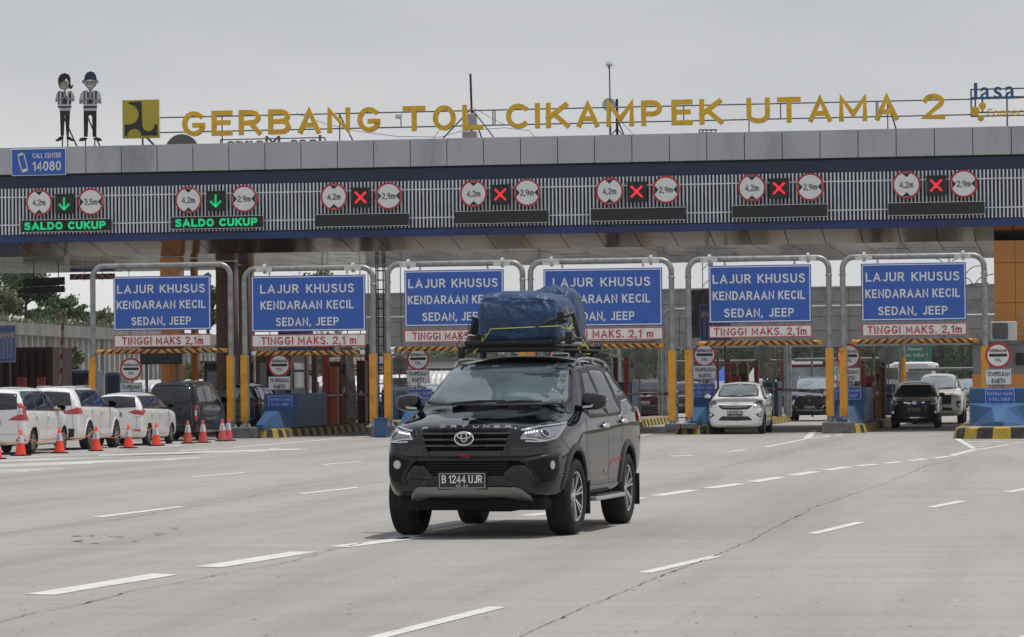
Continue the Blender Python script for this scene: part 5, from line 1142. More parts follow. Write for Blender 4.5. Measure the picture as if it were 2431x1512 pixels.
# ================================================================ the loaded black off-road car in front
HL = (-5.496, 35.77, 0); HROT = rad(-3.9)
car = thing('suv', HL, 'big glossy black off-road car driving forward with a blue tarpaulin load on its roof', 'car', rz=HROT)
ST = [  # y, zb, xb, xw, zw, xs, zs, xm, zm, xe, ze, zt
 (-2.27, .44, .60, .75, .66, .76, .95, .68, 1.05, .52, 1.095, 1.12),
 (-2.19, .39, .71, .825, .66, .80, .965, .73, 1.075, .57, 1.12, 1.152),
 (-1.98, .35, .79, .88, .68, .86, 1.00, .79, 1.11, .61, 1.15, 1.185),
 (-1.65, .33, .83, .915, .70, .895, 1.04, .835, 1.145, .64, 1.182, 1.222),
 (-1.30, .32, .86, .93, .72, .915, 1.07, .86, 1.175, .66, 1.215, 1.262),
 (-1.06, .32, .87, .928, .72, .92, 1.095, .87, 1.21, .70, 1.258, 1.298),
 (-.94, .32, .87, .925, .72, .915, 1.11, .85, 1.245, .715, 1.33, 1.345),
 (-.62, .32, .87, .925, .72, .915, 1.13, .835, 1.32, .70, 1.505, 1.535),
 (-.24, .32, .87, .925, .72, .915, 1.14, .81, 1.40, .655, 1.70, 1.755),
 (.05, .32, .87, .925, .72, .915, 1.15, .80, 1.42, .66, 1.745, 1.80),
 (.70, .32, .87, .925, .73, .918, 1.17, .795, 1.43, .665, 1.755, 1.825),
 (1.35, .33, .87, .93, .75, .922, 1.20, .785, 1.44, .65, 1.74, 1.81),
 (1.95, .38, .84, .92, .76, .91, 1.20, .755, 1.44, .61, 1.70, 1.77),
 (2.30, .42, .78, .90, .78, .88, 1.18, .71, 1.42, .54, 1.62, 1.68),
 (2.44, .46, .70, .86, .78, .83, 1.15, .67, 1.36, .48, 1.50, 1.54)]
hme, hb = loft(ST, rf=(.22, .98), rr=(.5, 1.2), bowf=.13, bowr=.06, crease=(.45, .25), wheels=((-1.3725, .385), (1.3725, .385)), sub=3, arch=.075, hw=.925, wl=.36)
hme.materials.append(M['paint_black']); hme.materials.append(M['black_plastic'])
body = bpy.data.objects.new('body', hme); link(body); body.parent = car
iw = wm(car).inverted()
def hcast(x, y):
    o = iw @ Vector((0, 0, EYE)); d = (iw.to_3x3() @ ray(x, y)).normalized(); h, n, i, t = hb.ray_cast(o, d)
    return None if h is None else (h, n if n.dot(d) < 0 else -n)
def zF(X, Y): return ((1550+X/3.024)/1.685, (1660+Y/3.024)/1.685)      # front close-up
def zS(X, Y): return ((2150+X/1.989)/1.685, (1400+Y/1.989)/1.685)      # side close-up
def zA(X, Y): return ((1500+X/1.3745)/1.685, (1100+Y/1.3745)/1.685)    # whole car
cF, cR, cL, cT = [caster(hb, k) for k in 'FRLT']
def px(zf, pts): return [zf(*p) for p in pts]
def sym(poly): return [(-x, z) for x, z in poly][::-1]
def fp(poly): return poly+[(-x, z) for x, z in poly[::-1]]
# glass
D('lamp_hero', (.26, .27, .275), .06, .7, .55, 26, coat=1)
D('letter_chrome', (.72, .73, .74), .35, .2)
D('trim_black', (.008, .008, .009), .38, 0, .1, 12)
D('under_black', (.005, .005, .005), .9)
M['windshield'] = mat('windshield', (.085, .115, .125), .03, 0, .40, 1.1, ior=2.25, stretch=(1, 1.5, 3))  # blue-grey base and streaks paint in the reflected sky and clouds
D('tint_glass', (.010, .011, .012), .04, 0, .3, .6, ior=1.5)
b = MB(); patch(b, cF, fp([(0, 1.298), (.50, 1.303), (.745, 1.322), (.76, 1.345), (.645, 1.69), (.60, 1.72), (.30, 1.745), (0, 1.75)]), .06, .003); b.build('windshield_trim', 'black_plastic', car, False)
b = MB(); patch(b, cF, fp([(0, 1.318), (.50, 1.322), (.715, 1.338), (.722, 1.36), (.612, 1.675), (.57, 1.698), (.30, 1.722), (0, 1.727)]), .05, .006); b.build('windshield', 'windshield', car, False)
for ax, c_ in (('R', cR), ('L', cL)):
    b = MB(); patch(b, c_, [(-.80, 1.235), (-.12, 1.66), (.45, 1.70), (1.15, 1.69), (1.85, 1.62), (1.98, 1.36), (1.30, 1.33), (1.10, 1.24), (.95, 1.175), (-.55, 1.155)], .06, .003, .04); b.build('window_trim', 'black_plastic', car, False)
    for nm, pl in (('side_window', [(-.62, 1.20), (-.60, 1.285), (-.10, 1.60), (.18, 1.635), (.22, 1.19)]), ('side_window', [(.31, 1.19), (.29, 1.645), (.80, 1.65), (1.06, 1.62), (1.02, 1.27), (.93, 1.21)]), ('quarter_window', [(1.13, 1.30), (1.16, 1.63), (1.55, 1.625), (1.86, 1.58), (1.93, 1.40), (1.35, 1.37)])):
        b = MB(); patch(b, c_, pl, .05, .007, .03); b.build(nm, 'tint_glass', car, False)
    b = MB(); ribbon(b, c_, [(.80, 1.165), (.93, 1.165), (1.12, 1.215), (1.32, 1.315), (2.0, 1.345)], .012, .009); b.build('chrome_strip', 'chrome', car, False)
    b = MB()
    for pth in ([(-.80, 1.16), (-.83, .95), (-.77, .62), (-.62, .47), (.22, .47)], [(.27, 1.66), (.26, 1.1), (.30, .47)], [(.30, .47), (.95, .47), (1.02, .62), (.96, .8)], [(1.08, 1.62), (1.04, 1.25), (1.05, 1.0), (.98, .86)], [(-.83, 1.16), (-.90, 1.02), (-.88, .78)]): ribbon(b, c_, pth, .009, .002)
    b.build('door_seam', 'sign_black', car, False)
    for hy, hz in ((.06, 1.075), (1.06, 1.11)):
        h = c_(hy, hz); s_ = 1 if ax == 'R' else -1; b = MB(); p = h[0]+Vector((s_*.03, 0, 0)); bmx = MB()
        b.tube([p+Vector((-s_*.02, -.105, -.006)), p+Vector((0, -.08, 0)), p+Vector((s_*.004, 0, 0)), p+Vector((0, .08, 0)), p+Vector((-s_*.02, .105, -.006))], [.014, .026, .028, .026, .014], 10); b.build('door_handle', 'chrome', car, False)
        b = MB(); patch(b, c_, [(hy+.075*math.cos(a), hz+.045*math.sin(a)) for a in [6.283*k/14 for k in range(14)]], .03, .0015, skirt=0); b.build('handle_cup', 'black_plastic', car, False)
    s_ = 1 if ax == 'R' else -1
    for wy in (-1.3725, 1.3725):
        b = MB(); n = 22; vs = []
        for k in range(n+1):
            a = rad(14+158*k/n); ca, sa = math.cos(a), math.sin(a)
            for rr_, dx in ((.448, .006), (.456, .022), (.50, .020), (.522, .002)):
                yy, zz = wy+rr_*ca, .395+rr_*sa; h = c_(yy if rr_ > .47 else wy+.50*ca, zz if rr_ > .47 else .395+.50*sa); xx = abs(h[0].x) if h else .9
                vs.append((s_*(min(xx, .935)+dx), yy, max(zz, .26)))
        f = [(k*4+j, k*4+j+1, (k+1)*4+j+1, (k+1)*4+j) for k in range(n) for j in range(3)]
        if s_ < 0: f = [q[::-1] for q in f]
        b.add(vs, f, 0, True); b.build('arch_flare', 'trim_black', car, False)
    # side step
    b = MB(); b.box((s_*.90, .03, .335), (.20, 1.52, .045), bev=.018); b.build('side_step', 'silver', car, False)
    b = MB(); b.box((s_*.895, .05, .362), (.15, 1.30, .012)); [b.bar((s_*.88, yy, .33), (s_*.72, yy, .42), .05, .03) for yy in (-.5, .1, .65)]; b.build('step_tread', 'black_plastic', car, False)
    b = MB(); ribbon(b, c_, [(.15, .56), (.28, .60), (.36, .68), (1.0, .72)], .022, .003); b.build('stripe_decal', 'sign_red', car, False)
    h = c_(.08, .60)
    b = MB(); patch(b, c_, [(-.05, .585), (.10, .585), (.10, .62), (-.05, .62)], .05, .0, skirt=0) if False else None
    sline(b, 'TRD' if False else 'TRD', (0, 0, 0), .13, .04, .2, .15); rot_ = Matrix.Rotation(rad(90*s_), 3, 'Z'); b.v = [tuple(rot_ @ Vector(v)+h[0]+Vector((s_*.004, 0, 0))) for v in b.v]; b.build('side_lettering', 'silver', car, False)
# headlights on both sides: outline as seen from 30 degrees off the axis
def diag(s_):
    d = Vector((-s_*.42, .907, 0)); e_ = Vector((.907, s_*.42, 0)) 
    def cast(u, w):
        h, n, i, t = hb.ray_cast(e_*u+Vector((0, 0, w))-d*8, d); return None if h is None else (h, n if n.dot(d) < 0 else -n)
    return cast
for s_ in (1, -1):
    c_ = diag(s_); k = s_; base = .0
    def q(pl): r = [(s_*x, z) for x, z in pl]; return r if s_ > 0 else r[::-1]
    U = -1.0+.0
    # u coordinate of the corner region: x*.907 + s*y*.42
    def hp(x, y, z): return (x*.907+y*.42, z)
    A = [hp(.50, -2.22, .975), hp(.62, -2.2, .972), hp(.74, -2.14, .948), hp(.84, -1.98, .972), hp(.885, -1.78, 1.06), hp(.90, -1.62, 1.12), hp(.82, -1.84, 1.098), hp(.70, -2.09, 1.082), hp(.56, -2.19, 1.055)]
    b = MB(); patch(b, c_, q(A), .03, .004); b.build('headlight_housing', 'chrome', car, False)
    B = [hp(.515, -2.21, .99), hp(.63, -2.2, .985), hp(.74, -2.13, .962), hp(.825, -1.98, .985), hp(.875, -1.78, 1.06), hp(.89, -1.64, 1.112), hp(.81, -1.86, 1.09), hp(.70, -2.09, 1.074), hp(.57, -2.18, 1.048)]
    b = MB(); patch(b, c_, q(B), .025, .008); b.build('headlight', 'lamp_hero', car, False)
    hl = b
    b = MB()
    u0, w0 = hp(.715, -2.06, 1.022); h = c_(s_*u0, w0)
    for r1, m_ in ((.052, 0),):
        n = h[1]; t = n.orthogonal().normalized(); t2 = n.cross(t)
        for ra, rb, of, mi in ((.056, .046, .018, 0), (.044, .0, .014, 1), (.03, .0, .02, 2)):
            N = 20; vo = [h[0]+n*of+(t*math.cos(6.283*k_/N)+t2*math.sin(6.283*k_/N))*ra for k_ in range(N)]
            if rb: vi = [h[0]+n*(of+.004)+(t*math.cos(6.283*k_/N)+t2*math.sin(6.283*k_/N))*rb for k_ in range(N)]; b.add(vo+vi, [(k_, (k_+1) % N, N+(k_+1) % N, N+k_) for k_ in range(N)], mi, True)
            else: b.add(vo, [tuple(range(N))], mi)
    b.build('projector_lamp', ['chrome', 'steel_dark', 'tint_glass'], car, False)
    b = MB()
    for k_ in range(5):
        u0, w0 = hp(.565+.026*k_, -2.2+.008*k_, 1.026+.004*k_); h = c_(s_*u0, w0)
        if h: b.lathe([(.001, -.004), (.009, -.002), (.011, .006)], h[0]+h[1]*.013, 10, axis='Y')
    b.build('day_light', 'day_led', car, False) if 'day_led' in M else (D('day_led', (1, 1, .97), .3, emit=.7), b.build('day_light', 'day_led', car, False))
    b = MB(); ribbon(b, c_, q([hp(.52, -2.2, 1.058), hp(.60, -2.16, 1.072), hp(.70, -2.09, 1.090), hp(.82, -1.86, 1.104), hp(.895, -1.64, 1.12)]), .020, .010); b.build('headlight_chrome', 'chrome', car, False)
    b = MB(); ribbon(b, c_, q([hp(.56, -2.21, .955), hp(.66, -2.19, .95), hp(.76, -2.12, .955)]), .012, .004); b.build('under_chrome', 'chrome', car, False)
# grille
D('grille_black', (.0015, .0015, .0018), .7, spec=.1)  # near-black skin over grille and intake, painting in the shade of their recesses
D('bar_gloss', (.10, .10, .105), .16, .9)
G0 = [(0, 1.075), (.44, 1.075), (.475, 1.06), (.405, .885), (.38, .862), (0, .862)]
b = MB(); patch(b, cF, fp(G0), .05, .002); b.build('grille', 'grille_black', car, False)
b = MB()
for z, hw_ in ((1.035, .455), (.975, .435), (.915, .41)):
    p = [cF(x, z) for x in [-hw_+hw_*2*k/12 for k in range(13)]]
    for i in range(12):
        if p[i] and p[i+1]: b.bar(p[i][0]+Vector((0, -.012, 0)), p[i+1][0]+Vector((0, -.012, 0)), .03, .014 if i in (3, 8) else .02)
b.build('grille_bar', 'bar_gloss', car, False)
for s_ in (1, -1):
    b = MB(); pl = [(.445, 1.08), (.515, 1.06), (.41, .80), (.35, .80), (.385, .87)]; pl = [(s_*x, z) for x, z in pl]; patch(b, cF, pl if s_ > 0 else pl[::-1], .04, .012); b.build('grille_cheek', 'paint_black', car, False)
e0 = cF(0, .985)[0]
b = MB()
def ering(cx, cz, rx, rz, w, d, n=32):
    vs = []
    for k in range(n):
        a = 6.2832*k/n; ca, sa = math.cos(a), math.sin(a)
        for dr, dy in ((-w/2, 0), (-w/4, -d), (w/4, -d), (w/2, 0)): vs.append((cx+(rx+dr)*ca, e0.y-.035+dy, cz+(rz+dr)*sa))
    b.add(vs, [(k*4+j, ((k+1) % n)*4+j, ((k+1) % n)*4+j+1, k*4+j+1) for k in range(n) for j in range(3)], 0, True)
ering(0, .985, .094, .064, .016, .010); ering(0, .985+.012, .028, .045, .013, .009); ering(0, 1.012, .068, .026, .013, .008)
b.build('emblem', 'chrome', car, False)
b = MB(); bd = MB(); b.disc((0, 0, 0), .1, 0, 28); b.v = [(x, e0.y-.028, .985+z*.68) for x, y, z in b.v]; b.build('emblem_base', 'sign_black', car, False)
b = MB()
for i, ch in enumerate('FORTUNER'):
    h = cF(-.40, 1.088) if i == 0 else hcast(*zA((322, 377, 437, 492, 557, 615, 676, 742)[i], 832))
    if h: t_ = MB(); sline(t_, ch, (0, 0, 0), .058, .026, .25, slant=.3); b.add([tuple(Vector(v)+h[0]+Vector((0, -.016-.045*(abs(i-3.5)/3.5)**2, 0))) for v in t_.v], t_.f)
b.build('hood_lettering', 'letter_chrome', car, False)
b = MB(); h = cF(0, .815); t_ = MB(); sline(t_, 'TRD', (0, 0, 0), .11, .032, .2, .1); b.add([tuple(Vector(v)+h[0]+Vector((0, -.006, 0))) for v in t_.v], t_.f); b.build('badge_lettering', 'sign_red', car, False)
# lower face
b = MB(); patch(b, cF, fp([(0, .765), (.52, .765), (.60, .73), (.42, .62), (0, .62)]), .05, .002); b.build('lower_intake', 'grille_black', car, False)
b = MB()
for z in (.74, .715, .69, .665, .64):
    p = [cF(x, z) for x in [-.42+.84*k/10 for k in range(11)]]
    for i in range(10): b.bar(p[i][0]+Vector((0, -.004, 0)), p[i+1][0]+Vector((0, -.004, 0)), .012, .007)
b.build('intake_bar', 'rim_dark', car, False)
for s_ in (1, -1):
    f = lambda pl: [(s_*x, z) for x, z in pl] if s_ > 0 else [(s_*x, z) for x, z in pl][::-1]
    c_ = diag(s_)
    def hq(pl): r = [(s_*(x*.907+y*.42), z) for x, y, z in pl]; return r if s_ > 0 else r[::-1]
    O = [(2085,446),(2100,560),(2085,760),(2015,835),(1742,878),(1800,765),(1690,625),(1612,542)] if s_ > 0 else [(36,470),(75,452),(365,545),(300,602),(205,762),(252,850),(62,832),(34,700)]
    b = MB(); patch(b, hcast, px(zF, O), 9, .016, 6, skirt=.02); b.build('fog_bezel', 'trim_black', car, False)
    I = [(2045,490),(2060,640),(2020,770),(1960,800),(1780,845),(1835,755),(1735,625),(1680,560)] if s_ > 0 else [(48,500),(85,492),(310,560),(255,610),(165,755),(190,810),(80,800),(50,690)]
    b = MB(); patch(b, hcast, px(zF, I), 9, .019, 6, skirt=0); b.build('fog_shade', 'under_black', car, False)  # skin lying on the bezel; its near-black colour paints in recess shade
    W_ = [(1400,720),(1495,625),(1530,618),(1610,606),(1690,622),(1790,765),(1755,800),(1420,775)] if s_ > 0 else [(250,740),(330,610),(400,620),(440,612),(520,705),(560,740),(560,775),(290,775)]
    b = MB(); patch(b, hcast, px(zF, W_), 9, .022, 5, skirt=.02); b.build('bumper_wing', 'paint_black', car, False)
    h = hcast(*zF(*((1973, 603) if s_ > 0 else (134, 598)))); n = h[1]; t = n.orthogonal().normalized(); t2 = n.cross(t); b = MB()
    for ra, rb, of, mi in ((.055, .042, .022, 1), (.042, 0, .026, 0)):
        N = 20; vo = [h[0]+n*of+(t*math.cos(6.283*k_/N)+t2*math.sin(6.283*k_/N))*ra for k_ in range(N)]
        if rb: vi = [h[0]+n*(of+.006)+(t*math.cos(6.283*k_/N)+t2*math.sin(6.283*k_/N))*rb for k_ in range(N)]; b.add(vo+vi, [(k_, (k_+1) % N, N+(k_+1) % N, N+k_) for k_ in range(N)], mi, True)
        else: b.add(vo, [tuple(range(N))], mi)
    b.build('fog_lamp', ['lamp_glass', 'black_plastic'], car, False)
b = MB(); patch(b, cF, fp([(0, .60), (.42, .60), (.47, .505), (0, .505)]), .05, .012); b.build('bumper_centre', 'paint_black', car, False)
D('skid', (.21, .21, .20), .35, .5, .06, 4)
b = MB(); patch(b, hcast, px(zF, [(285,1005),(330,905),(378,866),(1568,872),(1625,895),(1780,1022),(1560,985),(1400,965),(520,965),(400,1000)]), 10, .03, 4, skirt=.04); b.build('skid_plate', 'skid', car, False)
yp = cF(0, .57)[0].y-.035
plate(car, (-.02, yp, .572), 'B 1244 UJR', '05·23', .475, .158); b = MB(); b.box((-.02, yp+.018, .572), (.50, .02, .175), bev=.006); b.build('plate_holder', 'black_plastic', car, False)
# bonnet seams and highlights, wipers
b = MB()
for s_ in (1, -1): ribbon(b, cT, [(s_*.52, -2.17), (s_*.80, -2.0), (s_*.865, -1.5), (s_*.845, -1.06)], .010, .0015)
ribbon(b, cF, [(-.52, 1.085), (-.3, 1.092), (0, 1.094), (.3, 1.092), (.52, 1.085)], .009, .0015); b.build('bonnet_seam', 'sign_black', car, False)
for s_ in (1, -1):
    b = MB(); vs = []; n = 16
    for k in range(n+1):
        y = -1.98+(.95)*k/n; hh = .014*math.sin(math.pi*min(1, max(0, k/n)))
        for x, dz in ((.30, 0), (.36, .3), (.42, .8), (.47, 1), (.52, .7), (.56, .25), (.62, 0)):
            h = cT(s_*(x+.10*(k/n)), y); vs.append(h[0]+Vector((0, 0, dz*hh+.0003)))
    f = [(k*7+j, k*7+j+1, (k+1)*7+j+1, (k+1)*7+j) for k in range(n) for j in range(6)]
    if s_ < 0: f = [q[::-1] for q in f]
    b.add(vs, f, 0, True); b.build('bonnet_ridge', 'paint_black', car, False)
b = MB(); patch(b, cT, fp([(0, -1.02), (.40, -1.02), (.66, -.97), (.70, -.94), (.4, -.97), (0, -.97)]), .05, .004); b.build('cowl', 'black_plastic', car, False)
arm_wiper(car, (.02, -1.035, 1.33), (.48, -.97, 1.335)); arm_wiper(car, (-.45, -1.02, 1.325), (.10, -.985, 1.345))
b = MB(); ribbon(b, hcast, px(zS, [(192,700),(225,745),(262,800),(290,860)]), 2, .0015, 8) if False else ribbon(b, hcast, px(zS, [(192,700),(225,745),(262,800),(288,850)]), .007, .0015, 6)
ribbon(b, hcast, px(zF, [(35,455),(110,425),(560,440),(585,540)]), .006, .0015, 6); ribbon(b, hcast, px(zF, [(1360,540),(1375,440),(1900,420),(2110,370)]), .006, .0015, 6); ribbon(b, hcast, px(zS, [(250,585),(300,600),(345,600)]), .006, .0015, 6); b.build('bumper_seam', 'sign_black', car, False)
b = MB(); ribbon(b, hcast, px(zS, [(196,972),(240,965),(290,955)]), .008, .004, 6); ribbon(b, hcast, px(zS, [(190,1000),(262,990)]), .006, .004, 6); b.build('bumper_trim', 'silver', car, False)
# mirrors
for s_ in (1, -1):
    o = mirror_part(car, (s_*.975, -.72, 1.33), s_, size=(.265, .12, .18))
    b = MB(); b.add([(s_*x, -.842+abs(x-.975)*.15, z) for x, z in ((.87, 1.285), (.99, 1.30), (.97, 1.27), (.87, 1.262))], [(0, 1, 2, 3) if s_ < 0 else (3, 2, 1, 0)]); b.build('turn_signal', 'silver', o, False)
# roof rails
for s_ in (1, -1):
    b = MB(); pts = []
    for k in range(15):
        t = k/14; y = -.15+1.95*t; h = cT(s_*.635, y); pts.append(h[0]+Vector((0, 0, .048*min(1, math.sin(math.pi*t)*3.2)+.004)))
    b.tube(pts, .015, 10); [b.box(pts[k]-Vector((0, 0, .03)), (.03, .08, .05), bev=.01) for k in (2, 7, 12)]; b.build('roof_rail', 'galv', car, False)
# tail lights, flaps, underside
for s_ in (1, -1):
    c_ = cR if s_ > 0 else cL; b = MB(); patch(b, c_, [(2.0, 1.10), (1.98, 1.20), (2.30, 1.24), (2.36, 1.17), (2.3, 1.08)], .04, .02); b.build('tail_light', 'tail_red', car, False)
    for wy in (-1.3725+.50, 1.3725+.48): b = MB(); b.box((s_*.84, wy, .36), (.22, .02, .34), bev=.005); b.build('mud_flap', 'black_plastic', car, False)
b = MB(); b.box((0, -.1, .34), (1.3, 3.6, .12), bev=.03); b.box((0, -1.80, .35), (1.5, .55, .16), bev=.04); b.box((0, -1.2, .36), (1.05, .7, .2), bev=.05); b.box((0, .5, .40), (1.2, 2.4, .2), bev=.05); b.tube([(-.6, -1.3725, .36), (.6, -1.3725, .36)], .06, 10); b.tube([(-.6, 1.3725, .36), (.6, 1.3725, .36)], .075, 10); b.tube([(-.1, 1.3725-.12, .36), (.1, 1.3725-.12, .36)], .14, 12); b.box((0, -.9, .27), (.5, .9, .08), bev=.02); b.build('chassis', 'under_black', car, False)
b = MB(); patch(b, caster(hb, 'B'), fp([(0, 1.25), (.62, 1.25), (.55, 1.58), (0, 1.62)]), .08, .005); b.build('rear_window', 'tint_glass', car, False)
D('rim_bright', (.62, .63, .64), .22, .85, .04)
for y in (-1.3725, 1.3725):
    for s_ in (1, -1):
        w_ = wheel(car, s_*.80, y, .385, .265, .245, 6, 'rim_bright', s_, steer=rad(-3) if y < 0 else 0, hubr=.07)
b = MB(); b.v = []; h = cF(0, 1.735)
b = MB(); t_ = MB(); t_.box((0, 0, 0), (.075, .004, .010)); b.add([tuple(Vector(v)+Vector((-.15, cF(-.15, 1.700)[0].y-.008, 1.700))) for v in t_.v], t_.f); b.build('windshield_sticker', 'sign_white', car, False)
b = MB(); b.box((0, -.06, 1.60), (.17, .02, .05), bev=.01); b.build('rear_view_mirror', 'black_plastic', car, False)
# ================================================================ load on the roof
def HW(x, y, z): return wm(car) @ Vector((x, y, z))
rk = thing('roof_rack', HW(0, .6, 1.80), 'black roof rack of thick bars clamped to the roof rails under the tarpaulin load', 'roof rack', rz=HROT)
b = MB()
for y, z in ((.05, 1.905), (1.05, 1.90)): b.tube([(-.60, y-.6, z-1.80), (.70, y-.6, z-1.80)], .022, 10)
b.build('cross_bar', 'black_plastic', rk, False)
b = MB(); b.tube([(-.475, -.85, .145), (.44, -.85, .145)], [.040]*2, 14); b.box((0, -.66, .085), (.96, .34, .07), bev=.02); b.box((0, -.1, .11), (1.0, 1.5, .03), bev=.01); b.tube([(-.47, -.85, .145), (-.50, .6, .14)], .03, 8); b.tube([(.44, -.85, .145), (.52, .6, .14)], .03, 8); b.build('tray', 'black_plastic', rk, False)
for x, y in ((-.60, .05), (.60, .05), (-.60, 1.05), (.60, 1.05)):
    b = MB(); b.box((x, y-.6, .055), (.07, .09, .12), bev=.02); b.build('clamp', 'black_plastic', rk, False)
def tarp(name, c, size, label, seed, slope=0., bulge=.05, top=0., e1=.35):
    """cloth wrapped bundle: superellipsoid with seams, sags and creases"""
    r = random.Random(seed); nu, nv = 110, 64; vs = []
    ph = [r.uniform(0, 6.28) for _ in range(12)]
    def cr_(u, v, a, b_, p, w): return math.exp(-((math.sin(a*u+b_*v+p))/w)**2)
    for j in range(nv+1):
        v = -math.pi/2+math.pi*j/nv
        for i in range(nu):
            u = 2*math.pi*i/nu; cu, su, cv, sv = math.cos(u), math.sin(u), math.cos(v), math.sin(v)
            e_ = lambda t, p: math.copysign(abs(t)**p, t)
            x = e_(cu, e1)*e_(cv, .30); y = e_(su, e1)*e_(cv, .30); z = e_(sv, .25)
            ty = 1-.10*max(0, z)-.03*abs(z); x *= ty; y *= ty
            x *= 1+.02*math.sin(3*u+ph[0]); y *= 1+.02*math.sin(4*u+ph[1])
            q = Vector((x*size[0]/2, y*size[1]/2, z*size[2]/2))
            q.z += slope*q.x*max(0, z)+top*max(0, z)*(1-(q.x/(size[0]/2))**2)*.5
            X, Y, Z = q.x*7+y, q.y*6, q.z*8
            d = 0.
            for k, (a, b_, s_, w, am) in enumerate(((2.1, 1.6, .7, .10, .010), (1.2, -2.6, 1.3, .09, .009), (3.1, .8, -1.9, .12, .007), (.6, 2.9, 2.3, .10, .007), (4.3, -1.1, .9, .15, .005), (1.0, .3, 3.6, .16, .005))):
                t = math.sin(a*X*.55+b_*Z*.45+s_*Y*.5+ph[k]+.6*math.sin(X*.8+ph[k+5])); d += am*(1-min(1, abs(t)/ (w*3)))
            d *= 1.7; d += .010*math.sin(X*1.1+ph[2])*math.sin(Z*.9+ph[3])+.006*math.sin(X*2.3+ph[1])*math.sin(Z*1.7+Y+ph[0])+bulge*.25*math.sin(X*.5+ph[4])
            nrm = q.normalized(); vs.append(Vector(c)+q+nrm*d)
    fs = [(j*nu+i, j*nu+(i+1) % nu, (j+1)*nu+(i+1) % nu, (j+1)*nu+i) for j in range(nv) for i in range(nu)]
    t = thing(name, HW(c[0], c[1], c[2]-size[2]/2), label, 'bundle', 'tarpaulin bundles on the car roof', rz=HROT)
    b = MB(); b.add([v-Vector((c[0], c[1], c[2]-size[2]/2)) for v in vs], fs, 0, True); b.build('tarpaulin', 'tarp', t, False); return t, vs
D('tarp', (.009, .042, .115), .48, 0, .2, 3, coat=.06, coatr=.35, dirt=(.016, .052, .115), dscale=5)
def folds(m, sc, st, sc2=9.):
    n = m.node_tree.nodes; l = m.node_tree.links; t = n.new('ShaderNodeTexCoord'); no = n.new('ShaderNodeTexNoise'); no.inputs['Scale'].default_value = sc*.6; no.inputs['Detail'].default_value = 3; l.new(t.outputs['Object'], no.inputs[0])
    ad = n.new('ShaderNodeVectorMath'); ad.operation = 'MULTIPLY_ADD'; ad.inputs[1].default_value = (.35, .35, .35); l.new(no.outputs['Color'], ad.inputs[0]); l.new(t.outputs['Object'], ad.inputs[2])
    hs = []
    for s_, w in ((sc, 1.), (sc*2.3, .45)):
        v = n.new('ShaderNodeTexVoronoi'); v.feature = 'DISTANCE_TO_EDGE'; v.inputs['Scale'].default_value = s_; l.new(ad.outputs[0], v.inputs['Vector']); q = n.new('ShaderNodeMath'); q.operation = 'MULTIPLY'; q.inputs[1].default_value = w; l.new(v.outputs['Distance'], q.inputs[0]); hs.append(q.outputs[0])
    a = n.new('ShaderNodeMath'); l.new(hs[0], a.inputs[0]); l.new(hs[1], a.inputs[1]); b_ = n.new('ShaderNodeBump'); b_.inputs['Strength'].default_value = st; b_.inputs['Distance'].default_value = .12; l.new(a.outputs[0], b_.inputs['Height']); l.new(b_.outputs[0], n['Principled BSDF'].inputs['Normal'])
folds(M['tarp'], 3.2, .42)
t1, v1 = tarp('tarp_bundle', (.075, .30, 2.185), (.86, 1.2, .505), 'large square luggage bundle wrapped in wrinkled blue tarpaulin at the front of the rack', 3, slope=-.03, top=.09, e1=.22)
t2, v2 = tarp('tarp_bundle', (.205, 1.05, 2.195), (.53, .8, .55), 'taller rounded blue tarpaulin bundle behind the square one on the rack', 8, top=.14, e1=.5)
t3, v3 = tarp('tarp_bundle', (-.30, .95, 2.10), (.30, .8, .46), 'small dark end of a blue tarpaulin bundle at the left behind the square one', 5, e1=.5)
def HT(X, Y, yl):      # point of the tarp close-up at depth yl of the car
    x, y = (1800+X/3.921)/1.685, (1120+Y/3.921)/1.685; o = iw @ Vector((0, 0, EYE)); d = iw.to_3x3() @ ray(x, y); t = (yl-o.y)/d.y; return o+d*t
rp = thing('rope', HW(0, -.34, 2.1), 'yellow rope tied around the blue bundles and knotted to the roof rack', 'rope')
b = MB()
def rope(pts, r=.0045): b.tube([wm(car) @ p for p in pts], r, 6)
y1 = -.372
rope([HT(575, 890, -.33), HT(635, 768, y1), HT(1000, 752, y1-.02), HT(1350, 735, y1-.02), HT(1710, 720, y1), HT(1860, 772, -.20), HT(1945, 740, .2), HT(2000, 690, .5)])
rope([HT(560, 670, -.1), HT(530, 800, -.25), HT(500, 960, -.32)]); rope([HT(575, 850, -.34), HT(545, 870, -.34), HT(560, 910, -.34), HT(585, 870, -.34), HT(540, 920, -.34), HT(505, 965, -.33)])
rope([HT(1810, 420, .0), HT(1880, 560, .0), HT(1930, 680, .0), HT(1860, 772, -.20), HT(1920, 890, -.2), HT(1985, 1000, -.2), HT(2050, 1140, -.1)]); rope([HT(1830, 700, -.2), HT(1860, 772, -.22), HT(1990, 900, -.1)])
rope([HT(2030, 850, .1), HT(2100, 980, .1), HT(2150, 1060, .1), HT(2195, 1160, .1), HT(2060, 1145, .0), HT(2010, 1060, 0)], .006); rope([HT(2050, 900, .1), HT(2130, 1020, .1), HT(2190, 1110, .1)], .006)
rope([HT(1980, 1010, 0), HT(2020, 985, 0), HT(2060, 990, 0), HT(2085, 1030, 0), HT(2080, 1090, 0), HT(2030, 1030, 0), HT(2060, 1080, 0)], .005); rope([HT(350, 1130, -.2), HT(400, 1110, -.25), HT(440, 1060, -.3), HT(385, 1145, -.25)], .006)
b.build('strand', 'rope_yellow', rp)
cr = thing('folded_crate', HW(-.62, -.1, 1.95), 'black ribbed plastic crates strapped upright at the left end of the roof rack', 'crate')
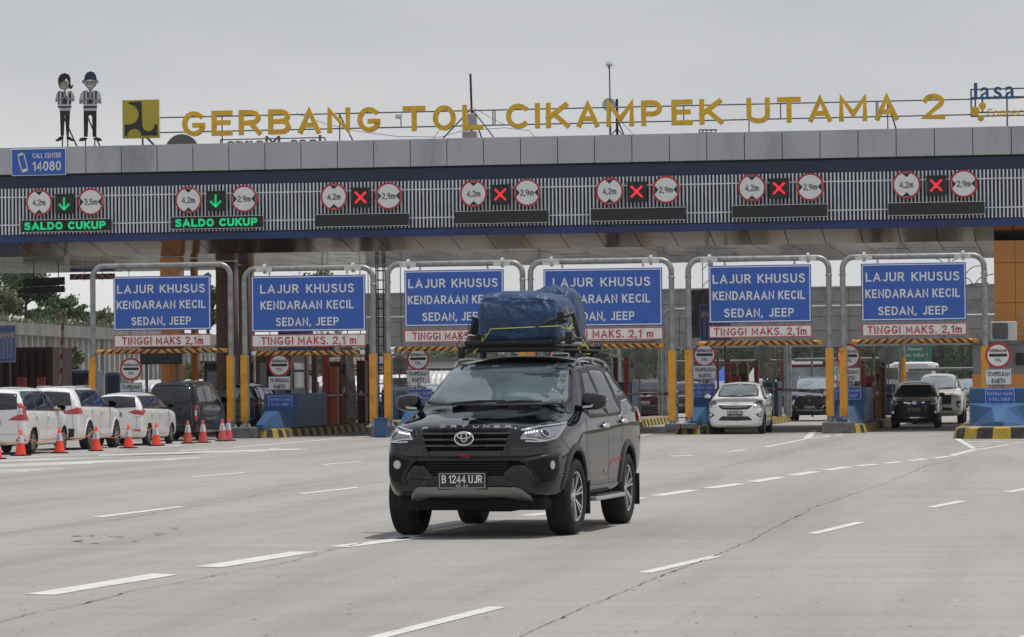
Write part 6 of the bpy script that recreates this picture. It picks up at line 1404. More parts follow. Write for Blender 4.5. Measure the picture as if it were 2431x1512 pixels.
def hpoly(name, pts, y0, y1, m, parent):
    a = [HT(X, Y, y0) for X, Y in pts]; c_ = [HT(X, Y, y0)+Vector((0, y1-y0, 0)) for X, Y in pts]; n = len(pts); b = MB(); f = [tuple(range(n)), tuple(range(2*n-1, n-1, -1))]+[(k, (k+1) % n, n+(k+1) % n, n+k) for k in range(n)]
    b.add([wm(car) @ p for p in a+c_], [q[::-1] for q in f]); return b.build(name, m, parent)
D('crate_black', (.012, .012, .013), .38, 0, .2, 6)
hpoly('panel', [(290,840),(360,575),(555,635),(500,880),(430,880)], -.15, .25, 'crate_black', cr)
hpoly('lower_box', [(300,870),(500,880),(480,960),(400,1090),(290,1100),(252,1095),(275,940)], -.12, .3, 'crate_black', cr)
b = MB()
for k in (.22, .45, .7): p0, p1 = HT(360+195*k, 575+60*k+10, -.165), HT(290+200*k, 840+30*k-6, -.165); b.tube([wm(car) @ p0, wm(car) @ p1], .010, 6)
b.build('rib', 'rim_dark', cr)
b = MB(); b.tube([wm(car) @ HT(X, Y, -.16) for X, Y in ((370,578),(330,600),(300,660),(285,760),(288,840),(300,850))], .0045, 6); b.tube([wm(car) @ HT(X, Y, -.16) for X, Y in ((290,845),(230,860),(180,900),(150,960),(105,1035),(200,1100),(310,1165))], .004, 6); b.build('strap', 'black_plastic', cr)
ra = thing('bike_carrier', HW(.55, .0, 2.0), 'black and grey clamp arms of a bicycle carrier leaning on the right of the bundle', 'bicycle carrier')
b = MB(); T = lambda X, Y, yl: wm(car) @ HT(X, Y, yl)
b.tube([T(1340, 735, -.42), T(1560, 650, -.42), T(1760, 585, -.40), T(1945, 520, -.3)], [.008, .020, .022, .020], 10); b.tube([T(1630, 970, -.42), T(1800, 930, -.42), T(1880, 908, -.4), T(2060, 930, -.3)], [.012, .02, .02, .02], 10); b.build('clamp_arm', 'steel_dark', ra)
b = MB(); b.tube([T(1925, 530, -.3), T(1980, 720, -.28), T(2025, 900, -.25)], [.022, .03, .022], 10); b.build('upright', 'steel_dark', ra)
b = MB()
for X, Y in ((1740, 590), (1865, 905)): b.box(T(X, Y, -.42), (.07, .06, .13), bev=.015); b.lathe([(.001, .04), (.022, .035), (.022, -.035), (.001, -.04)], T(X+45, Y+45, -.42), 10, axis='X'); b.lathe([(.001, .03), (.025, .025), (.025, -.02), (.001, -.03)], T(X+15, Y-48, -.42), 10)
b.build('clamp_knob', 'black_plastic', ra)
b = MB(); b.tube([T(1760, 1010, -.3), T(1830, 990, -.3), T(1990, 1000, -.2), T(2100, 1030, 0)], [.03, .03, .018, .015], 10); b.build('rail', 'galv', ra)
b = MB(); b.tube([T(1780, 1105, -.05), T(2340, 1125, -.05)], .022, 10); b.build('lower_rail', 'black_plastic', ra)
# ================================================================ the other vehicles
def stations(p):
    L, W_, H = p['L'], p['W'], p['H']; w = W_/2; g = p.get('gc', .2); hn, hc, hbl = p['hn'], p['hc'], p['hb']; y0, y1 = -L/2, L/2
    yc, yrf = y0+p['yc'], y0+p['yrf']; tw = p.get('tw', .64)*w; box = p.get('box', 0)
    S_ = [(y0, g+.10, .70*w, .84*w, .52, .82*w, hn-.13, .76*w, hn-.06, .58*w, hn-.02, hn-.01),
          (y0+.10, g+.03, .80*w, .93*w, .54, .91*w, hn-.10, .83*w, hn-.03, .63*w, hn+.01, hn+.02),
          (y0+.38, g, .88*w, .985*w, .58, .965*w, hn-.03, .89*w, hn+.04, .70*w, hn+.07, hn+.08)]
    ym = (y0+.38+yc)/2
    if ym > y0+.5: S_.append((ym, g, .92*w, w, .60, .98*w, (hn+hbl)/2-.04, .91*w, (hn+hc)/2+.03, .73*w, (hn+hc)/2+.06, (hn+hc)/2+.075))
    S_.append((yc, g, .93*w, w, .62, .98*w, hbl-.06, .92*w, hc-.02, .76*w, hc, hc+.01))
    for t in (.12, .5, 1.0):
        y = yc+(yrf-yc)*t; zt = hc+(H-.035-hc)*t; ze = hc+(H-.075-hc)*t
        S_.append((y, g, .93*w, w, .64, .98*w, hbl-.02*(1-t), (.90-.06*t)*w, (hbl+ze)/2+.02, (.76*w)*(1-t)+tw*t, ze, zt))
    yr = y1-p.get('rl', .75); zr = p.get('zr', H-.04)
    if p.get('pickup'):
        yb = p['pickup']
        S_ += [((yrf+yb)/2, g, .93*w, w, .64, .98*w, hbl, .84*w, (hbl+H)/2, tw, H-.05, H), (yb-.35, g, .93*w, w, .64, .98*w, hbl+.01, .84*w, (hbl+H)/2, tw, H-.07, H-.02), (yb, g, .93*w, w, .64, .98*w, hbl, .82*w, hbl+.12, .8*w, hbl+.2, hbl+.22),
               (yb+.12, g, .93*w, w, .64, .98*w, hbl-.02, .95*w, hbl+.02, .9*w, hbl+.04, hbl+.04), (y1-.12, g+.1, .93*w, w, .64, .98*w, hbl, .95*w, hbl+.02, .9*w, hbl+.04, hbl+.04), (y1, g+.15, .9*w, .97*w, .64, .95*w, hbl-.02, .93*w, hbl+.0, .9*w, hbl+.03, hbl+.03)]
        return S_
    S_ += [((yrf*.6+yr*.4), g, .93*w, w, .66, .98*w, hbl+.01, (.85)*w, (hbl+H)/2, tw, H-.05, H), (yr, g, .93*w, w, .66, .98*w, hbl+.03, (.85)*w, (hbl+zr)/2, tw*.99, zr-.05, zr),
           (y1-.22, g+.02, .91*w, .99*w, .66, .97*w, hbl+.04, .84*w, (hbl+zr)/2, tw*.97, zr-.09, zr-.03), (y1-.08, g+.05, .86*w, .96*w, .66, .94*w, hbl+.03, .81*w, (hbl+zr)/2, tw*.93, zr-.12, zr-.055), (y1, g+.12, .76*w, .88*w, .64, .88*w, hbl+.02, .77*w, (hbl+zr)/2, tw*.85, zr-.17, zr-.11)]
    return S_
CARS = {}
def car_(name, label, cat, px0, py0, face, sc, p, group=None):
    """px0, py0: photo point of the ground under the middle of the visible end; face -1 = front to the camera"""
    L, W_, H = p['L'], p['W'], p['H']; w = W_/2; g0 = G(px0, py0) if isinstance(px0, (int, float)) else Vector(px0)
    rz = 0 if face < 0 else math.pi
    rz += p.get('rz', 0)
    loc = (g0.x, g0.y+L/2*sc, 0)
    t = thing(name, loc, label, cat, group, rz=rz, sc=sc)
    yf, yr_ = -L/2+p['fo'], -L/2+p['fo']+p['wb']; wr = p['wr']
    me, bv = loft(stations(p), rf=(p.get('rf', .25), .55), rr=(p.get('rr', .45), p['hb']), bowf=.07, bowr=.05, crease=(.5, .2), wheels=((yf, wr), (yr_, wr)), sub=2, arch=.045, wl=.30, hw=w)
    me.materials.append(M[p['paint']]); me.materials.append(M['under_black']); body = bpy.data.objects.new('body', me); link(body); body.parent = t
    F, B, R, Lc = [caster(bv, k) for k in 'FBRL']
    gl = p.get('glass', 'glass')
    hn, hc, hbl = p['hn'], p['hc'], p['hb']; tw = p.get('tw', .64)*w; yc, yrf = -L/2+p['yc'], -L/2+p['yrf']; Hr = H-.10
    fr = face < 0
    if fr or p.get('both'):
        b = MB(); patch(b, F, fp([(0, hc+.03), (.72*w, hc+.05), (tw*1.0, H-.10), (0, H-.06)]), .07, .003, .03); b.build('windshield_trim', 'black_plastic', t, False)
        b = MB(); patch(b, F, fp([(0, hc+.06), (.68*w, hc+.08), (tw*.95, H-.12), (0, H-.085)]), .06, .006, .04); b.build('windshield', p.get('wglass', 'windshield_far'), t, False)
        arm_wiper(t, F(.05, hc+.06)[0]+Vector((0, -.015, 0)), F(.55*w, hc+.09)[0]+Vector((0, -.02, 0))); arm_wiper(t, F(-.45*w, hc+.06)[0]+Vector((0, -.015, 0)), F(.0, hc+.09)[0]+Vector((0, -.02, 0)))
        for s_ in (1, -1):
            pl = [(s_*x, z) for x, z in p['hl']]; b = MB(); patch(b, F, pl if s_ > 0 else pl[::-1], .04, .008, .02); b.build('headlight', p.get('hlm', 'lamp_glass'), t, False)
            if 'fog' in p:
                pl = [(s_*x, z) for x, z in p['fog']]; b = MB(); patch(b, F, pl if s_ > 0 else pl[::-1], .04, .006, .02); b.build('fog_bezel', 'black_plastic', t, False)
                cx, cz = p['fogc']; h = F(s_*cx, cz); b = MB(); b.disc((0, 0, 0), .045, 0, 16); b.v = [tuple(Vector(v)+h[0]+Vector((0, -.018, 0))) for v in b.v]; b.build('fog_lamp', 'lamp_glass', t, False)
        if 'grille' in p: b = MB(); patch(b, F, fp(p['grille']), .05, .006); b.build('grille', 'sign_black', t, False)
        if 'intake' in p: b = MB(); patch(b, F, fp(p['intake']), .05, .006); b.build('lower_intake', 'sign_black', t, False)
        for k, (pts, wd, m_) in enumerate(p.get('chrome', [])): b = MB(); ribbon(b, F, [(-x, z) for x, z in pts[::-1]]+pts[1 if pts[0][0] == 0 else 0:], wd, .016, .05); b.build('grille_bar', m_, t, False)
        if 'emb' in p:
            h = F(0, p['emb']); b = MB(); b.disc((0, 0, 0), .07, 0, 20, 0, .05); b.v = [tuple(Vector((v[0], v[1], v[2]*.7))+h[0]+Vector((0, -.028, 0))) for v in b.v]; n_ = len(b.v); b.add([tuple(Vector((h[0].x+x, h[0].y-.029, h[0].z+z))) for x, z in ((-.05, .02), (.05, .02), (.05, .035), (-.05, .035), (-.012, -.045), (.012, -.045), (.012, .045), (-.012, .045))] , [(0, 1, 2, 3), (4, 5, 6, 7)]); b.build('emblem', 'chrome', t, False)
        b = MB(); ribbon(b, F, [(-.8*w, hn-.03), (-.5*w, hn-.0), (0, hn+.005), (.5*w, hn-.0), (.8*w, hn-.03)], .010, .002); b.build('bonnet_seam', 'seam_grey', t, False)
        if 'plate' in p:
            pt = p['plate']; h = F(0, pt[1])
            if h: plate(t, (0, h[0].y-.03, pt[1]), pt[0], pt[2] if len(pt) > 2 else '05·22')
        if p.get('dlo'): b = MB(); c = F(.25*w, (hc+H)/2); 
    if not fr or p.get('both'):
        rg = p.get('rg', (hbl+.04, Hr-.04))
        b = MB(); patch(b, B, fp([(0, rg[0]), (.76*w, rg[0]+.02), (tw*1.0, rg[1]), (0, rg[1]+.03)]), .07, .014, .05); b.build('rear_window', p.get('rglass', gl), t, False)
        for s_ in (1, -1):
            for pl0, m_ in p.get('tail', []):
                pl = [(s_*x, z) for x, z in pl0]; c_ = dcast(bv, s_, w); pl = [(s_*(abs(x)*.819+(L/2)*.574*1), z) for x, z in pl0] if False else pl
                b = MB(); patch(b, B, pl if s_ > 0 else pl[::-1], .035, .010, .015); b.build('tail_light', m_, t, False)
            for pl0, m_ in p.get('tails', []):
                b = MB(); patch(b, R if s_ > 0 else Lc, [(L/2-y, z) for y, z in pl0], .04, .010, .01); b.build('tail_light', m_, t, False)
            if 'refl' in p: x, z = p['refl']; pl = [(s_*(x-.09), z-.03), (s_*(x+.10), z-.03), (s_*(x+.10), z+.03), (s_*(x-.09), z+.03)]; b = MB(); patch(b, B, pl, .04, .010); b.build('reflector', 'tail_red', t, False)
        b = MB(); ribbon(b, B, [(-.80*w, g_(p)+.30), (-.78*w, hbl-.15), (-.74*w, hbl+.1)], .010, .003); ribbon(b, B, [(.80*w, g_(p)+.30), (.78*w, hbl-.15), (.74*w, hbl+.1)], .010, .003); ribbon(b, B, [(-.80*w, g_(p)+.30), (.80*w, g_(p)+.30)], .010, .003); b.build('tailgate_seam', 'seam_grey', t, False)
        if 'rplate' in p: h = B(0, p['rplate'][1]); plate(t, (0, h[0].y+.03, p['rplate'][1]), p['rplate'][0], '05·22', face=1)
        if 'bump' in p: b = MB(); patch(b, B, fp([(0, g_(p)+.04), (.80*w, g_(p)+.06), (.84*w, g_(p)+p['bump']), (0, g_(p)+p['bump'])]), .06, .012); b.build('rear_bumper', p.get('bumpm', 'black_plastic'), t, False)
        h = B(.1, rg[0]+.02); arm_wiper(t, h[0]+Vector((0, .02, 0)), B(-.45*w, rg[0]+.12)[0]+Vector((0, .02, 0)))
    for ax, c_, s_ in (('R', R, 1), ('L', Lc, -1)):
        b = MB(); ws = p['win']; allp = p['wout']; patch(b, c_, allp, .07, .003, .03); b.build('window_trim', p.get('pillar', 'black_plastic'), t, False)
        for pl in ws: b = MB(); patch(b, c_, pl, .06, .007, .02); b.build('side_window', gl, t, False)
        b = MB()
        for s2 in p['seams']: ribbon(b, c_, s2, .011, .003, .06)
        b.build('door_seam', 'seam_grey' if 'white' in p['paint'] else 'sign_black', t, False)
        for hy, hz in p['hd']:
            h = c_(hy, hz)
            if h: q = h[0]+Vector((s_*.022, 0, 0)); b = MB(); b.tube([q+Vector((-s_*.015, -.09, 0)), q+Vector((0, -.06, 0)), q+Vector((0, .06, 0)), q+Vector((-s_*.015, .09, 0))], [.009, .014, .014, .009], 8); b.build('door_handle', p.get('hm', p['paint']), t, False)
        mirror_part(t, (s_*(w+.07), yc+.22, hbl+.10), s_, shell=p.get('mm', p['paint']), size=p.get('msz', (.20, .12, .15)))
        if 'arch' in p:
            for wy in (yf, yr_):
                b = MB(); n = 16; vs = []
                for k in range(n+1):
                    a = rad(-5+190*k/n)
                    for r_, dx in ((wr+.045, .0), (wr+.055, .02), (wr+.10, .02), (wr+.125, .0)):
                        yy, zz = wy+r_*math.cos(a), wr+.01+r_*math.sin(a); h = c_(wy+(wr+.10)*math.cos(a), max(.36, wr+(wr+.10)*math.sin(a))); vs.append((s_*((abs(h[0].x) if h else w)+dx), yy, max(zz, .2)))
                f = [(k*4+j, k*4+j+1, (k+1)*4+j+1, (k+1)*4+j) for k in range(n) for j in range(3)]; b.add(vs, f if s_ > 0 else [q[::-1] for q in f], 0, True); b.build('arch_flare', p['arch'], t, False)
        if 'rail' in p:
            b = MB(); c4 = caster(bv, 'T'); pts = []
            for k in range(9):
                u = k/8; h = c4(s_*tw*.93, yrf+.25+(L/2-.9-yrf-.1)*u)
                if h: pts.append(h[0]+Vector((0, 0, .055*min(1, 3*math.sin(math.pi*u))+.005)))
            b.tube(pts, .018, 8); b.build('roof_rail', p['rail'], t, False)
        for y in (yf, yr_): wheel(t, s_*(w-.115), y, wr, p.get('ww', .19), wr*p.get('rk', .60), p.get('sp', 7), p.get('rimm', 'silver'), s_)
    b = MB(); b.box((0, .1, g_(p)+.08), (W_*.7, L*.75, .14), bev=.03); b.build('chassis', 'under_black', t, False)
    b = MB(); b.tube([(0.15, yrf+.25, H-.01), (.15, yrf+.33, H+.16)], .005, 5) if p.get('ant') else b.box((0, -L*.02, g_(p)+.15), (.3, .6, .1)); b.build('antenna' if p.get('ant') else 'exhaust', 'black_plastic', t, False)
    return t
def g_(p): return p.get('gc', .2)
def dcast(bv, s_, w): return None
D('windshield_far', (.20, .235, .25), .05, 0, .35, 1.2, ior=2.2, stretch=(1, 1, 3)); D('windshield_dark', (.02, .022, .024), .05, 0, .3, 1.5, ior=1.6); D('seam_grey', (.22, .22, .21), .6)  # windshield_far: pale streaked base colour stands in for reflected sky
D('glass_blue', (.012, .017, .04), .05, 0, .4, .8, ior=1.6); D('glass_brown', (.022, .016, .013), .05, 0, .4, .8, ior=1.6)  # glass_blue: the blue in the base colour imitates reflected sky
D('paint_dark', (.012, .013, .016), .3, 0, .05, 2, coat=1, spec=.1); D('paint_cream', (.68, .65, .58), .3, .1, .03, 2, coat=.7); D('tail_clear', (.55, .54, .54), .12, .5, .3, 20)
def sidewin(L, yc, yrf, hb, H, n, rear, pil=.05):
    """side glazing in car coordinates; returns outline and panes"""
    y0 = -L/2+yc+.10; y1 = -L/2+yrf+.12; y2 = L/2-rear; t = H-.155
    out = [(y0-.05, hb+.01), (y1, t+.03), (y2-.22, t+.03), (y2+.02, hb+.05)]; panes = []; ys = [y0+.08]+[y1+.10+(y2-.12-y1-.1)*k/(n-1)*1.0 for k in range(n)]
    span = y2-.06-(y0+.1); cut = [y0+.10+span*k/n for k in range(n+1)]
    for k in range(n):
        a, c = cut[k]+(pil/2 if k else 0), cut[k+1]-pil/2
        def top(y): return min(t, hb+.05+(t-hb-.05)*(y-y0)/(y1-y0)) if y < y1 else (t if y < y2-.24 else t-(t-hb-.06)*(y-(y2-.24))/.26)
        pl = [(a, hb+.045)]
        for q in range(5): yy = a+(c-a)*q/4; pl.append((yy, max(hb+.06, top(yy))))
        pl.append((c, hb+.05)); panes.append(pl)
    return out, panes
def seams_for(L, yc, yrf, hb, g, fo, wb, wr, H):
    a = -L/2+yc-.02; r = -L/2+fo+wb-wr-.05; m = (a+r+.55)/2
    return [[(a, hb), (a-.04, .6), (a+.08, g+.16), (m, g+.14)], [(m+.02, H-.14), (m, hb), (m+.01, g+.14)], [(m+.01, g+.14), (r-.05, g+.16), (r+.05, .75), (r+.28, hb)]]
def spec(L, W_, H, wb, fo, wr, hn, hc, hb, yc, yrf, n=2, rear=.45, **k):
    p = dict(L=L, W=W_, H=H, wb=wb, fo=fo, wr=wr, hn=hn, hc=hc, hb=hb, yc=yc, yrf=yrf, **k); p['wout'], p['win'] = sidewin(L, yc, yrf, hb, H, n, rear); p['seams'] = seams_for(L, yc, yrf, hb, k.get('gc', .2), fo, wb, wr, H)
    m = p['seams'][1][1][0]; p['hd'] = [(m-.17, hb-.10), (m+.85, hb-.08)]; p.setdefault('gc', .2); return p
# -------- white hatchback coming out of the gate
p = spec(3.6, 1.6, 1.475, 2.455, .62, .285, .86, 1.00, .96, .85, 1.62, 2, .38, paint='paint_white', gc=.16, tw=.66, rf=.16,
 hl=[(.50, .74), (.72, .745), (.765, .80), (.74, .93), (.66, .965), (.55, .90), (.49, .82)], grille=[(0, .80), (.48, .82), (.46, .78), (.36, .70), (0, .685)],
 chrome=[([(0, .755), (.34, .765)], .016, 'silver'), ([(0, .79), (.40, .80)], .010, 'silver')], intake=[(0, .50), (.36, .51), (.47, .41), (.42, .39), (0, .38)], fog=[(.58, .56), (.73, .64), (.70, .46), (.60, .52)], fogc=(.67, .555), emb=.865,
 plate=('B 1247 URS', .585), mm='chrome', wglass='windshield_far', hlm='lamp_glass', ww=.175)
t = car_('hatchback', 'small white hatchback with chrome mirrors driving out under the fifth gantry', 'car', 1746, 1031, -1, 1.05, p, 'cars in the toll lanes')
# -------- black compact van
p = spec(4.07, 1.655, 1.60, 2.525, .80, .29, .92, 1.05, 1.02, .88, 1.68, 3, .35, paint='paint_dark', gc=.18, tw=.68, rf=.15,
 hl=[(.54, .84), (.62, .78), (.74, .84), (.77, .96), (.70, 1.0), (.60, .93)], grille=[(0, .74), (.30, .72), (.42, .52), (.36, .42), (0, .42)], chrome=[([(0, .835), (.20, .845), (.42, .885), (.58, .93)], .050, 'chrome'), ([(0, .36), (.34, .36), (.42, .375)], .025, 'chrome')],
 fog=[(.62, .58), (.74, .64), (.74, .44), (.66, .44)], fogc=(.70, .545), emb=.855, plate=('B 1733 CZI', .625), wglass='windshield_dark', ww=.175)
t = car_('compact_van', 'black compact people carrier with chrome grille strip coming out under the rightmost gantry', 'car', 2171, 1017, -1, .95, p, 'cars in the toll lanes')
# -------- cream pickup truck
p = spec(5.33, 1.855, 1.815, 3.085, .99, .385, 1.06, 1.20, 1.15, 1.42, 2.15, 2, 2.2, paint='paint_cream', gc=.28, tw=.62, rf=.12, pickup=.95,
 hl=[(.56, .96), (.86, .98), (.90, 1.06), (.60, 1.06)], grille=[(0, 1.04), (.52, 1.02), (.50, .72), (0, .68)], intake=[(0, .60), (.5, .58), (.55, .48), (0, .48)], chrome=[([(0, 1.05), (.45, 1.04)], .03, 'chrome')], fog=[(.66, .80), (.84, .84), (.80, .58), (.70, .60)], fogc=(.77, .68), mm='chrome', plate=('B 9023 KQA', .56), wglass='windshield_far', ww=.25, hm='chrome')
p['wout'] = [(-1.35, 1.17), (-.50, 1.67), (.55, 1.67), (.75, 1.20)]; p['win'] = [[(-1.15, 1.20), (-1.1, 1.30), (-.52, 1.63), (-.30, 1.64), (-.30, 1.20)], [(-.24, 1.20), (-.24, 1.64), (.45, 1.62), (.60, 1.24)]]; p['seams'] = [[(-1.3, 1.15), (-1.32, .6), (-1.2, .45), (-.27, .42)], [(-.27, 1.65), (-.27, .42)], [(-.27, .42), (.55, .45), (.75, 1.1)], [(.98, 1.15), (.98, .4)]]; p['hd'] = [(-.42, 1.06), (.42, 1.07)]
gq = G(2262, 1006); t = car_('pickup_truck', 'cream white pickup truck queueing behind the black compact van', 'pickup truck', (gq.x-.52, gq.y-.6, 0), 0, -1, .98, p, 'cars in the toll lanes')
# -------- black SUV behind yellow legs
p = spec(4.475, 1.75, 1.70, 2.775, .85, .34, 1.00, 1.12, 1.05, 1.0, 1.80, 3, .40, paint='paint_dark', gc=.225, tw=.66, rf=.08,
 hl=[(.58, .62), (.80, .60), (.84, .84), (.66, .86)], grille=[(0, .93), (.42, .93), (.52, .80), (.40, .60), (0, .58)], chrome=[([(.42, .97), (.56, .86), (.60, .62), (.44, .50)], .035, 'chrome'), ([(0, .42), (.5, .42)], .02, 'silver')], fog=[(.66, .50), (.78, .52), (.78, .42), (.66, .42)], fogc=(.72, .47), emb=.80, plate=('D 1290 AK', .52), mm='chrome', wglass='windshield_far', rail='silver', ww=.20)
g1 = G(1888, 1000); t = car_('crossover_car', 'black crossover with chrome X shaped front behind the boom arm and yellow legs', 'car', (g1.x+.62, g1.y-.9, 0), 0, -1, 1.03, p, 'cars in the toll lanes')
# -------- dark red hatchback
p = spec(3.92, 1.70, 1.53, 2.46, .78, .30, .93, 1.04, 1.0, .90, 1.70, 2, .38, paint='paint_red', gc=.17, tw=.66, rf=.2,
 hl=[(.56, .74), (.76, .78), (.80, .96), (.66, .94)], grille=[(0, .56), (.50, .56), (.56, .36), (0, .36)], chrome=[([(0, .90), (.18, .905), (.32, .93)], .04, 'chrome')], emb=.905, plate=('F 1022 RH', .66), wglass='windshield_dark', ww=.185)
g1 = G(1534, 1000); t = car_('hatchback', 'dark red hatchback stopped behind the boom arm right of the black loaded car', 'car', (g1.x, g1.y-.5, 0), 0, -1, 1.13, p, 'cars in the toll lanes')
# -------- white cars seen from behind, waiting at left
p = spec(4.19, 1.66, 1.69, 2.655, .72, .31, .95, 1.08, 1.04, 1.02, 1.72, 3, .13, paint='paint_white', gc=.2, tw=.70, rr=.16, rg=(1.10, 1.50), glass='glass_blue', rglass='windshield_dark', rplate=('B 1684 EKO', .80), zr=1.66,
 tail=[([(.40, .86), (.70, .84), (.70, .99), (.62, .98)], 'tail_red'), ([(.70, .84), (.80, .85), (.79, 1.0), (.70, 1.0)], 'tail_red'), ([(.66, 1.0), (.79, 1.0), (.77, 1.14), (.66, 1.13)], 'tail_clear'), ([(.66, 1.13), (.77, 1.14), (.74, 1.27), (.68, 1.20)], 'tail_red')],
 tails=[([(.02, .85), (.34, .85), (.20, 1.02), (.12, 1.27), (.05, 1.27)], 'tail_red')], refl=(.68, .36), mm='black_plastic', ww=.18, sp=8, wext=0)
x0 = -24.62
def parked(name, label, xr, yrw, p, sc, grp='cars waiting at the left booth'):
    """xr = world x of the right flank, yrw = world y of the rear wheel contact"""
    L = p['L']; ro = L-p['fo']-p['wb']; cx = xr-p['W']/2*sc; return car_(name, label, 'car', (cx, yrw-ro*sc, 0), 0, 1, sc, p, grp)
def flank(px_, py_): g = G(px_, py_); return g.x+.05, g.y
fx, fy = flank(78, 1078); parked('people_carrier', 'white people carrier at the left edge with an arm out of its window', fx, fy, p, .95)
p = spec(4.695, 1.815, 1.80, 2.80, .80, .385, 1.08, 1.22, 1.16, 1.25, 1.95, 2, .34, paint='paint_white', gc=.26, tw=.66, rr=.22, rg=(1.22, 1.60), glass='glass_blue', rglass='glass', zr=1.78,
 tail=[([(.44, 1.02), (.80, 1.0), (.82, 1.17), (.60, 1.12)], 'tail_red')], tails=[([(.0, 1.0), (.42, 1.02), (.30, 1.15), (.05, 1.19)], 'tail_red')], arch='paint_white', bump=.34, rail='silver', mm='black_plastic', ww=.26, sp=6, ant=True, hm='chrome', msz=(.24, .13, .20))
fx, fy = flank(210, 1067); parked('suv', 'tall white off-road car with roof rails, middle one of the three white cars', fx, fy, p, .90)
p = spec(4.39, 1.683, 1.60, 2.65, .84, .30, .96, 1.07, 1.05, 1.05, 1.75, 3, .22, paint='paint_white', gc=.19, tw=.66, rr=.40, rg=(1.12, 1.44), glass='glass_brown', rglass='windshield_dark', rplate=('B 2407 KMO', .93), zr=1.57,
 tail=[([(.40, 1.0), (.60, .93), (.76, .92), (.80, 1.02), (.74, 1.06), (.58, 1.06)], 'tail_red'), ([(.62, .84), (.76, .86), (.77, .92), (.62, .92)], 'tail_clear')], tails=[([(.02, .92), (.20, .90), (.46, 1.04), (.15, 1.09)], 'tail_red')], refl=(.66, .46), mm='black_plastic', ww=.185, sp=7, ant=True)
fx, fy = flank(353, 1057); parked('people_carrier', 'white people carrier with sloping tail, nearest the gantry of the three white cars', fx, fy, p, .90)
# -------- dark minivan and black car further on
p = spec(4.05, 1.665, 1.90, 2.65, .70, .30, 1.05, 1.20, 1.14, .55, 1.20, 3, .25, paint='paint_navy', gc=.2, tw=.76, rr=.06, rg=(1.22, 1.66), zr=1.87, glass='windshield_dark', rglass='windshield_dark', tail=[([(.74, .62), (.80, .62), (.80, .78), (.74, .78)], 'tail_red'), ([(.74, .78), (.80, .78), (.80, .93), (.74, .93)], 'tail_clear'), ([(.74, .93), (.80, .93), (.80, 1.1), (.74, 1.1)], 'tail_red')], bump=.22, mm='black_plastic', ww=.18, msz=(.18, .1, .24))
fx, fy = flank(470, 1046); parked('minivan', 'dark boxy minivan seen from behind beside the old cones', fx+.1, fy, p, .93)
p = spec(4.2, 1.66, 1.70, 2.65, .75, .31, .98, 1.1, 1.06, 1.02, 1.75, 3, .32, paint='paint_dark', gc=.2, tw=.68, rr=.2, rg=(1.12, 1.50), zr=1.66, rglass='windshield_far', tail=[([(.40, .98), (.78, .96), (.78, 1.06), (.60, 1.06)], 'tail_red')], tails=[([(.02, .96), (.3, .98), (.1, 1.08)], 'tail_red')], rplate=('B 1 IU', .82), mm='black_plastic', ww=.18)
g1 = G(585, 1016); car_('people_carrier', 'black people carrier seen from behind between the pair of yellow legs and the blue barrier', 'car', (-26.35, 110.6, 0), 0, 1, 1.0, p, 'cars waiting at the left booth')
# -------- smaller traffic beyond the booths
pd = spec(4.3, 1.70, 1.62, 2.65, .85, .32, .95, 1.08, 1.03, 1.0, 1.75, 2, .4, paint='paint_grey', gc=.2, tw=.66, hl=[(.52, .76), (.76, .78), (.80, .92), (.60, .92)], grille=[(0, .88), (.42, .88), (.38, .66), (0, .66)], intake=[(0, .5), (.5, .5), (.5, .36), (0, .36)], wglass='windshield_far', ww=.2, emb=.82, plate=('B 1406 TF', .56))
def far_car(label, px_, Y, m, wg='windshield_far', rz=0, sc=1., name='far_car'):
    q = dict(pd); q['paint'] = m; q['wglass'] = wg; x = P(px_, 930, Y).x; return car_(name, label, 'car', (x, Y, 0), 0, -1, sc, q, 'distant traffic beyond the booths')
far_car('silver car just behind the cream pickup truck at far right', 2296, 176, 'paint_grey'); far_car('dark car behind the silver one, last in the right lane', 2322, 190, 'paint_dark', 'windshield_dark')
far_car('black car partly behind the dark red hatchback', 1618, 150, 'paint_dark', 'windshield_dark'); far_car('silver black car behind the boom arm by the orange cabinet', 755, 136, 'paint_grey', 'windshield_dark'); far_car('dark car left of the loaded black car under the toll sign', 935, 128, 'paint_dark', 'windshield_dark')
far_car('white car far behind the red boom posts at left', 860, 160, 'paint_white', 'windshield_dark'); far_car('grey car far behind the white hatchback', 1700, 165, 'paint_grey'); far_car('dark car beyond the tarpaulin loaded car', 1010, 165, 'paint_dark')
far_car('white car far beyond the loaded black car mirror', 900, 178, 'paint_white')
# white minibus and a coach
def bus(name, label, x, Y, W_, H, L, m, dark, sc=1.):
    t = thing(name, (x, Y, 0), label, 'bus'); b = MB(); b.box((0, L/2, H*.54), (W_, L, H*.86), bev=.14); b.build('body', m, t, False)
    b = MB(); b.box((0, -.012, H*.66), (W_*.86, .03, H*.30), bev=.01); b.build('windshield', 'windshield_far', t, False); b = MB(); b.box((0, -.015, H*.90), (W_*.7, .03, H*.07)); b.build('destination_panel', dark, t, False)
    b = MB(); b.box((0, -.015, H*.33), (W_*.6, .03, H*.10)); b.build('grille', 'sign_black', t, False)
    for s_ in (1, -1):
        b = MB(); b.box((s_*W_*.39, -.02, H*.34), (W_*.14, .03, H*.06), bev=.01); b.build('headlight', 'lamp_glass', t, False); b = MB(); b.box((s_*(W_/2+.01), L*.5, H*.70), (.03, L*.85, H*.24)); b.build('side_window', 'glass', t, False)
        mirror_part(t, (s_*(W_/2+.12), .1, H*.62), s_, shell='black_plastic', size=(.16, .1, .3))
        for y in (L*.16, L*.8): wheel(t, s_*(W_/2-.14), y, .36, .22, .22, 7, 'silver', s_)
    return t
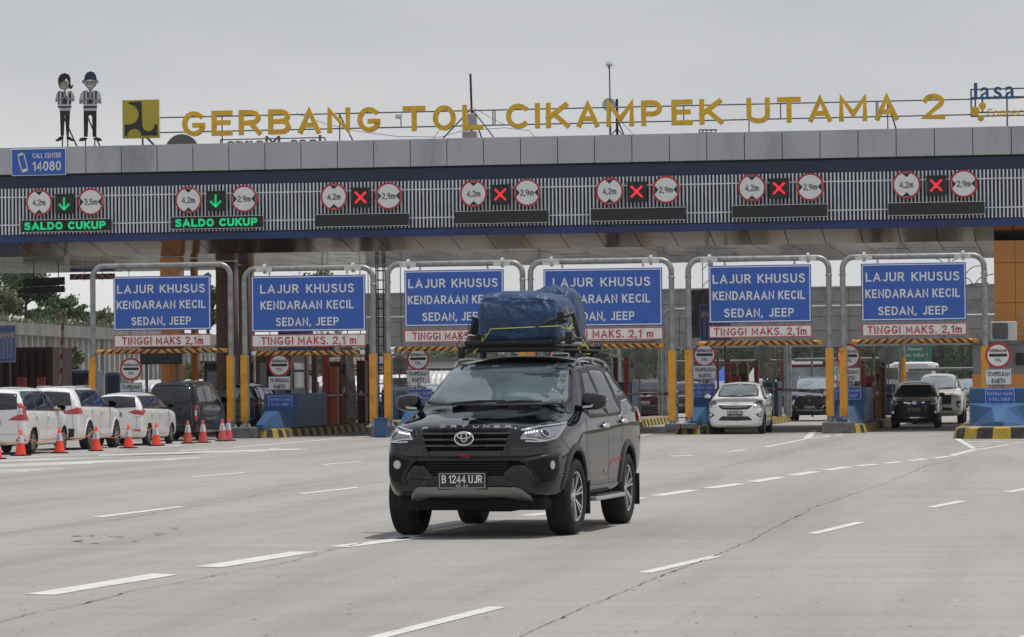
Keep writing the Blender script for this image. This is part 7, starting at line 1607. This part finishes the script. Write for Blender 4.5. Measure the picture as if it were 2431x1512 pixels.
bus('minibus', 'white high roof minibus behind the pickup truck, roof letters showing', P(2163, 930, 140).x, 140, 1.95, 2.35, 5, 'paint_white', 'reflective')
bus('coach', 'maroon and white coach far behind the black crossover', P(1912, 930, 168).x, 168, 2.4, 2.75, 9, 'maroon', 'sign_white')
# container truck and covered trucks at far left
t = thing('container_truck', (P(60, 930, 122).x, 122, 0), 'truck carrying a dark red corrugated container at the left edge behind the white cars', 'truck'); X0, X1 = P(-60, 900, 122).x, P(126, 900, 122).x; zt_ = P(80, 824, 122).z
b = MB(); n = int((X1-X0)/.28); hh = zt_-1.0
for k in range(n): b.box((X0+(k+.5)*(X1-X0)/n, 122, 1.0+hh/2), ((X1-X0)/n*.5, .1, hh-.25))
b.box(((X0+X1)/2, 123.3, 1.0+hh/2), (X1-X0-.02, 2.45, hh-.02)); b.box(((X0+X1)/2, 122.0, zt_-.08), (X1-X0, .16, .16)); b.box(((X0+X1)/2, 122.0, 1.08), (X1-X0, .16, .16)); b.box((X1-.06, 122.0, 1.0+hh/2), (.14, .14, hh)); b.build('container', 'cont_red', t) if 'cont_red' in M else (D('cont_red', (.055, .014, .012), .6, 0, .2, 2), b.build('container', 'cont_red', t))
b = MB(); b.box(((X0+X1)/2, 123.2, .85), (X1-X0, 2.2, .25)); b.build('trailer', 'steel_dark', t)
for x in (X0+.8, X0+2, X1-1.2): b = MB(); b.lathe([(.001, -.15), (.45, -.15), (.5, -.1), (.5, .1), (.45, .15), (.001, .15)], (x, 122.3, .5), 20, axis='Y'); b.build('wheel', 'rubber', t)
D('tarp_dark', (.012, .025, .05), .4, 0, .2, 2, bump=.4, bscale=4, coat=.3)
for x0_, x1_, yt, Y, l in ((158, 226, 877, 126, 'truck bed covered with dark blue tarpaulin beside the red container'), (246, 284, 882, 130, 'second smaller truck bed under dark blue tarpaulin with rounded corner')):
    t = thing('covered_truck', (P((x0_+x1_)/2, 930, Y).x, Y, 0), l, 'truck', 'trucks with blue covers'); X0, X1, zt_ = P(x0_, 900, Y).x, P(x1_, 900, Y).x, P(x0_, yt, Y).z
    b = MB(); b.box(((X0+X1)/2, Y+.6, (zt_+.9)/2), (X1-X0, 1.2, zt_-.9), bev=.14); b.build('cover', 'tarp_dark', t); b = MB(); b.box(((X0+X1)/2, Y+.6, .75), (X1-X0, 1.2, .35)); b.build('chassis', 'steel_dark', t)
    for x in (X0+.5, X1-.5): b = MB(); b.lathe([(.001, -.12), (.38, -.12), (.42, -.08), (.42, .08), (.38, .12), (.001, .12)], (x, Y+.2, .42), 18, axis='Y'); b.build('wheel', 'rubber', t)
# ================================================================ cones and the cord
def cone(px_, py_, m, label, sc=1.):
    g = G(px_, py_); t = thing('traffic_cone', g, label, 'traffic cone', 'traffic cones along the waiting lane', rz=random.Random(px_).uniform(-.3, .3), sc=sc)
    b = MB(); b.box((0, 0, .02), (.42, .42, .035), bev=.012); b.build('base', 'rubber', t, False)
    b = MB(); b.lathe([(.155, .035), (.150, .05), (.098, .335), (.058, .56), (.032, .70), (.028, .705), (.001, .705)], (0, 0, 0), 24); b.build('body', m, t, False)
    b = MB(); b.lathe([(.101, .345), (.0605, .565)], (0, 0, 0), 24); b.build('reflective_sleeve', 'reflective', t, False)
    b = MB(); b.disc((0, -.0845, .475), .022, 0, 14, 0, .008); b.box((0, -.095, .41), (.07, .004, .008)); b.box((0, -.098, .39), (.085, .004, .008)); b.build('sleeve_print', 'print_dark', t, False) if 'print_dark' in M else (D('print_dark', (.12, .06, .03), .6), b.build('sleeve_print', 'print_dark', t, False))
    return wm(t) @ Vector((0, 0, .66))
CN = [(-9, 1090, 'cone_red', 'bright orange cone cut off by the left edge'), (49, 1082, 'cone_red', 'bright orange cone beside the rear wheel of the leftmost white car'), (141, 1076, 'cone_red', 'bright orange cone in front of the leftmost white car nose'), (228, 1070.5, 'cone_red', 'bright orange cone between the wheels of the tall white car'), (305, 1064, 'cone_red', 'bright orange cone at the tail of the third white car'), (371, 1058.5, 'cone_red', 'bright orange cone between the wheels of the third white car'),
      (446, 1053, 'cone_old', 'faded dark orange cone just right of the white cars'), (482, 1051, 'cone_pink', 'faded red cone beside the dark minivan flank'), (528, 1047.5, 'cone_pink', 'left one of two overlapping faded cones at the concrete block'), (542, 1046.5, 'cone_pink', 'right one of two overlapping faded cones at the concrete block')]
tips = [cone(*c, sc=.86 if k < 6 else .90) for k, c in enumerate(CN)]
t = thing('cord', tips[1], 'thin orange cord sagging between the tops of the bright cones', 'cord'); b = MB()
for a, c in zip(tips[:5], tips[1:6]):
    sg = .27 if a is not tips[4] else .17; b.tube([a.lerp(c, q/14)-Vector((0, 0, sg*4*(q/14)*(1-q/14)))+Vector((0, -.02, 0)) for q in range(15)], .008, 5)
b.build('strand', 'cord_orange', t)
# ================================================================ left wall, bank, trees and far things
D('leaf', (.10, .135, .05), .6, 0, .45, .9); D('leaf_dark', (.065, .095, .045), .6, 0, .4, .8); D('leaf_pale', (.19, .215, .11), .6, 0, .35, 1.); D('bark', (.09, .07, .05), .9, 0, .2, 4)
D('wall_conc', (.40, .39, .365), .9, 0, .14, 1.2, bump=.2, dirt=(.16, .15, .13), dscale=.9, stretch=(1, 1, .3)); D('cap_conc', (.22, .215, .20), .9, 0, .2, 1.5, bump=.3, dirt=(.09, .085, .07), dscale=1.4, stretch=(1, 1, .5))
D('bank', (.07, .095, .035), .95, 0, .4, 1.5)
XW = -45.; zt0 = P(60, 765, 149).z; 
def wy(px_): d = ray(px_, 900); return XW*d.y/d.x
t = thing('retaining_wall', (XW, 160, 0), 'tall corrugated concrete retaining wall with stained cap, receding behind the left lanes', 'wall')
ya, yb_ = wy(-140), wy(700); zc0, zc1 = P(0, 763, wy(0)).z, P(453, 791, wy(453)).z; sl_ = (zc1-zc0)/(wy(453)-wy(0)); ztop = lambda y: zc0+sl_*(y-wy(0)); capw = .55
b = MB(); y = ya; pts = []
while y < yb_:
    for dy, dx in ((0, 0), (.26, 0), (.38, -.40), (.80, -.40)): pts.append((y+dy, dx))
    y += .92
vs = []
for y, dx in pts: vs += [(XW+dx, y, 0), (XW+dx, y, ztop(y)-capw)]
b.add(vs, [(2*i, 2*i+2, 2*i+3, 2*i+1) for i in range(len(pts)-1)]); b.build('sheet_face', 'wall_conc', t)
b = MB(); n = 30
for i in range(n):
    y0, y1 = ya+(yb_-ya)*i/n, ya+(yb_-ya)*(i+1)/n-.02
    v = [(XW+dx, y, z) for y in (y0, y1) for dx, z in ((.18, ztop(y)-capw), (.18, ztop(y)), (-.7, ztop(y)), (-.7, ztop(y)-capw))]
    b.add(v, [(0, 1, 2, 3), (7, 6, 5, 4), (0, 4, 5, 1), (1, 5, 6, 2), (2, 6, 7, 3), (3, 7, 4, 0)])
b.build('cap_beam', 'cap_conc', t)
b = MB(); nx, ny = 8, 14; rb = random.Random(5); vs = []
for j in range(ny+1):
    for i in range(nx+1): y = ya-10+(yb_-ya+60)*j/ny; vs.append((XW-.6-i*5., y, ztop(min(y, yb_))-.25+i*.28+(rb.uniform(-.25, .25) if i else 0)))
b.add(vs, [(j*(nx+1)+i, (j+1)*(nx+1)+i, (j+1)*(nx+1)+i+1, j*(nx+1)+i+1) for j in range(ny) for i in range(nx)], 0, True); b.build('hill', 'bank')['kind'] = 'structure'
def crown(b, blobs, n, ls, seed, mi=0, flat=.0):
    """leaf clusters: n small leaves spread through each blob (x, y, z, rx, ry, rz, weight)"""
    r = random.Random(seed); tw = sum(q[6] for q in blobs)
    for q in blobs:
        k = int(n*q[6]/tw)
        cl = []
        for _ in range(max(3, k//26)):
            while True:
                p = Vector((r.uniform(-1, 1), r.uniform(-1, 1), r.uniform(-1, 1)))
                if .25 < p.length < 1: break
            cl.append(Vector((q[0]+p.x*q[3], q[1]+p.y*q[4], q[2]+p.z*q[5])))
        for i in range(k):
            c = cl[i % len(cl)]; s_ = min(q[3], q[5])*.24; p = c+Vector((r.gauss(0, s_), r.gauss(0, s_), r.gauss(0, s_*.75)))
            a = Vector((r.gauss(0, 1), r.gauss(0, 1), r.gauss(0, .6))).normalized(); u = a.orthogonal().normalized(); v = a.cross(u); l = ls*r.uniform(.6, 1.3)
            b.add([p-u*l*.5, p+v*l*.28, p+u*l*.5, p-v*l*.28], [(0, 1, 2, 3)], mi)
def tree(label, base, h, blobs, n, ls, leaf, seed, group=None, name='tree', limbs=True):
    t = thing(name, base, label, 'tree' if 'shrub' not in name and 'bush' not in name else 'shrub', group); r = random.Random(seed)
    b = MB(); crown(b, blobs, n, ls, seed); b.build('crown', leaf, t, False)
    b = MB(); top = max(q[2] for q in blobs); b.tube([(0, 0, -.3), (r.uniform(-.1, .1)*h*.2, 0, top*.35), (r.uniform(-.1, .1)*h*.4, 0, top*.7), (0, 0, top)], [h*.022+.03, h*.018+.02, h*.012+.01, .02], 8)
    if limbs:
        for q in blobs: z0 = min(q[2]*.6, top*.5); b.tube([(0, 0, z0), (q[0]*.5, q[1]*.5, (z0+q[2])/2), (q[0], q[1], q[2])], [h*.011+.012, h*.008+.008, .01], 6)
    b.build('trunk', 'bark', t, False); return t
def at(px_, py_, Y): return P(px_, py_, Y)
def px_tree(label, px_, pyt, pyb, Y, wpx, leaf, seed, n=2600, ls=.28, k=5, group=None, name='tree'):
    bs = at(px_, pyb, Y); top = at(px_, pyt, Y); h = top.z-bs.z; sc = (at(px_+50, pyb, Y)-at(px_-50, pyb, Y)).x/100; w = wpx*sc/2; r = random.Random(seed); bl = [(0, 0, h*.72, w*.55, w*.55, h*.27, 1.)]
    for i in range(k): a = 6.28*i/k+r.uniform(-.4, .4); bl.append((math.cos(a)*w*.55, math.sin(a)*w*.5, h*r.uniform(.28, .72), w*r.uniform(.32, .5), w*.4, h*r.uniform(.13, .22), .7))
    return tree(label, bs, h, bl, n, ls, leaf, seed, group, name)
px_tree('large dark tree on the bank behind the wall at far left', 62, 622, 770, 178, 150, 'leaf_dark', 11, 13000, .19, 9)
px_tree('pale green leafy tree at the left edge above the wall', 12, 680, 770, 165, 90, 'leaf_pale', 12, 7000, .15, 7)
px_tree('open branched tree with layered leaves right of the dark tree', 152, 698, 775, 168, 120, 'leaf', 13, 3600, .17, 9)
px_tree('low bushy tree under the dark hanging boards', 105, 728, 772, 162, 110, 'leaf', 14, 6000, .14, 7)
px_tree('thin leafy sapling above the wall left of the first gantry leg', 205, 742, 782, 172, 80, 'leaf', 15, 1500, .15, 6); px_tree('small tree above the wall right of the first gantry leg', 250, 728, 788, 175, 60, 'leaf_pale', 16, 1500, .15, 6)
px_tree('hanging leafed tree between the first sign and the brown column', 494, 640, 800, 190, 46, 'leaf_dark', 17, 1700, .3, 6); px_tree('grey green tree behind the second lane sign', 740, 636, 800, 200, 190, 'leaf', 18, 2500, .3, 6)
px_tree('tree against the wall left of the red container edge', 178, 822, 900, 150, 46, 'leaf', 19, 1700, .2, 5)
px_tree('bushy tree in front of the wall behind the round sign', 470, 850, 930, 165, 120, 'leaf_pale', 20, 2000, .2, 6)
b = MB(); rg_ = random.Random(6)
for _ in range(5200):
    y = rg_.uniform(wy(-20), wy(470)); x = XW-.8-abs(rg_.gauss(0, 2.2)); z = ztop(y)-.2+abs(x-XW)*.05; hh = rg_.uniform(.1, .55)*(1+.6*math.sin(y*.6)); a = rg_.uniform(0, 3.14); dx, dy = math.cos(a)*.05, math.sin(a)*.05; lx = rg_.gauss(0, .2)
    b.add([(x-dx, y-dy, z), (x+dx, y+dy, z), (x+lx, y, z+hh)], [(0, 1, 2)])
o = b.build('long_grass', 'leaf_pale'); o['kind'] = 'stuff'; tag(o, 'long wild grass along the top of the retaining wall', 'grass')
# shelters with corrugated curved roofs
D('corrugated', (.50, .50, .49), .45, .2, .12, 4)
def shelter(px0, px1, yt, Y, label, h=.6):
    a, c = P(px0, yt, Y), P(px1, yt, Y); t = thing('shelter_roof', ((a.x+c.x)/2, Y, 0), label, 'shelter', 'low corrugated shelters'); b = MB(); n = int((c.x-a.x)/.14); vs = []
    for i in range(n+1):
        x = a.x+(c.x-a.x)*i/n
        for k in range(6): g = math.pi*k/10; vs.append((x, Y+1.6*(1-math.cos(g)), a.z-h+h*math.sin(g)+(.035 if i % 2 else 0)))
    b.add(vs, [(i*6+k, (i+1)*6+k, (i+1)*6+k+1, i*6+k+1) for i in range(n) for k in range(5)], 0, False); b.build('roof', 'corrugated', t)
    b = MB(); b.bar((a.x, Y-.02, a.z-h), (c.x, Y-.02, a.z-h), .08); x = a.x+.3
    while x < c.x: b.tube([(x, Y, 0), (x, Y, a.z-h)], .04, 6); x += 2.4
    b.build('frame', 'steel', t); return t
shelter(306, 470, 903, 158, 'long low curved corrugated roof in front of the wall behind the first gantry leg'); shelter(770, 1060, 884, 182, 'low white corrugated roofs beyond the boom gate at left', 1.0); shelter(690, 860, 895, 172, 'nearer white corrugated roof behind the red posts', .7)
# far office and banner shapes
t = thing('site_office', (P(1010, 900, 220).x, 220, 0), 'low white site building far beyond the lanes behind the loaded car', 'building'); b = MB(); x = P(930, 900, 220).x; x2 = P(1330, 900, 220).x
b.box(((x+x2)/2, 222, 1.6), (x2-x, 4, 3.0)); b.build('wall', 'white_wall', t); b = MB(); b.box(((x+x2)/2, 222, 3.2), (x2-x+.6, 4.8, .25)); b.build('roof', 'steel', t)
for i in range(8): b = MB(); b.box((x+1+i*(x2-x-2)/7.5, 219.97, 1.8), (1.1, .06, 1.0)); b.build('window', 'glass', t)
for i, (px_, w_, m_, l) in enumerate(((1415, 60, 'sign_blue', 'blue and white banner tent far right of the loaded black car'), (1716, 60, 'sign_blue', 'blue roofed tent far behind the white hatchback'), (1790, 44, 'white_wall', 'white roofed tent far behind the rear pipe gantry'))):
    Y = 200; x = P(px_, 880, Y).x; ww = w_/41.; t = thing('canopy_tent', (x, Y, 0), l, 'tent', 'far canopy tents'); b = MB(); z = P(px_, 868, Y).z; zz_ = z-.9
    b.add([(-ww/2, 0, zz_), (ww/2, 0, zz_), (ww/2, ww, zz_), (-ww/2, ww, zz_), (0, ww/2, z)], [(0, 1, 4), (1, 2, 4), (2, 3, 4), (3, 0, 4)]); b.box((0, 0, zz_-.12), (ww, .05, .24)); b.build('roof', m_, t, False); b = MB(); [b.tube([(sx*ww/2, sy, 0), (sx*ww/2, sy, zz_)], .04, 6) for sx in (-1, 1) for sy in (0, ww)]; b.build('pole', 'galv', t, False)
# green direction sign
c, w, h = rect(2127, 2212, 843, 50, 250); t = thing('direction_sign', (c.x, 250, 0), 'green direction sign with white lettering far beyond the pickup truck', 'road sign'); b = MB(); b.box(c, (w, .1, h)); b.build('panel', 'green_sign', t)
b = MB(); b.text('Dawuan', c+Vector((.1, -.07, h*.30)), w*.4, h*.16); b.text('Kws. Industri', c+Vector((.1, -.07, .02)), w*.7, h*.18); b.text('5 km', c+Vector((.1, -.07, -h*.33)), w*.3, h*.16); b.build('lettering', 'sign_white', t); b = MB(); [b.tube([(c.x+d, 250.1, 0), (c.x+d, 250.1, c.z+h/2)], .12, 8) for d in (-w*.35, w*.35)]; b.build('post', 'steel', t)
# lamp posts seen between the gantries
for px_, yt, Y, l in ((1687, 600, 145, 'pale lattice post left of the lane sign over the white hatchback'), (1470, 850, 170, 'pale post right of the loaded black car')):
    g0 = P(px_, yt, Y); t = thing('pole', (g0.x, Y, 0), l, 'post', 'pale posts beyond the lanes'); b = MB(); b.tube([(0, 0, 0), (0, 0, g0.z+1)], .1, 8); b.build('mast', 'galv', t, False); b = MB(); b.bar((-.35, 0, 0), (-.35, 0, g0.z+1), .04); [b.bar((-.35, 0, k*.7), (0, 0, k*.7+.35), .03) for k in range(int(g0.z/.7))]; b.build('lattice', 'galv', t, False)
for px_ in (1362, 2240, 2285, 2305, 2232):
    Y = 210; x = P(px_, 850, Y).x; t = thing('lamp_post', (x, Y, 0), {1362: 'thin lamp post right of the tarpaulin bundle, far away', 2240: 'thin far post left of the three under the panel band', 2285: 'middle thin far post under the panel band at right', 2305: 'rightmost thin far post under the panel band', 2232: 'thin far post nearest the green direction sign'}[px_], 'lamp post', 'thin far posts'); b = MB(); b.tube([(0, 0, 0), (0, 0, 7)], .09, 6); b.build('pole', 'steel_dark', t, False); b = MB(); b.tube([(0, 0, 7), (.5, 0, 7.3), (1.1, 0, 7.35)], .05, 6); b.build('arm', 'steel_dark', t, False)
# far tree row
rt = random.Random(9); FT = ['leaf', 'leaf_dark', 'leaf_pale']
protos = []
for k in range(4):
    r = random.Random(40+k); bl = [(0, 0, 6.2, 2.6, 2.4, 1.9, 1.2)]+[(math.cos(a)*2.2, math.sin(a)*2, r.uniform(2.6, 6.0), r.uniform(1.5, 2.1), 1.6, r.uniform(1.1, 1.7), .8) for a in (0.3, 1.6, 2.9, 4.2, 5.4)]
    protos.append((bl, 8000))
places = []
for px_ in range(1290, 2420, 37): places.append((px_+rt.uniform(-12, 12), rt.uniform(400, 520), rt.uniform(.9, 1.2)))
for px_ in range(640, 1290, 60): places.append((px_+rt.uniform(-12, 12), rt.uniform(420, 520), rt.uniform(.8, 1.1)))
for px_ in (1945, 1985, 2330, 1345): places.append((px_, 430, 1.42))
base = {}
for i, (px_, Y, s_) in enumerate(places):
    k = i % 4; x = P(px_, 890, Y).x; lb = f'distant {["round dense", "dark spreading", "tall loose", "pale bushy"][k]} tree in the hazy row beyond the toll lanes'
    if k not in base:
        t = tree(lb, (x, Y, 0), 8, protos[k][0], protos[k][1], .26, FT[k % 3], 60+k, 'hazy row of trees beyond the lanes'); base[k] = t; t.scale = (s_, s_, s_)
    else:
        t = copy_tree(base[k]); t.location = (x, Y, 0); t.rotation_euler.z = rt.uniform(0, 6.28); t.scale = (s_, s_, s_); t['label'] = lb
o = sheet('verge', -300, 300, 232, 900, .05, 'bank')
b = MB(); crown(b, [(x, 600+16*math.sin(x), 4.5, 14, 7, 5.5, 1) for x in range(-190, 80, 16)], 22000, 1.3, 77); o = b.build('woodland', 'leaf_dark'); o['kind'] = 'stuff'; tag(o, 'far wood closing the view beyond the toll lanes', 'trees')
# driver arm out of the window of the leftmost white car
wc = [o for o in bpy.data.objects if o.get('label', '').startswith('white people carrier at the left edge')][0]; wmx = wm(wc)
def cl(x, y, z): return wmx @ Vector((x, y, z))
s_ = -1
el, wr_ = cl(-.80, -.62, 1.10), cl(-.90, -.98, 1.07)
t = thing('person', cl(-.7, -.6, 1.05), 'bare forearm and hand resting on the window sill of the leftmost white car', 'person'); b = MB()
me = bpy.data.meshes.new('a'); bmx = bmesh.new(); vs = [cl(-.55, -.45, 1.13), el, cl(-.86, -.82, 1.10), wr_, cl(-.92, -1.05, 1.04)]; vv = [bmx.verts.new(v) for v in vs]; [bmx.edges.new((vv[i], vv[i+1])) for i in range(4)]
for k, (dz, ln) in enumerate(((.03, .085), (.01, .095), (-.012, .09), (-.032, .07))):
    a1 = bmx.verts.new(cl(-.925, -1.06, 1.04+dz)); a2 = bmx.verts.new(cl(-.935, -1.06-ln*.5, 1.03+dz)); a3 = bmx.verts.new(cl(-.93, -1.06-ln, 1.0+dz)); bmx.edges.new((vv[4], a1)); bmx.edges.new((a1, a2)); bmx.edges.new((a2, a3))
th_ = bmx.verts.new(cl(-.95, -1.02, 1.07)); th2 = bmx.verts.new(cl(-.96, -1.06, 1.055)); bmx.edges.new((vv[3], th_)); bmx.edges.new((th_, th2))
bmx.to_mesh(me); bmx.free(); ao = bpy.data.objects.new('a', me); link(ao); sk = ao.modifiers.new('s', 'SKIN'); rr_ = [.055, .05, .042, .032, .036]+[.011]*14
for i, v in enumerate(me.skin_vertices[0].data): v.radius = (rr_[i], rr_[i]*.85); v.use_root = i == 0
ao.modifiers.new('u', 'SUBSURF').levels = 2; dg = bpy.context.evaluated_depsgraph_get(); dg.update(); m2 = bpy.data.meshes.new_from_object(ao.evaluated_get(dg)); bpy.data.objects.remove(ao)
b.add([v.co for v in m2.vertices], [tuple(p.vertices) for p in m2.polygons], 0, True); b.build('arm', 'skin', t)
# hazy air
hz = MB(); hz.box((-20, 430, 11), (900, 1000, 26)); o = hz.build('haze', 'dark_gap'); o['kind'] = 'stuff'; tag(o, 'thin humid air that pales the far things', 'haze')
m = bpy.data.materials.new('haze'); m.use_nodes = True; n = m.node_tree.nodes; n.clear(); mo = n.new('ShaderNodeOutputMaterial'); pv = n.new('ShaderNodeVolumePrincipled'); pv.inputs['Color'].default_value = (.92, .95, 1, 1); pv.inputs['Density'].default_value = .00012; pv.inputs['Anisotropy'].default_value = .3
m.node_tree.links.new(pv.outputs[0], mo.inputs['Volume']); o.data.materials.clear(); o.data.materials.append(m)
